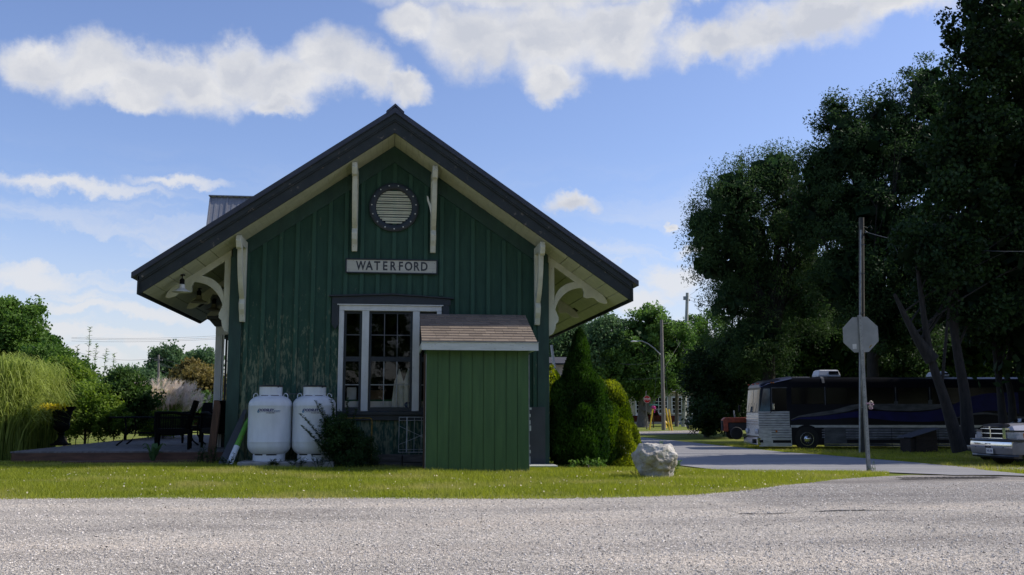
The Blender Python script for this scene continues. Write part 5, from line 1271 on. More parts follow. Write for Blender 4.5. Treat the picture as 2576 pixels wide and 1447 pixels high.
# ------------------------------------------------------------------ utility pole with conduit
pb_ = gp(2168, 1141); PT = at(2167, 548, pb_.y)
up = thing('utility_pole', 'dark timber utility pole with pale conduit standing behind the near road sign', 'utility pole', pb_)
q = MB(); q.tube([pb_-Vector((0,0,.3)), PT], [.135, .105], 16); q.build('pole', 'pole_dark', up, smooth=True)
c0 = gp(2157, 1139); c0 = Vector((pb_.x-.14, pb_.y-.12, pb_.z)); c1_ = Vector((PT.x-.10, PT.y-.12, at(2160, 580, pb_.y).z))
q = MB(); q.tube([c0, c1_], .042, 10); cn = q.build('conduit', 'galvanised', up, smooth=True)
q = MB()
for f in (.2, .42, .62, .8, .93):
    p = c0.lerp(c1_, f); q.box(p.x-.05, p.x+.16, p.y-.05, p.y-.03, p.z, p.z+.03)
q.build('strap', 'galvanised', cn)
q = MB(); q.tube([c1_, c1_+Vector((0, 0, .06)), c1_+Vector((.1, -.02, .14)), c1_+Vector((.3, 0, .10)), c1_+Vector((.42, 0, .2)), c1_+Vector((.50, 0, .05)), c1_+Vector((.3, 0, -.1)), c1_+Vector((.12, .0, .02))], .008, 6); q.build('cable_loop', 'wire_dark', up)
q = MB(); q.lathe([(.03, -.04), (.045, -.02), (.045, .02), (.03, .04)], PT+Vector((.16, -.05, -.62)), 10); q.build('insulator', 'galvanised', up)
def wire(a, b, sag, label, r_=.008, mat='wire_dark'):
    a, b = Vector(a), Vector(b); q = MB(); q.tube([a.lerp(b, i/14)-Vector((0, 0, sag*4*(i/14)*(1-i/14))) for i in range(15)], r_, 4); o = q.build('overhead_wire', mat); return tag(o, label, 'wire')
wire(PT+Vector((.18, -.05, -.62)), at(2620, 632, 26), .25, 'overhead wire running right from the pole behind the road sign', .012)

# ------------------------------------------------------------------ motorhome bus
bo = at(1909, 1133, 43)
ang = math.atan2(RT[1], RT[0])
bus = thing('motorhome_bus', 'long black and silver converted coach with blue swooshes parked under the trees', 'bus', bo, ang, local=True)
k_ = .004486
def BXZ(zx, zy): return ((zx-200)*k_, (1210-zy)*k_)
Wd = 2.5
def side(pts, mat, name, y=-.004, par=None, th=.004, flip=False):
    q = MB(); q.prism([(*[BXZ(*p)[0]], y, BXZ(*p)[1]) for p in pts], (0, -th, 0)); return q.build(name, mat, par or bus)
LB = 12.3
# shell lofted along the length; local y 0 = near side, y Wd = far side
def sec(x, z0, z1, ins, rake=0, rr=.28):
    pts = [(ins, z0), (ins, z1-rr), (ins+rr*.3, z1-rr*.3), (ins+rr, z1), (Wd-ins-rr, z1), (Wd-ins-rr*.3, z1-rr*.3), (Wd-ins, z1-rr), (Wd-ins, z0)]
    return [(x+rake*max(0, (z-1.3))/1.9, y, z) for y, z in pts]
q = MB(); q.loft([sec(.06, .32, 2.92, .10, .18, .2), sec(.22, .30, 3.0, .03, .12, .25), sec(.6, .26, 3.12, 0, 0), sec(1.5, .26, 3.24, 0, 0), sec(LB, .26, 3.24, 0, 0)]); shell = q.build('body', 'bus_black', bus, smooth=True)
q = MB(); q.loft([[(x+.18*max(0, z-1.3)/1.9, y, z) for y, z in ((i_, zz), (i_+.25, zz+.12), (Wd-i_-.25, zz+.12), (Wd-i_, zz))] for x, zz, i_ in ((.02, 2.78, .10), (.35, 2.93, -.01), (1.4, 3.16, -.01))]); q.build('roof_cap', 'bus_roof', bus, smooth=True)
side([(205, 830), (515, 827), (515, 985), (205, 985)], 'stainless', 'front_side_panel', -.003)
side([(205, 987), (1790*2.2, 987), (1790*2.2, 963), (523, 963), (523, 984), (205, 984)][:4]+[(523, 963), (523, 985)], 'stainless', 'belt_rail', -.009)
def flutes(x0, x1, z0, z1, n, par):
    q = MB()
    for i in range(n):
        z = z0+(z1-z0)*(i+.5)/n; X0, Z = BXZ(x0, z); X1, _ = BXZ(x1, z)
        q.prism([(X0, -.008, Z-.022), (X0, -.022, Z), (X0, -.008, Z+.022)], (X1-X0, 0, 0))
    return q.build('fluting', 'bus_trim', par)
side([(205, 988), (530, 988), (530, 1172), (205, 1172)], 'stainless', 'lower_side_panel', -.003)
flutes(208, 512, 832, 980, 6, bus); flutes(330, 528, 1000, 1095, 4, bus)
lower = side([(850, 988), (3000, 988), (3000, 1172), (850, 1172)], 'bus_silver', 'luggage_panel', -.003)
flutes(1068, 3000, 1000, 1100, 4, lower); flutes(830, 858, 1000, 1095, 4, lower)
side([(342, 1110), (522, 1110), (522, 1138), (342, 1138)], 'black_gap', 'vent_slot', -.008); side([(1075, 1105), (2990, 1105), (2990, 1138), (1075, 1138)], 'black_gap', 'vent_slot', -.008)
side([(868, 1005), (1060, 1003), (1060, 1130), (868, 1130)], 'bus_silver', 'luggage_door', -.008); side([(1085, 1028), (1165, 1028), (1165, 1098), (1085, 1098)], 'bus_silver', 'fuel_door', -.012)
for z in (1150, 1172): side([(850, z-4), (3000, z-4), (3000, z+2), (850, z+2)], 'chrome', 'sill_trim', -.010)
for x in (1520, 1980, 2440, 2860): side([(x-2, 990), (x+2, 990), (x+2, 1170), (x-2, 1170)], 'black_gap', 'door_gap', -.026)
for a, b in ((540, 865), (887, 1215), (1240, 1560), (1600, 1900), (1940, 2260), (2300, 2620)): side([(a, 592), (b, 592), (b, 752), (a, 756)], 'bus_glass', 'window', -.003)
for a in (876, 1225, 1580, 1920, 2280): side([(a-5, 585), (a+4, 585), (a+4, 765), (a-5, 765)], 'bus_silver', 'window_pillar', -.004, th=.003)
side([(345, 600), (490, 596), (493, 815), (370, 822), (345, 800)], 'bus_glass', 'driver_window', -.003)
side([(340, 590), (500, 588), (500, 596), (346, 600), (346, 815), (338, 818)], 'bus_silver', 'window_trim', -.005)
def curve(f, x0, x1, n=60): return [(x0+(x1-x0)*i/n, f(x0+(x1-x0)*i/n)) for i in range(n+1)]
def itp(tab): return lambda x: float(np.interp(x, [a for a, b in tab], [b for a, b in tab]))
def smooth_curve(tab, n=70):
    xs_ = np.linspace(tab[0][0], tab[-1][0], n); X = np.array([a for a, b in tab]); Yv = np.array([b for a, b in tab])
    # catmull-rom in x
    out = []
    for x in xs_:
        i = int(np.clip(np.searchsorted(X, x)-1, 0, len(X)-2)); f = (x-X[i])/(X[i+1]-X[i]); p0, p1, p2, p3 = Yv[max(i-1, 0)], Yv[i], Yv[i+1], Yv[min(i+2, len(X)-1)]
        out.append((float(x), float(.5*((2*p1)+(p2-p0)*f+(2*p0-5*p1+4*p2-p3)*f*f+(-p0+3*p1-3*p2+p3)*f**3))))
    return out
def swoosh(up_t, lo_t, mat, name, y, n=70):
    A = smooth_curve(up_t, n); B = smooth_curve(lo_t, n); q = MB()
    vs = [(BXZ(*p)[0], y, BXZ(*p)[1]) for p in A]+[(BXZ(*p)[0], y, BXZ(*p)[1]) for p in B]
    q.add(vs, [(i, i+1, n+i+1, n+i) for i in range(n-1)]); return q.build(name, mat, bus, fixn=False)
swoosh([(530, 905), (600, 872), (800, 838), (950, 815), (1100, 775), (1200, 755), (1320, 742), (1480, 735), (1620, 728), (1760, 740), (2000, 700), (2150, 640), (2300, 600)],
       [(530, 912), (600, 886), (800, 872), (950, 852), (1100, 826), (1200, 800), (1320, 800), (1480, 818), (1620, 820), (1760, 822), (2000, 800), (2150, 740), (2300, 650)], 'bus_silver', 'silver_swoosh', -.0055)
swoosh([(530, 918), (600, 890), (800, 877), (950, 860), (1100, 840), (1250, 822), (1400, 826), (1600, 835), (1800, 835), (2000, 810), (2150, 760), (2300, 690), (2500, 650), (2800, 640)],
       [(530, 922), (600, 905), (800, 908), (950, 905), (1100, 890), (1250, 890), (1400, 905), (1600, 925), (1800, 930), (2000, 925), (2150, 905), (2300, 860), (2500, 820), (2800, 850)], 'bus_navy', 'navy_swoosh', -.0075)
swoosh([(2050, 912), (2200, 880), (2350, 845), (2500, 840), (2700, 870), (2900, 880)], [(2050, 916), (2200, 890), (2350, 862), (2500, 858), (2700, 890), (2900, 900)], 'bus_silver', 'silver_swoosh', -.0095)
# front end
def front(y0, y1, z0, z1, mat, name, xf=.0, th=.05):
    q = MB(); r0 = .18*max(0, z0-1.3)/1.9; r1 = .18*max(0, z1-1.3)/1.9
    q.prism([(.05+r0+xf, y0, z0), (.05+r0+xf, y1, z0), (.05+r1+xf, y1, z1), (.05+r1+xf, y0, z1)], (-th, 0, 0)); return q.build(name, mat, bus)
front(.06, Wd-.06, .62, 1.66, 'stainless', 'front_panel', .02, .03)
for k in range(4): front(.06, Wd-.06, 1.14+k*.12, 1.155+k*.12, 'chrome', 'front_trim', -.012, .012)
q = MB(); q.loft([[(x, y, z) for y, z in ((.02+i_, 1.70), (.02+i_, 2.72), (1.2, 2.74), (1.2, 1.68))] for x, i_ in ((.20, -.028), (.02, .10))]); 
q = MB(); q.loft([[(.075+r_, y, z) for y, z, r_ in ((.13, 1.68, .03), (1.22, 1.68, .03), (1.22, 2.70, .13), (.13, 2.70, .13))], [(.03+r_, y, z) for y, z, r_ in ((.14, 1.69, .03), (1.21, 1.69, .03), (1.21, 2.69, .13), (.14, 2.69, .13))]]); q.build('windshield', 'windshield_glass', bus)
q = MB(); q.loft([[(.075+r_, y, z) for y, z, r_ in ((1.28, 1.68, .03), (2.37, 1.68, .03), (2.37, 2.70, .13), (1.28, 2.70, .13))], [(.03+r_, y, z) for y, z, r_ in ((1.29, 1.69, .03), (2.36, 1.69, .03), (2.36, 2.69, .13), (1.29, 2.69, .13))]]); q.build('windshield', 'windshield_glass', bus)
q = MB(); q.prism([(.09, -.006, 1.70), (.56, -.006, 1.70), (.58, -.006, 2.74), (.28, -.006, 2.72)], (0, .004, 0)); q.build('corner_glass', 'windshield_glass', bus)
q = MB(); q.box(-.08, .10, -.03, Wd+.03, .22, .56); bp2 = q.build('bumper', 'chrome', bus, bevel=.03); q = MB(); q.box(-.16, -.081, .3, .52, .30, .48); q.build('bumper_guard', 'rubber', bp2, bevel=.01); q = MB(); q.box(.04, .20, -.045, -.031, .34, .46); q.build('bumper_guard', 'rubber', bp2, bevel=.01)
for y in (.22, .48, 2.02, 2.28):
    q = MB(); q.lathe([(.11, 0), (.115, .03), (.09, .05), (.02, .055)], (.03, y, .82), 20, Matrix.Rotation(R(-90), 3, 'Y')); q.build('headlight', 'lamp_lens', bus, smooth=True)
q = MB(); q.lathe([(.05, 0), (.045, .02)], (*[BXZ(380, 1024)[0]], -.02, BXZ(380, 1024)[1]), 14, RX); q.build('marker_light', 'amber', bus)
for x, z, mt in ((345, 543, 'amber'), (365, 543, 'amber')):
    X, Z = BXZ(x, z); q = MB(); q.box(X-.03, X+.03, -.02, .03, Z-.02, Z+.02); q.build('marker_light', mt, bus)
for y in (.3, .5, 1.2, 1.3, 2.1): q = MB(); q.box(.10, .17, y-.03, y+.03, 2.93, 2.97); q.build('marker_light', 'red_lens', bus)
q = MB(); X, Z = BXZ(345, 782); q.box(X-.05, X+.05, -.24, -.16, Z-.13, Z+.14); mr = q.build('mirror', 'chrome', bus, bevel=.02); q = MB(); q.tube([(X+.02, -.19, Z-.12), (X-.06, -.16, Z-.2), (X-.1, -.03, Z-.26)], .012, 6); q.tube([(X, -.19, Z+.13), (X, -.02, Z+.22)], .012, 6); q.build('mirror_arm', 'iron_black', mr)
q = MB(); q.box(-.25, -.17, Wd+.10, Wd+.22, 1.7, 2.0); mr = q.build('mirror', 'iron_black', bus, bevel=.02); q = MB(); q.tube([(-.2, Wd+.15, 1.7), (.05, Wd, 1.6)], .012, 6); q.build('mirror_arm', 'iron_black', mr)
q = MB(); q.tube([(.0, .9, 1.66), (.05, .75, 2.1)], .008, 5); q.tube([(.0, 1.9, 1.66), (.05, 1.75, 2.1)], .008, 5); q.build('wiper', 'iron_black', bus)
def buswheel(zx):
    X, Z = BXZ(zx, 1106); q = MB()
    ar = [(X+.66*math.cos(a), -.012, .50+.62*math.sin(a)) for a in [R(i*10) for i in range(0, 19)]]+[(X-.66, -.012, .26), (X+.66, -.012, .26)]
    q.prism(ar, (0, -.004, 0)); q.build('wheel_arch', 'black_gap', bus)
    q = MB(); q.lathe([(.29, -.03), (.49, -.02), (.52, .04), (.52, .26), (.29, .28)], (X, .22, .50), 40, RX); wh = q.build('wheel', 'rubber', bus, smooth=True)
    q = MB(); q.lathe([(.300, 0), (.315, .008), (.30, .03), (.275, .03), (.26, .01)], (X, -.04, .50), 40, RX); q.lathe([(.262, 0), (.23, .006), (.14, .012), (.10, .03), (.09, .07), (.04, .09)], (X, -.045, .50), 32, RX)
    q.build('rim', 'chrome', wh, smooth=True)
    q = MB()
    for k in range(10): a = k*.628; q.lathe([(.018, 0), (.018, .03), (.01, .04)], (X+.165*math.cos(a), -.05, .50+.165*math.sin(a)), 6, RX)
    q.build('lug_nut', 'chrome', wh)
    q = MB()
    for k in range(5): a = k*1.2566+.3; q.obox((X+.225*math.cos(a), -.053, .50+.225*math.sin(a)), (.03, .003, .06), Matrix.Rotation(-a, 3, 'Y'))
    q.build('hand_hole', 'black_gap', wh)
for zx in (680, 2480): buswheel(zx)
def ac(zx0, zx1, z0, z1):
    X0, Z0 = BXZ(zx0, z1); X1, Z1 = BXZ(zx1, z0); q = MB(); Z0 = max(Z0, 3.25)
    q.loft([[(x, y, z) for x, y in ((X0+i_, .75+i_), (X1-i_, .75+i_), (X1-i_, 1.75-i_), (X0+i_, 1.75-i_))] for z, i_ in ((Z0, .0), (Z0+.08, 0), (Z1-.04, .06), (Z1, .12))]); a_ = q.build('air_conditioner', 'ac_white', bus, bevel=.02)
    q = MB(); n = 13
    for i in range(n): x = X0+(X1-X0)*(.48+.45*i/n); q.box(x, x+.022, .74, .752+.03, Z0+.09, Z1-.07)
    q.build('grille', 'black_gap', a_)
ac(870, 1092, 408, 478); ac(2052, 2200, 425, 475)
X0, Z0 = BXZ(612, 488); q = MB(); q.box(X0, X0+.78, .8, 1.5, 3.22, 3.27); q.build('roof_hatch', 'ac_white', bus, bevel=.01)
X0, _ = BXZ(850, 0); q = MB(); q.loft([[(X0+dx, y, z) for y, z in ((-.008, 2.96), (.09, 3.16), (.3, 3.25), (.3, 3.27), (.08, 3.18), (-.02, 2.98))] for dx in (0, .12)]); q.build('roof_band', 'bus_silver', bus)
q = MB(); q.box(.6, LB-.3, .3, Wd-.3, .22, .4); q.build('underbody', 'black_gap', bus)

# ------------------------------------------------------------------ pickup truck and the car beside it
def veh_sec(x, half): return [(x, y, z) for y, z in half]+[(x, -y, z) for y, z in half[::-1]]
def vehicle(name, label, cat, front_mid, phi, group=None):
    """local +X is the way it faces; front bumper at x=0"""
    fw = Vector(FW); fw.z = 0; fw.normalize(); rt = Vector(RT); d = -fw*math.cos(phi)-rt*math.sin(phi)
    return thing(name, label, cat, front_mid, math.atan2(d.y, d.x), group, local=True)
tf_ = at(2502, 1168, 27.0); tf_.z = float(G(tf_.x, tf_.y))
tr = vehicle('pickup_truck', 'silver pickup truck with a chrome grille parked at the right edge under the trees', 'pickup truck', tf_, R(79))
def H8(w, z0, zmid, wm, zs_, ztop, wt): return [(w*.96, z0), (w, z0+.12), (wm, zmid), (wm*.985, zs_-.05), (wt+.1, zs_), (wt, ztop-.03), (wt*.5, ztop), (.02, ztop+.005)]
q = MB(); q.loft([veh_sec(-.10, H8(.90, .55, .8, .93, .93, 1.12, .46)), veh_sec(-.22, H8(.97, .52, .8, .985, .98, 1.18, .56)), veh_sec(-.9, H8(.98, .5, .8, .99, 1.02, 1.22, .60)), veh_sec(-2.15, H8(.98, .5, .8, .99, 1.05, 1.25, .62)), veh_sec(-2.2, H8(.98, .5, .8, .99, 1.08, 1.26, .70))]); q.build('hood', 'truck_silver', tr, smooth=True)
q = MB(); q.box(-3.9, -2.201, -.98, .98, .5, 1.15); q.loft([veh_sec(-2.22, [(.90, 1.151), (.88, 1.2), (.86, 1.22), (.02, 1.23)]), veh_sec(-2.75, [(.88, 1.151), (.80, 1.6), (.72, 1.78), (.02, 1.80)]), veh_sec(-3.7, [(.88, 1.151), (.80, 1.6), (.72, 1.80), (.02, 1.82)]), veh_sec(-3.9, [(.88, 1.151), (.82, 1.55), (.74, 1.74), (.02, 1.76)])]); q.build('cab', 'truck_silver', tr, smooth=True)
q = MB(); q.box(-6.1, -3.95, -.98, -.93, .55, 1.15); q.box(-6.1, -3.95, .93, .98, .55, 1.15); q.box(-6.1, -6.05, -.929, .929, .55, 1.15); q.box(-6.049, -3.95, -.929, .929, .55, .7); q.build('cargo_bed', 'truck_silver', tr)
q = MB(); q.prism([(-2.26, -.80, 1.24), (-2.26, .80, 1.24), (-2.73, .70, 1.77), (-2.73, -.70, 1.77)], (.02, 0, .015)); q.build('windshield', 'bus_glass', tr)
for s in (-1, 1):
    q = MB(); q.prism([(-2.45, s*.905, 1.2), (-3.7, s*.905, 1.2), (-3.7, s*.835, 1.68), (-2.8, s*.835, 1.68)], (0, s*.01, 0)); q.build('side_window', 'bus_glass', tr)
# grille: bowed crosshair
q = MB(); q.loft([[(x, y, z) for x, y in ((-.12, -.46), (-.02, -.44), (.05, 0), (-.02, .44), (-.12, .46))] for z in (.80, 1.07)]); gz = q.build('grille', 'black_gap', tr)
def bow(y): return .052-.16*abs(y)**1.3*.6
def bar(pts, r_, mat_='chrome', nm='grille_bar', par=gz):
    q = MB(); q.tube(pts, r_, 8); return q.build(nm, mat_, par, smooth=True)
ysn = [-.46+.92*i/12 for i in range(13)]
for z in (.80, .935, 1.065): bar([(bow(y)+.012, y, z) for y in ysn], .017)
bar([(.07, 0, .79), (.07, 0, 1.09)], .02)
for s in (-1, 1):
    q = MB(); q.box(-.10, .02, s*.45-.04*(s < 0)-0, s*.45+.04*(s > 0)+.0, .785, 1.09) if False else q.loft([[(-.12, s*.45, z), (.015, s*.44, z), (-.02, s*.52, z), (-.14, s*.54, z)] for z in (.785, 1.09)]); q.build('grille_surround', 'chrome', gz)
q = MB(); q.loft([veh_sec(.05, [(.36, 1.10), (.36, 1.12), (.3, 1.135), (.02, 1.14)]), veh_sec(-.02, [(.46, 1.085), (.46, 1.15), (.4, 1.185), (.02, 1.19)]), veh_sec(-.20, [(.50, 1.10), (.50, 1.18), (.42, 1.205), (.02, 1.215)])]); q.build('bug_guard', 'truck_black', tr, smooth=True)
q = MB(); q.prism([(.085, y, z) for y, z in ((-.03, 1.13), (.03, 1.13), (.035, 1.09), (0, 1.035), (-.035, 1.09))], (.01, 0, 0)); q.build('hood_emblem', 'chrome', tr)
for s in (-1, 1):
    q = MB(); q.loft([[(x, s*y, z) for z in (.80, .97)] + [(x-.03, s*y, z) for z in (.97, .80)] for x, y in ((-.04, .56), (-.06, .78))]); hl = q.build('headlight', 'lamp_lens', tr)
    q = MB(); q.loft([[(x, s*y, z) for z in (.80, .965)] + [(x-.04, s*(y-.01), z) for z in (.965, .80)] for x, y in ((-.06, .785), (-.13, .93), (-.22, .975))]); q.build('headlight', 'lamp_lens', tr)
    q = MB(); q.loft([[(x, s*y, z) for z in (.80, .955)] + [(x-.02, s*(y-.012), z) for z in (.955, .80)] for x, y in ((-.225, .982), (-.36, .998))]); q.build('turn_signal', 'amber', tr)
    q = MB(); q.loft([[(x, s*y, z) for z in (.972, 1.03)] + [(x-.04, s*(y-.01), z) for z in (1.03, .972)] for x, y in ((-.03, .56), (-.06, .8), (-.20, .975), (-.36, .998))]); q.build('lamp_brow', 'truck_black', tr)
def bsec(x, y, z0, z1, d=.06): return [(x, y, z0), (x+.02, y, (z0+z1)/2), (x, y, z1), (x-d, y, z1), (x-d, y, z0)]
yb = [(.0-.0, -.98), (.10, -.9), (.16, -.6), (.18, 0), (.16, .6), (.10, .9), (0, .98)]
q = MB(); q.loft([bsec(x-.02, y, .50, .70) for x, y in yb[1:-1]]); bmpr = q.build('bumper', 'chrome', tr, smooth=True)
q = MB(); q.loft([bsec(x-.01, y, .705, .78) for x, y in [(-.28, -1.0)]+yb+[(-.28, 1.0)]]); q.build('bumper_top', 'truck_black', bmpr, smooth=True)
q = MB(); q.loft([bsec(x-.03, y, .36, .69, .1) for x, y in [(-.50, -1.0), (-.28, -1.0)]+yb+[(-.28, 1.0), (-.5, 1.0)]]); q.build('bumper_skin', 'truck_grey', bmpr, smooth=True)
q = MB(); q.loft([bsec(x-.06, y, .25, .355, .1) for x, y in yb]); q.build('air_dam', 'truck_black', bmpr)
for y in (-.52, .0-.02, .52):
    q = MB(); q.box(.155, .172, y-.12, y+.12, .53, .65) if abs(y) < .1 else q.box(.10, .150, y-.10, y+.10, .53, .65); q.build('fog_opening', 'black_gap', bmpr)
def plate(par, x, y, z, txt):
    q = MB(); q.box(x, x+.008, y-.15, y+.15, z-.075, z+.075); p = q.build('number_plate', 'white_sign', par, bevel=.003)
    tv, tf2 = text_faces(txt, .10, .002, .85); q = MB(); q.add([(x+.010, yy+y, zz+z) for yy, zz in tv], tf2); q.build('plate_number', 'decal_blue', p, fixn=False)
plate(bmpr, .19, .08, .44, '945-8B')
def carwheel(par, x, y, r=.38, wd=.25):
    q = MB(); My = Matrix.Rotation(R(90 if y < 0 else -90), 3, 'X'); q.lathe([(r*.6, 0), (r*.93, .0), (r, .04), (r, wd), (r*.6, wd)], (x, y-(wd if y > 0 else -wd), r), 32, My if False else Matrix.Rotation(R(-90 if y > 0 else 90), 3, 'X')); w_ = q.build('wheel', 'rubber', par, smooth=True)
    q = MB(); q.lathe([(r*.62, 0), (r*.55, .01), (r*.2, .04), (.03, .05)], (x, y+(.002 if y > 0 else -.002), r), 24, Matrix.Rotation(R(-90 if y > 0 else 90), 3, 'X')); q.build('rim', 'chrome', w_, smooth=True)
for x in (-.95, -4.4):
    for y in (-.96, .96): carwheel(tr, x, y)
for x in (-.95, -4.4):
    for s in (-1, 1):
        q = MB(); q.prism([(x+.47*math.cos(a), s*.992, .42+.47*math.sin(a)) for a in [R(i*12) for i in range(16)]]+[(x-.47, s*.992, .3), (x+.47, s*.992, .3)], (0, s*.006, 0)); q.build('wheel_arch', 'black_gap', tr)
q = MB(); q.box(-5.3, -.3, -.7, .7, .3, .52); q.build('chassis', 'black_gap', tr)

cf = at(2466, 1160, 30.0); cf.z = float(G(cf.x, cf.y))
cr_ = vehicle('parked_car', 'dark car with a round headlight half hidden behind the silver pickup', 'car', cf, R(79))
q = MB(); q.loft([veh_sec(0, [(.6, .35), (.66, .55), (.60, .68), (.02, .70)]), veh_sec(-.2, [(.82, .30), (.86, .6), (.78, .80), (.02, .84)]), veh_sec(-1.2, [(.86, .28), (.88, .7), (.80, .90), (.02, .95)]), veh_sec(-3.9, [(.86, .28), (.88, .75), (.80, .92), (.02, .97)]), veh_sec(-4.4, [(.8, .35), (.8, .7), (.7, .88), (.02, .9)])]); q.build('body', 'car_dark', cr_, smooth=True)
q = MB(); q.loft([veh_sec(-1.1, [(.76, .93), (.7, .95), (.5, .96), (.02, .97)]), veh_sec(-1.8, [(.72, .94), (.64, 1.3), (.5, 1.36), (.02, 1.38)]), veh_sec(-3.0, [(.72, .94), (.64, 1.32), (.5, 1.38), (.02, 1.40)]), veh_sec(-3.8, [(.72, .94), (.66, 1.0), (.5, 1.02), (.02, 1.03)])]); q.build('greenhouse', 'bus_glass', cr_, smooth=True)
for s in (-1, 1):
    q = MB(); q.lathe([(.12, 0), (.13, .03), (.09, .06), (.02, .07)], (-.10, s*.56, .62), 22, Matrix.Rotation(R(90), 3, 'Y')); q.build('headlight', 'lamp_lens', cr_, smooth=True)
q = MB(); q.loft([bsec(x-.02, y*.85, .34, .52) for x, y in yb]); q.build('bumper', 'car_dark', cr_, smooth=True); plate(cr_, .17, .10, .42, 'BKWT')
for x in (-.85, -3.5):
    for y in (-.84, .84): carwheel(cr_, x, y, .31, .2)

# sloping-roofed wooden box between the trees
kb = gp(2310, 1137); kn = thing('wooden_crate', 'old slope roofed wooden box standing in the grass left of the tree trunks', 'wooden box', kb, R(14)-R(7), local=True)
q = MB()
for i in range(4): q.box(-.30, .66, -.35, -.32, .0+i*.16, .155+i*.16)
for i in range(4): q.box(-.33, -.301, -.35, .45, .0+i*.16, .155+i*.16); q.box(.661, .69, -.35, .45, .0+i*.16, .155+i*.16)
q.prism([(-.33, -.318, .64), (.69, -.318, .64), (.69, -.318, .92), (-.33, -.318, .66)], (0, .02, 0)); q.box(-.30, .66, .42, .45, 0, .64); q.build('box_body', 'crate_timber', kn)
q = MB(); q.prism([(-.62, -.46, .60), (.78, -.46, .96), (.80, -.46, .985), (-.60, -.46, .625)], (0, 1.0, 0)); q.build('lid', 'grey_panel', kn, bevel=.004)
q = MB(); q.box(-.56, -.30, -.30, .40, 0, .56); q.build('side_bin', 'crate_timber', kn)

# ------------------------------------------------------------------ ornamental grasses
def grass_clump(name, label, base, n, hmin, hmax, rad, reach, wd, mat, seed, plume_mat=None, nplume=0, droop=.5, cat='ornamental grass', seg=6, part='blades'):
    b = Vector(base); rg = np.random.default_rng(seed); t = thing(name, label, cat, b)
    th = rg.random(n)*6.283; r0 = rad*np.sqrt(rg.random(n)); H = hmin+(hmax-hmin)*rg.random(n)**.7
    out = reach*(.15+.85*rg.random(n))*(1.1-.5*(H-hmin)/(hmax-hmin+1e-6)); th2 = th+rg.normal(0, 1.1, n)
    base_ = np.stack([r0*np.cos(th), r0*np.sin(th), np.zeros(n)], 1); P = []
    dr = droop*(.3+.9*rg.random(n))
    for i in range(seg+1):
        f = i/seg; z = H*(np.sin(np.minimum(f*1.25, 1.25)*1.3)/1.0)*(1-dr*.45*f**4); o = out*f**1.9
        P.append(base_+np.stack([o*np.cos(th2), o*np.sin(th2), z], 1))
    w = wd*(.7+.6*rg.random(n)); side_ = np.stack([-np.sin(th2+rg.normal(0, .8, n)), np.cos(th2), rg.normal(0, .2, n)], 1); side_ = unit(side_); Q = []
    for i in range(seg):
        w0 = (w*(1-(i/seg)**2)*.5)[:, None]; w1 = (w*(1-((i+1)/seg)**2)*.5+.0005)[:, None]
        Q.append(np.stack([P[i]-side_*w0, P[i]+side_*w0, P[i+1]+side_*w1, P[i+1]-side_*w1], 1))
    V = np.stack(Q, 1).reshape(-1, 3)+np.array(tuple(b)); tint = np.clip(np.repeat(rg.normal(.5, .2, n), seg)+np.tile(np.linspace(-.12, .28, seg), n), 0, 1)
    np_mesh(part, V, n*seg, 4, mat, tint, t, tuple(b))
    if plume_mat:
        idx = rg.choice(n, nplume, replace=False) if nplume < n else np.arange(n)
        tip = P[-1][idx]*np.array([1, 1, 1])+np.stack([rg.normal(0, .05, len(idx)), rg.normal(0, .05, len(idx)), .05+.25*rg.random(len(idx))], 1)
        d0 = unit(np.stack([np.cos(th2[idx])*.45, np.sin(th2[idx])*.45, np.ones(len(idx))], 1)); k = 34
        f = rg.random((len(idx), k)); dd = d0[:, None]+rg.normal(0, .35, (len(idx), k, 3)); dd /= np.linalg.norm(dd, axis=2, keepdims=True)
        ln = .16+.10*rg.random((len(idx), k)); s = tip[:, None]+d0[:, None]*(f[..., None]-.5)*.26; e = s+dd*ln[..., None]-np.array([0, 0, .05])*f[..., None]
        sd_ = np.cross(dd, [0, 1., .1]); sd_ /= np.linalg.norm(sd_, axis=2, keepdims=True); ww = .0055
        V = np.stack([s-sd_*ww, s+sd_*ww, e], 2).reshape(-1, 3)+np.array(tuple(b))
        np_mesh('plumes', V, len(idx)*k, 3, plume_mat, np.clip(rg.normal(.6, .22, len(idx)*k), 0, 1), t, tuple(b))
    return t
def gz_(x, y): return (x, y, float(G(x, y)))
a = at(35, 1150, 21.8); grass_clump('maiden_grass', 'big arching clump of yellow green maiden grass at the left edge by the deck corner', gz_(-8.0, 21.2), 5200, .9, 2.35, .75, .95, .032, 'blade_miscanthus', 3, droop=.7)
grass_clump('maiden_grass', 'yellow green maiden grass spilling low against the left end of the deck', gz_(-8.05, 23.3), 3600, .8, 2.3, .7, .9, .028, 'blade_miscanthus', 4, droop=.7)
grass_clump('maiden_grass', 'tall maiden grass with a few loose seed stalks rising at the far left edge', gz_(-9.3, 24.2), 3400, 1.1, 2.6, .7, 1.2, .030, 'blade_miscanthus', 5, 'plume', 16, droop=.8)
p = at(395, 1075, 30.5); grass_clump('plume_grass', 'round clump of grass topped with pinkish buff plumes beyond the patio table', (p.x, 30.5, p.z-.25), 3200, .8, 1.55, .5, 1.15, .018, 'blade_miscanthus', 6, 'plume', 420, droop=.8)

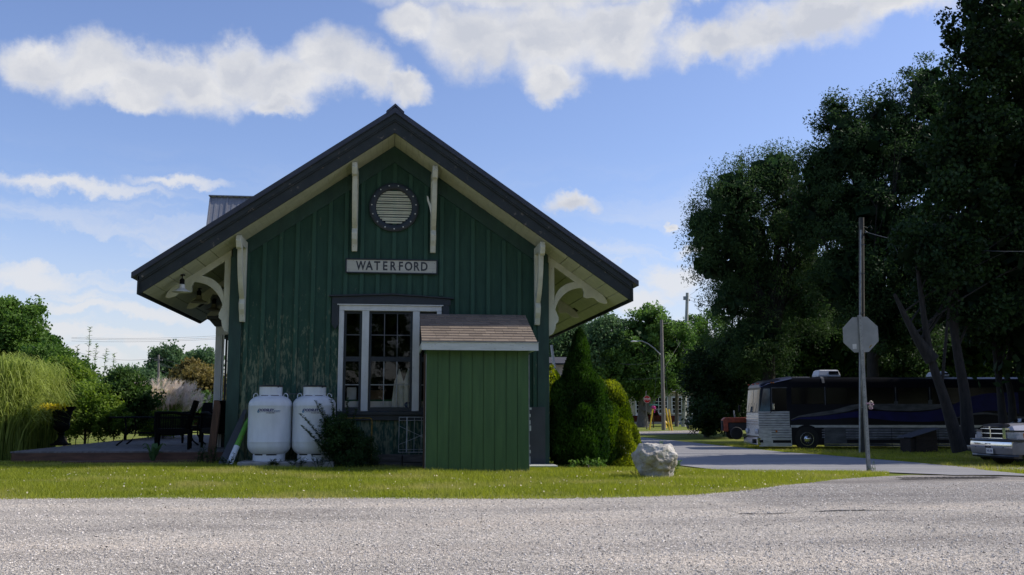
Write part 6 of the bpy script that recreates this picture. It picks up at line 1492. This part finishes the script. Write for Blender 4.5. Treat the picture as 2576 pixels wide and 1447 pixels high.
# ------------------------------------------------------------------ greenery on the left
tree('broadleaf_tree', 'tall mid green tree behind the maiden grass at the left edge', gz_(*[at(10, 1050, 34).x, 34]), [E_(-30, 850, 34, 85, 85), E_(40, 840, 34, 60, 70), E_(75, 800, 34.5, 32, 38), E_(20, 790, 34, 36, 32), E_(80, 900, 34, 70, 70), E_(-20, 960, 34, 110, 90)], 'leaf_mid', nclump=330, per=110, cr=.34, leaf=.12, seed=11, trunk_r=.16, shell=(.5, 1.05))
tree('broadleaf_tree', 'mid green bushy tree sloping down to the right behind the deck', gz_(*[at(150, 1060, 31).x, 31]), [E_(125, 930, 31, 65, 65), E_(165, 965, 31, 60, 70), E_(200, 985, 31, 50, 60), E_(120, 1010, 31, 90, 70)], 'leaf_mid', nclump=300, per=110, cr=.28, leaf=.10, seed=12, trunk_r=.10, fill=300, fillsize=.25)
tree('sunlit_shrub', 'sunlit yellow green shrub just beyond the black urn', gz_(*[at(215, 1080, 26.5).x, 26.5]), [E_(215, 1020, 26.5, 70, 55), E_(170, 1050, 26.5, 60, 45), E_(260, 1050, 26.5, 55, 45)], 'leaf_bright', nclump=170, per=80, cr=.2, leaf=.075, seed=13, trunk_r=.04, fill=200, fillsize=.15, cat='shrub')
tree('sunlit_shrub', 'taller sunlit shrub between the maiden grass and the dark shrub', gz_(*[at(165, 1080, 28.5).x, 28.5]), [E_(150, 965, 28.5, 60, 60), E_(205, 985, 28.5, 55, 55), E_(120, 1010, 28.5, 60, 50)], 'leaf_bright', nclump=230, per=90, cr=.22, leaf=.085, seed=16, trunk_r=.05, fill=300, fillsize=.2, cat='shrub')
tree('dark_shrub', 'dark green shrub between the urn and the plume grass', gz_(*[at(315, 1080, 27.5).x, 27.5]), [E_(300, 990, 27.5, 65, 55), E_(335, 1010, 27.5, 60, 55), E_(290, 1040, 27.5, 80, 45)], 'leaf_bush', nclump=220, per=90, cr=.22, leaf=.08, seed=14, trunk_r=.05, fill=700, fillsize=.22, cat='shrub')
tree('sunlit_shrub', 'low bright green shrub under the plume grass beyond the table', gz_(*[at(410, 1080, 28.4).x, 28.4]), [E_(395, 1062, 28.4, 80, 25), E_(440, 1068, 28.4, 40, 22)], 'leaf_bright', nclump=90, per=70, cr=.16, leaf=.07, seed=15, trunk_r=.03, cat='shrub')
b0 = Vector(gz_(at(240, 1060, 29.5).x, 29.5))
stalk_plant('tall_weed', 'tall leafy shoots standing up against the sky behind the deck', b0, [(-.28, 0, 3.35, 0, 0), (-.2, .1, 2.9, .1, 0), (.1, 0, 2.75, .1, 0), (.25, .1, 2.6, .15, 0), (-.5, 0, 2.8, -.1, 0), (.5, 0, 2.3, .3, 0)], 'leaf_mid', .19, nleaf=90, aspect=.34, cat='weed', sr=.012)
far = 'leaf_far'
for k, (lab, es, mt, Yq, sd_) in enumerate([
    ('distant tree with a lumpy crown, leftmost of the far trees on the left', [E_(320, 965, 95, 40, 36), E_(290, 985, 95, 40, 30), E_(360, 975, 95, 40, 36)], far, 95, 21),
    ('distant tree with two upright rounded tops behind the far utility pole', [E_(398, 915, 100, 17, 34), E_(432, 908, 100, 22, 36), E_(415, 960, 100, 50, 45)], far, 100, 22),
    ('distant tree with a spreading top left of the bay window', [E_(470, 925, 104, 28, 36), E_(515, 908, 104, 35, 30), E_(500, 950, 104, 60, 45)], far, 104, 23),
    ('rusty brown tree among the distant green ones left of the bay window', [E_(480, 950, 88, 32, 42), E_(500, 985, 82, 55, 50), E_(455, 990, 88, 30, 36)], 'leaf_rust', 88, 24),
    ('dark distant trees low behind the plume grass', [E_(300, 1015, 80, 90, 30), E_(400, 1020, 80, 90, 30), E_(500, 1025, 80, 90, 26)], 'leaf_bush', 80, 25)]):
    tree('distant_tree' if mt != 'leaf_rust' else 'rusty_tree', lab, (es[-1][0][0], Yq, float(G(es[-1][0][0], Yq))), es, mt, nclump=150, per=90, cr=.8, leaf=.30, seed=sd_, trunk_r=.22, nlimb=8, fill=250, fillsize=1.)
hb = thing('far_house', 'red brick house with a pale roof glimpsed beyond the rusty tree', 'house', (at(512, 1010, 84).x, 84, -.5))
x = at(505, 0, 84).x; q = MB(); q.box(x, x+3.5, 84, 88, -.5, 2.2); q.build('wall', 'brick_red', hb); q = MB(); q.prism([(x-.3, 83.7, 2.2), (x+3.8, 83.7, 2.2), (x+3.8, 86, 2.9), (x-.3, 86, 2.9)], (0, 0, .1)); q.build('roof', 'roof_dark', hb)
def pole_thing(u0, v0, u1, v1, Y, r0, r1, mat, name, label, cat='utility pole'):
    a = at(u0, v0, Y); b = at(u1, v1, Y); t = thing(name, label, cat, a); q = MB(); q.tube([a, b], [r0, r1], 12); q.build('pole', mat, t, smooth=True); return t, a, b
fpl, fa, fb = pole_thing(398, 1030, 399, 893, 90, .12, .09, 'pole_timber', 'utility_pole', 'thin distant utility pole left of the rusty tree')
q = MB(); q.box(fb.x-.35, fb.x+.35, 89.93, 90.07, fb.z-.5, fb.z-.38); q.build('crossarm', 'pole_timber', fpl)
for k, (v0, v1) in enumerate([(897, 935), (912, 948), (930, 962), (917, 934)]):
    wire(at(399, v0, 90), at(560, v1, 88), .3, ['highest wire running right from the distant pole on the left', 'second wire running right from the distant pole on the left', 'lowest wire running right from the distant pole on the left', 'third wire running right from the distant pole on the left'][k], .011)
wire(at(399, 900, 90), at(150, 870, 85), .6, 'wire running left from the distant pole across the sky', .011)
for k, (v0, v1) in enumerate([(849, 843), (852, 848), (858, 851)]):
    wire(at(180, v0, 75), at(575, v1, 75), .15, ['top one of three parallel wires low in the left sky', 'middle one of three parallel wires low in the left sky', 'bottom one of three parallel wires low in the left sky'][k], .008)

# ------------------------------------------------------------------ beyond the station corner, on the right
def tr_(label, name, es, mt, Y, seed, u=None, **kw):
    x = es[0][0][0] if u is None else at(u, 1070, Y).x
    return tree(name, label, (x, Y, float(G(x, Y))), es, mt, seed=seed, **kw)
tr_('pale green distant tree just right of the station eave', 'distant_tree', [E_(1400, 870, 98, 50, 55), E_(1470, 850, 98, 55, 50), E_(1440, 900, 98, 80, 50)], far, 98, 31, nclump=190, per=110, cr=.9, leaf=.28, trunk_r=.3, fill=150, fillsize=.9)
tr_('distant green tree with an open top left of the street lamp', 'distant_tree', [E_(1530, 845, 92, 50, 48), E_(1500, 890, 92, 50, 50)], far, 92, 32, nclump=150, per=110, cr=.8, leaf=.26, trunk_r=.3)
xm = at(1616, 1072, 92)
tree('sugar_maple', 'large dark maple with a thick trunk behind the far stop sign', (xm.x, 92, float(G(xm.x, 92))), [E_(1600, 880, 92, 95, 75), E_(1680, 870, 92, 80, 80), E_(1550, 925, 92, 85, 50), E_(1650, 940, 92, 115, 55), E_(1635, 810, 92, 50, 45), E_(1590, 980, 92, 85, 26)], 'leaf_sugar', 'trunk_grey', nclump=360, per=140, cr=.75, leaf=.26, seed=33, fill=900, fillsize=.9,
     trunks=[[(xm.x, 92, -.7), (xm.x+.05, 92, 1.2), (xm.x, 92, 3.2), (xm.x+.4, 92, 7)], [(xm.x+.3, 92, 1.0), (xm.x+1.3, 92, 3.2), (xm.x+2.3, 92, 7)]], trunk_r=.55, nlimb=18)
tr_('light green tree behind the tall utility pole on the right', 'distant_tree', [E_(1745, 850, 97, 50, 60), E_(1790, 840, 97, 55, 60), E_(1760, 920, 97, 75, 60)], 'leaf_mid', 97, 34, nclump=200, per=110, cr=.65, leaf=.22, trunk_r=.25)
tr_('dark leafy thicket tree left of the parked coach', 'thicket_tree', [E_(1775, 950, 60, 60, 75), E_(1830, 990, 60, 60, 80), E_(1790, 1045, 58, 60, 45), E_(1845, 930, 60, 50, 80)], 'leaf_maple', 60, 35, nclump=330, per=120, cr=.5, leaf=.17, trunk_r=.18, fill=900, fillsize=.55)
# house behind
hx0, hx1 = at(1560, 1000, 112).x, at(1765, 1000, 112).x; hy = 112.; hs = thing('far_house', 'cream rendered house with white framed windows behind the maple and the red pickup', 'house', (hx0, hy, -.4))
def hz(v): return at(1690, v, hy).z
q = MB(); q.box(hx0, hx1, hy, hy+8, -.6, hz(985)); q.build('wall', 'house_cream', hs); q = MB(); q.prism([(hx0-.5, hy-.5, hz(985)+.01), (hx1+.5, hy-.5, hz(985)+.01), (hx1+.5, hy+4, hz(930)), (hx0-.5, hy+4, hz(930))], (0, 0, .15)); q.build('roof', 'roof_dark', hs)
for u0, u1, c in ((1628, 1658, 3), (1671, 1692, 1), (1709, 1735, 3), (1585, 1600, 1)):
    x0, x1 = at(u0, 0, hy).x, at(u1, 0, hy).x; z0, z1 = hz(1039), hz(1001)
    q = MB(); q.box(x0-.12, x0, hy-.06, hy-.005, z0, z1); q.box(x1, x1+.12, hy-.06, hy-.005, z0, z1); q.box(x0-.12, x1+.12, hy-.06, hy-.005, z1, z1+.14); q.box(x0-.12, x1+.12, hy-.09, hy-.005, z0-.12, z0)
    for i in range(1, c): xx = x0+(x1-x0)*i/c; q.box(xx-.03, xx+.03, hy-.05, hy-.012, z0, z1)
    for i in (1, 2, 3): zz = z0+(z1-z0)*i/4; q.box(x0, x1, hy-.048, hy-.014, zz-.025, zz+.025)
    f = q.build('window', 'window_white', hs); q = MB(); q.box(x0, x1, hy-.010, hy-.004, z0, z1); q.build('pane', 'bus_glass', f)
q = MB(); q.box(at(1700, 0, 106).x, at(1752, 0, 106).x, 106, 109, -.6, at(1700, 1046, 106).z); pw_ = q.build('porch_base', 'house_grey', hs); q = MB(); q.box(at(1698, 0, 106).x, at(1754, 0, 106).x, 105.9, 109.1, at(1700, 1046, 106).z+.002, at(1700, 1043, 106).z); q.build('porch_rail', 'roof_dark', pw_)
# low house left of the cedar
x0, x1 = at(1385, 0, 70).x, at(1450, 0, 70).x; h2 = thing('far_house', 'small pale house with a dark roof seen between the station and the spire cedar', 'house', (x0, 70, -.5))
q = MB(); q.box(x0-1, x1, 70, 76, -.6, at(1410, 918, 70).z); q.build('wall', 'house_cream', h2); q = MB(); q.prism([(x0-1.3, 69.6, at(1410, 918, 70).z+.01), (x1+.4, 69.6, at(1410, 918, 70).z+.01), (x1+.4, 73, at(1410, 902, 73).z), (x0-1.3, 73, at(1410, 902, 73).z)], (0, 0, .1)); q.build('roof', 'roof_dark', h2)
pole_thing(1406, 1010, 1387, 868, 55, .09, .075, 'pole_concrete', 'leaning_pole', 'pale leaning pole between the station corner and the spire cedar', 'pole')
# maroon pickup, seen side on from behind the signs
pt = at(1655, 1074, 98); mp_ = thing('pickup_truck', 'dark red pickup truck parked in front of the far cream house', 'pickup truck', (pt.x, 98, float(G(pt.x, 98))), math.atan2(RT[1], RT[0]), local=True)
k2 = 98/F
def px(u): return (u-1655)*k2
q = MB(); q.box(px(1560), px(1703), -.95, .95, .42, 1.06); q.build('body', 'maroon', mp_, bevel=.06)
q = MB(); q.loft([[(x, y*.88, z) for x, z in ((px(1600), 1.061), (px(1612), 1.55), (px(1652), 1.55), (px(1657), 1.061))] for y in (-1, 1)]); q.build('cab', 'maroon', mp_, bevel=.04)
q = MB(); q.loft([[(x, y*.89, z) for x, z in ((px(1606), 1.1), (px(1615), 1.46), (px(1649), 1.46), (px(1653), 1.1))] for y in (-1, 1)]); q.build('side_window', 'bus_glass', mp_)
q = MB(); q.box(px(1697), px(1704), -.97, -.80, .72, 1.0); q.build('tail_light', 'red_lens', mp_); q = MB(); q.box(px(1698), px(1709), -.9, .9, .38, .52); q.build('bumper', 'chrome', mp_, bevel=.02)
for x in (px(1582), px(1680)): carwheel(mp_, x, -.93, .38); carwheel(mp_, x, .93, .38)
q = MB(); q.tube([(px(1657), -.9, 1.06), (px(1657), -.9, 1.72), (px(1691), -.9, 1.76), (px(1691), -.9, 1.06)], .03, 6); q.build('rack', 'wire_white', mp_)

# lamp post
lp0 = gp(1669.5, 1082); LY = lp0.y; k3 = LY/F
lt = thing('street_lamp', 'wooden pole with a curved arm street lamp at the grassy corner', 'street lamp', lp0)
top = at(1664, 805, LY); q = MB(); q.tube([lp0-Vector((0, 0, .2)), top], [.17, .12], 14); q.build('pole', 'pole_timber', lt, smooth=True)
q = MB(); q.tube([at(1661, 892, LY-.1), at(1645, 876, LY-.1), at(1630, 865, LY-.1), at(1615, 858.5, LY-.1), at(1604, 858, LY-.1)], [.06, .055, .05, .05, .05], 8); q.build('arm', 'galvanised', lt, smooth=True)
lh = at(1597, 858.5, LY-.1); q = MB(); q.loft([[lh+Vector((x, .14*w_*math.cos(a_), .07*w_*math.sin(a_)-.02)) for a_ in [i*math.pi/5 for i in range(10)]] for x, w_ in ((.28, .5), (.1, .8), (-.12, 1.), (-.3, .7), (-.34, .2))]); q.build('lamp_head', 'ac_white', lt, smooth=True)
p2b = gp(1719.5, 1073.5); p2t = at(1729, 737, p2b.y); up2 = thing('utility_pole', 'tall pale utility pole beyond the street lamp', 'utility pole', p2b)
q = MB(); q.tube([p2b-Vector((0, 0, .2)), p2t], [.24, .15], 14); q.build('pole', 'pole_concrete', up2, smooth=True)
q = MB(); q.box(p2t.x-.40, p2t.x-.1, p2t.y-.1, p2t.y+.1, p2t.z-.7, p2t.z-.35); q.lathe([(.05, 0), (.07, .1), (.05, .2)], p2t+Vector((.2, 0, -.8)), 8); q.build('fitting', 'galvanised', up2)
q = MB(); b2 = p2b+Vector((-.45, .8, 0)); q.tube([b2-Vector((0, 0, .2)), b2+Vector((.1, 0, 3.4))], [.2, .18], 12); o = q.build('pole_stub', 'pole_timber'); tag(o, 'short grey timber stub pole beside the tall utility pole', 'pole stub')
for k, (dv, v1, u1) in enumerate([(12, 762, 1850), (22, 772, 1850), (8, 640, 1850)]):
    wire(p2t+Vector((.2, 0, -dv*k3*1.0)), at(u1, v1, p2b.y-8), .25, ['upper service wire running right from the tall utility pole', 'lower service wire running right from the tall utility pole', 'wire rising steeply right from the tall utility pole'][k], .013)
wire(p2t+Vector((-.2, 0, -2.2)), at(1662, 815, LY), .2, 'wire joining the tall utility pole to the top of the street lamp pole', .009)
wire(at(1560, 915, LY+5), at(1665, 905, LY), .2, 'wire sagging left from the street lamp pole across the maple', .009); wire(at(1580, 954, LY+5), at(1665, 950, LY), .05, 'lower wire crossing left from the street lamp pole', .009)
wire(at(1666, 935, LY), at(1712, 860, LY+2), .0, 'guy wire rising right from the street lamp pole', .008)
# far stop sign
s2 = gp(1627, 1080); k4 = s2.y/F; s2t = thing('stop_sign', 'red STOP sign facing the camera on the far grassy corner', 'road sign', s2)
sc = at(1627.5, 1004.7, s2.y); q = MB(); q.box(s2.x-.045, s2.x+.045, s2.y, s2.y+.05, s2.z-.2, at(1627, 985, s2.y).z); q.build('post', 'pole_timber', s2t)
def oct2(r, dy): return [sc+Vector((r*math.cos(math.pi/8+i*math.pi/4), dy, r*math.sin(math.pi/8+i*math.pi/4))) for i in range(8)]
rr_ = 9.9*k4; q = MB(); q.prism(oct2(rr_, -.02), (0, .01, 0)); pl_ = q.build('sign_plate', 'white_sign', s2t); q = MB(); q.prism(oct2(rr_*.93, -.026), (0, .004, 0)); q.build('sign_face', 'red_sign', pl_)
tv, tf3 = text_faces('STOP', rr_*.80, rr_*.02, .82); q = MB(); q.add([(sc.x+x, sc.y-.032, sc.z+y) for x, y in tv], tf3); q.build('lettering', 'white_sign', pl_, fixn=False)
# street name sign
n0 = gp(1644, 1076); nsn = thing('street_name_sign', 'small green street name sign on a brown post right of the far stop sign', 'street sign', n0); q = MB(); q.box(n0.x-.05, n0.x+.05, n0.y, n0.y+.05, n0.z-.2, at(1644, 1016, n0.y).z); q.build('post', 'post_brown', nsn)
a = at(1645, 1018.5, n0.y-.05); q = MB(); q.box(a.x-.43, a.x+.43, a.y, a.y+.012, a.z-.075, a.z+.075); sp2 = q.build('sign_plate', 'green_sign', nsn)
tv, tf4 = text_faces('WELLINGTON', .10, .002, .95); q = MB(); q.add([(a.x+x, a.y-.004, a.z+y) for x, y in tv], tf4); q.build('lettering', 'white_sign', sp2, fixn=False)
a = at(1645, 1011, n0.y-.05); q = MB(); q.box(a.x-.012, a.x+.012, a.y-.3, a.y+.3, a.z-.075, a.z+.075); q.build('cross_plate', 'green_sign', nsn)
a = at(1644, 1025, n0.y-.12); q = MB()
for k in range(5): c = a+Vector((random.uniform(-.1, .1), random.uniform(-.05, .05), random.uniform(-.12, .12))); q.tube([c+Vector((.11*math.cos(t_), .06*math.sin(t_*2), .09*math.sin(t_))) for t_ in [i*.8 for i in range(9)]], .03, 6)
q.tube([a, a+Vector((.1, 0, -.25)), a+Vector((.08, 0, -.5))], .025, 6); o = q.build('pink_ribbon', 'pink_ribbon', smooth=True); tag(o, 'bright pink ribbon tied to the street name post', 'ribbon')
# guy wire guards
for k, ((ua, va, ub, vb), lab) in enumerate([((1629, 1029, 1614, 1067), 'yellow guy wire guard leaning behind the far stop sign'), ((1642, 1029, 1634, 1081), 'yellow guy wire guard between the stop sign and the pink ribbon'),
      ((1675, 1027.5, 1684.5, 1083), 'yellow guy wire guard just right of the street lamp pole'), ((1682.5, 1030, 1691, 1085), 'yellow guy wire guard, rightmost of the four')]):
    g = gp(ub, vb); tp = at(ua, va, g.y); q = MB(); q.tube([g, tp], .065, 8); gw = q.build('guy_guard', 'yellow_plastic', smooth=True); tag(gw, lab, 'guy wire guard', 'yellow guy wire guards at the street corner')
    tgt = top if k >= 2 else top; q = MB(); q.tube([tp, tp.lerp(at(1664, 830, LY), .9)], .010, 4); q.build('guy_wire', 'wire_dark', gw)
hyd = gp(1674, 1077); hq = thing('fire_hydrant', 'yellow fire hydrant at the foot of the street lamp pole', 'fire hydrant', hyd)
q = MB(); q.lathe([(.16, 0), (.16, .04), (.12, .06), (.115, .45), (.15, .46), (.15, .50), (.12, .54), (.08, .62), (.03, .66)], hyd, 18); q.build('barrel', 'yellow_plastic', hq, smooth=True)
q = MB(); q.tube([hyd+Vector((-.2, 0, .38)), hyd+Vector((.2, 0, .38))], .06, 10); q.build('outlet', 'yellow_plastic', hq, smooth=True); q = MB(); q.tube([hyd+Vector((0, -.2, .34)), hyd+Vector((0, 0, .34))], .075, 10); q.build('outlet', 'yellow_plastic', hq, smooth=True)
# lawn chair
lc = gp(1738, 1095); k5 = lc.y/F; ch = thing('lawn_chair', 'lone grey folding lawn chair on the shaded grass left of the coach', 'chair', lc, local=True)
q = MB(); q.prism([(-.17, -.28, .42), (.30, -.28, .44), (.30, -.28, .46), (-.17, -.28, .44)], (0, .56, 0)); q.build('seat', 'old_timber', ch); q = MB(); q.prism([(-.17, -.26, .42), (-.34, -.26, 1.02), (-.31, -.26, 1.03), (-.14, -.26, .42)], (0, .52, 0)); q.build('backrest', 'old_timber', ch)
for y in (-.28, .28):
    q = MB(); q.tube([(-.24, y, .68), (.32, y, .66)], .02, 6); q.build('armrest', 'old_timber', ch)
    for pth in ([(.30, y, .66), (.25, y, .45), (-.15, y, 0)], [(-.15, y, .45), (.05, y, .25), (.34, y, 0)]): q = MB(); q.tube(pth, .016, 6); q.build('leg', 'iron_black', ch)
# tractor peeking past the coach
tp0 = at(1846, 1105, 47); k6 = 47/F*1.0; tc_ = thing('old_tractor', 'faded orange red tractor half hidden behind the front of the coach', 'tractor', (tp0.x, 47, tp0.z+.02), math.atan2(RT[1], RT[0]), local=True)
q = MB(); q.loft([[(x, y, z) for x, z in ((-.52, .35), (-.52, .62), (-.56, .92), (-.42, 1.02), (1.5, 1.04), (1.5, .80), (-.30, .78), (-.30, .35))] for y in (-.26, .26)]); q.build('hood', 'tractor_orange', tc_, bevel=.03)
q = MB(); q.box(-.28, 1.5, -.2, .2, .40, .77); q.build('engine', 'roof_dark', tc_); q = MB(); q.box(-.565, -.53, -.2, .2, .4, .86); q.build('grille', 'black_gap', tc_)
q = MB(); q.tube([(.06, -.05, 1.0), (.03, -.05, 1.36)], .035, 8); q.build('exhaust', 'galvanised', tc_)
for y in (-.55, .55):
    q = MB(); q.lathe([(.14, 0), (.27, 0), (.30, .04), (.30, .12), (.27, .16), (.14, .16)], (.0, y, .28), 24, RX); wq = q.build('wheel', 'rubber', tc_, smooth=True); q = MB(); q.lathe([(.15, 0), (.05, .03)], (0, y-.01, .28), 20, RX); q.build('rim', 'tractor_orange', wq)
for y in (-.75, .75):
    q = MB(); q.lathe([(.35, 0), (.62, 0), (.68, .06), (.68, .28), (.62, .34), (.35, .34)], (1.75, y, .66), 32, RX); wq = q.build('wheel', 'rubber', tc_, smooth=True); q = MB(); q.lathe([(.34, .1), (.1, .1)], (1.75, y, .66), 20, RX); q.build('rim', 'tractor_orange', wq)

# ------------------------------------------------------------------ the dark wood on the right
def gbase(u, Y): x = at(u, 1000, Y).x; return (x, Y, float(G(x, Y)))
tree('willow_tree', 'tall rounded willow like tree, leftmost of the big trees on the right', gbase(1930, 57), [E_(1850, 500, 57, 105, 95), E_(1775, 575, 57, 55, 85), E_(1950, 440, 57, 95, 78), E_(2010, 560, 57, 110, 120), E_(1870, 600, 57, 100, 80), E_(1835, 760, 57, 60, 70), E_(1800, 660, 57, 65, 70), E_(1870, 700, 58, 80, 80), E_(1850, 880, 58, 80, 60), E_(1930, 720, 58, 90, 110), E_(2040, 720, 58, 90, 130), E_(1905, 860, 57, 90, 90)],
     'leaf_willow', 'bark_dark', nclump=1000, per=100, cr=.72, leaf=.17, aspect=.30, seed=41, trunk_r=.42, nlimb=46, shell=(.5, 1.14), axis=(0, 0, -1), axis_w=.35, fill=2400, fillsize=.8, fillr=.68, squash=1.0,
     trunks=[[gbase(1930, 57), tuple(at(1935, 900, 57)), tuple(at(1945, 720, 57)), tuple(at(1960, 560, 57))], [tuple(at(1937, 850, 57)), tuple(at(1980, 700, 57)), tuple(at(2030, 560, 57))], [tuple(at(1937, 800, 57)), tuple(at(1880, 680, 57)), tuple(at(1840, 560, 57))]])
tree('elm_tree', 'feathery topped tree between the willow and the tall dark maple', gbase(2200, 51), [E_(2150, 380, 51, 95, 95), E_(2230, 310, 51, 75, 80), E_(2110, 300, 51, 50, 60), E_(2070, 440, 52, 60, 90), E_(2040, 540, 53, 70, 90), E_(2330, 240, 51, 60, 100), E_(2390, 330, 52, 70, 120), E_(2300, 400, 51, 110, 130), E_(2170, 540, 51, 130, 130), E_(2300, 620, 51, 130, 150), E_(2140, 700, 51, 110, 120), E_(2250, 800, 51, 140, 100)],
     'leaf_elm', 'bark_dark', nclump=850, per=105, cr=.68, leaf=.18, aspect=.4, seed=42, trunk_r=.38, nlimb=40, shell=(.45, 1.22), fill=3000, fillsize=.85, fillr=.72)
mb = gbase(2412, 30.5)
tree('maple_tree', 'tallest dark maple with two crossing trunks in front of the coach', mb, [E_(2490, 90, 30, 105, 150), E_(2430, 230, 30, 70, 90), E_(2400, 420, 30, 70, 90), E_(2620, 150, 31, 170, 220), E_(2455, 330, 30, 105, 120), E_(2590, 400, 31, 170, 180), E_(2420, 520, 30, 100, 110), E_(2345, 640, 30, 115, 95), E_(2520, 640, 31, 150, 120), E_(2440, 760, 31, 160, 70), E_(2760, 350, 32, 230, 300), E_(2700, 700, 31, 170, 110), E_(2540, -120, 31, 190, 180)],
     'leaf_maple', 'bark_dark', nclump=900, per=130, cr=.52, leaf=.14, aspect=.7, seed=43, trunk_r=.20, nlimb=12, shell=(.4, 1.05), fill=4200, fillsize=.5, fillr=.85,
     trunks=[[tuple(at(2415, 1135, 30)), tuple(at(2378, 1010, 30)), tuple(at(2342, 900, 30)), tuple(at(2322, 780, 30)), tuple(at(2300, 600, 30))], [tuple(at(2436, 1128, 30.6)), tuple(at(2428, 1000, 30.6)), tuple(at(2408, 880, 30.6)), tuple(at(2395, 740, 30.6)), tuple(at(2440, 500, 30.6)), tuple(at(2480, 200, 30.6))], [tuple(at(2345, 905, 30)), tuple(at(2300, 840, 30)), tuple(at(2250, 740, 30))]])
tree('maple_tree', 'dark maple with a pair of slim forked trunks above the silver pickup', gbase(2530, 34), [E_(2560, 700, 34, 120, 130), E_(2480, 800, 34, 90, 70), E_(2640, 800, 34, 120, 100), E_(2700, 500, 35, 150, 150)],
     'leaf_maple', 'bark_dark', nclump=330, per=120, cr=.55, leaf=.15, aspect=.7, seed=44, trunk_r=.15, nlimb=22, fill=900, fillsize=.5,
     trunks=[[tuple(at(2528, 1105, 34)), tuple(at(2515, 980, 34)), tuple(at(2500, 860, 34)), tuple(at(2490, 700, 34))], [tuple(at(2550, 1105, 34.4)), tuple(at(2544, 1000, 34.4)), tuple(at(2532, 930, 34.4)), tuple(at(2548, 840, 34.4)), tuple(at(2550, 680, 34.4))]])
for k, (u, v, Y, ru, rv, lab) in enumerate([(1905, 920, 66, 90, 110, 'dark understorey tree behind the front of the coach'), (2060, 880, 63, 120, 130, 'dark understorey tree behind the white air conditioner of the coach'), (2230, 870, 62, 130, 140, 'dark understorey tree behind the near road sign'),
     (2420, 860, 64, 130, 140, 'dark understorey tree behind the crossing maple trunks'), (2590, 860, 66, 120, 140, 'dark understorey tree at the right edge behind the coach')]):
    tree('understorey_tree', lab, gbase(u, Y), [E_(u, v, Y, ru, rv), E_(u-30, v+90, Y, ru, 70), E_(u+40, v-90, Y, ru*.8, rv*.6)], 'leaf_bush' if k % 2 else 'leaf_willow', 'bark_dark', nclump=260, per=90, cr=.8, leaf=.24, seed=50+k, trunk_r=.2, nlimb=10, fill=2400, fillsize=1.15, fillr=.9, group='understorey trees behind the coach')
# woods carrying on beyond the right edge of the view
for k, (x, y, h, r, lab) in enumerate([(27, 33, 15, 5.5, 'broad tree standing right of the pickup'), (36, 40, 17, 6.5, 'broad tree farther right beyond the coach'), (45, 50, 17, 7.5, 'large tree at the far right of the wood'), (37, 29, 14, 4.8, 'broad tree by the road right of the pickup')]):
    z = float(G(x, y)); tree('broadleaf_tree', lab, (x, y, z), [((x, y, z+h*.55), (r, r, h*.38)), ((x-r*.4, y, z+h*.4), (r*.8, r*.8, h*.25)), ((x+r*.3, y+1, z+h*.75), (r*.7, r*.7, h*.25))], 'leaf_maple', 'bark_dark', nclump=260, per=40, cr=1.0, leaf=.45, seed=60+k, trunk_r=.3, nlimb=12, fill=500, fillsize=1.4)

# lawn bits: small weeds around the near sign post
stalk_plant('weed', 'thin grass tuft at the foot of the near road sign post', sb+Vector((.02, -.02, 0)), [(random.uniform(-.1, .1), random.uniform(-.05, .05), random.uniform(.08, .24), random.uniform(-.1, .1), 0) for _ in range(9)], 'leaf_mid', .05, nleaf=8)

# trees behind the photographer, seen only in the window reflections
ells = [((x, -26+3*math.sin(x), 5.5+1.5*math.sin(x*.7)), (5.5, 4, 6)) for x in range(-40, 75, 8)]
P, tint_, cen = crown_points(ells, 420, 40, 2.2, (.4, 1.), 77); V = leaf_quads(P, .9, .7)
tag(np_mesh('tree_line', V, len(V)//4, 4, 'leaf_bush', tint_), 'line of dark trees across the lot, mirrored in the station window', 'tree line', kind='stuff')
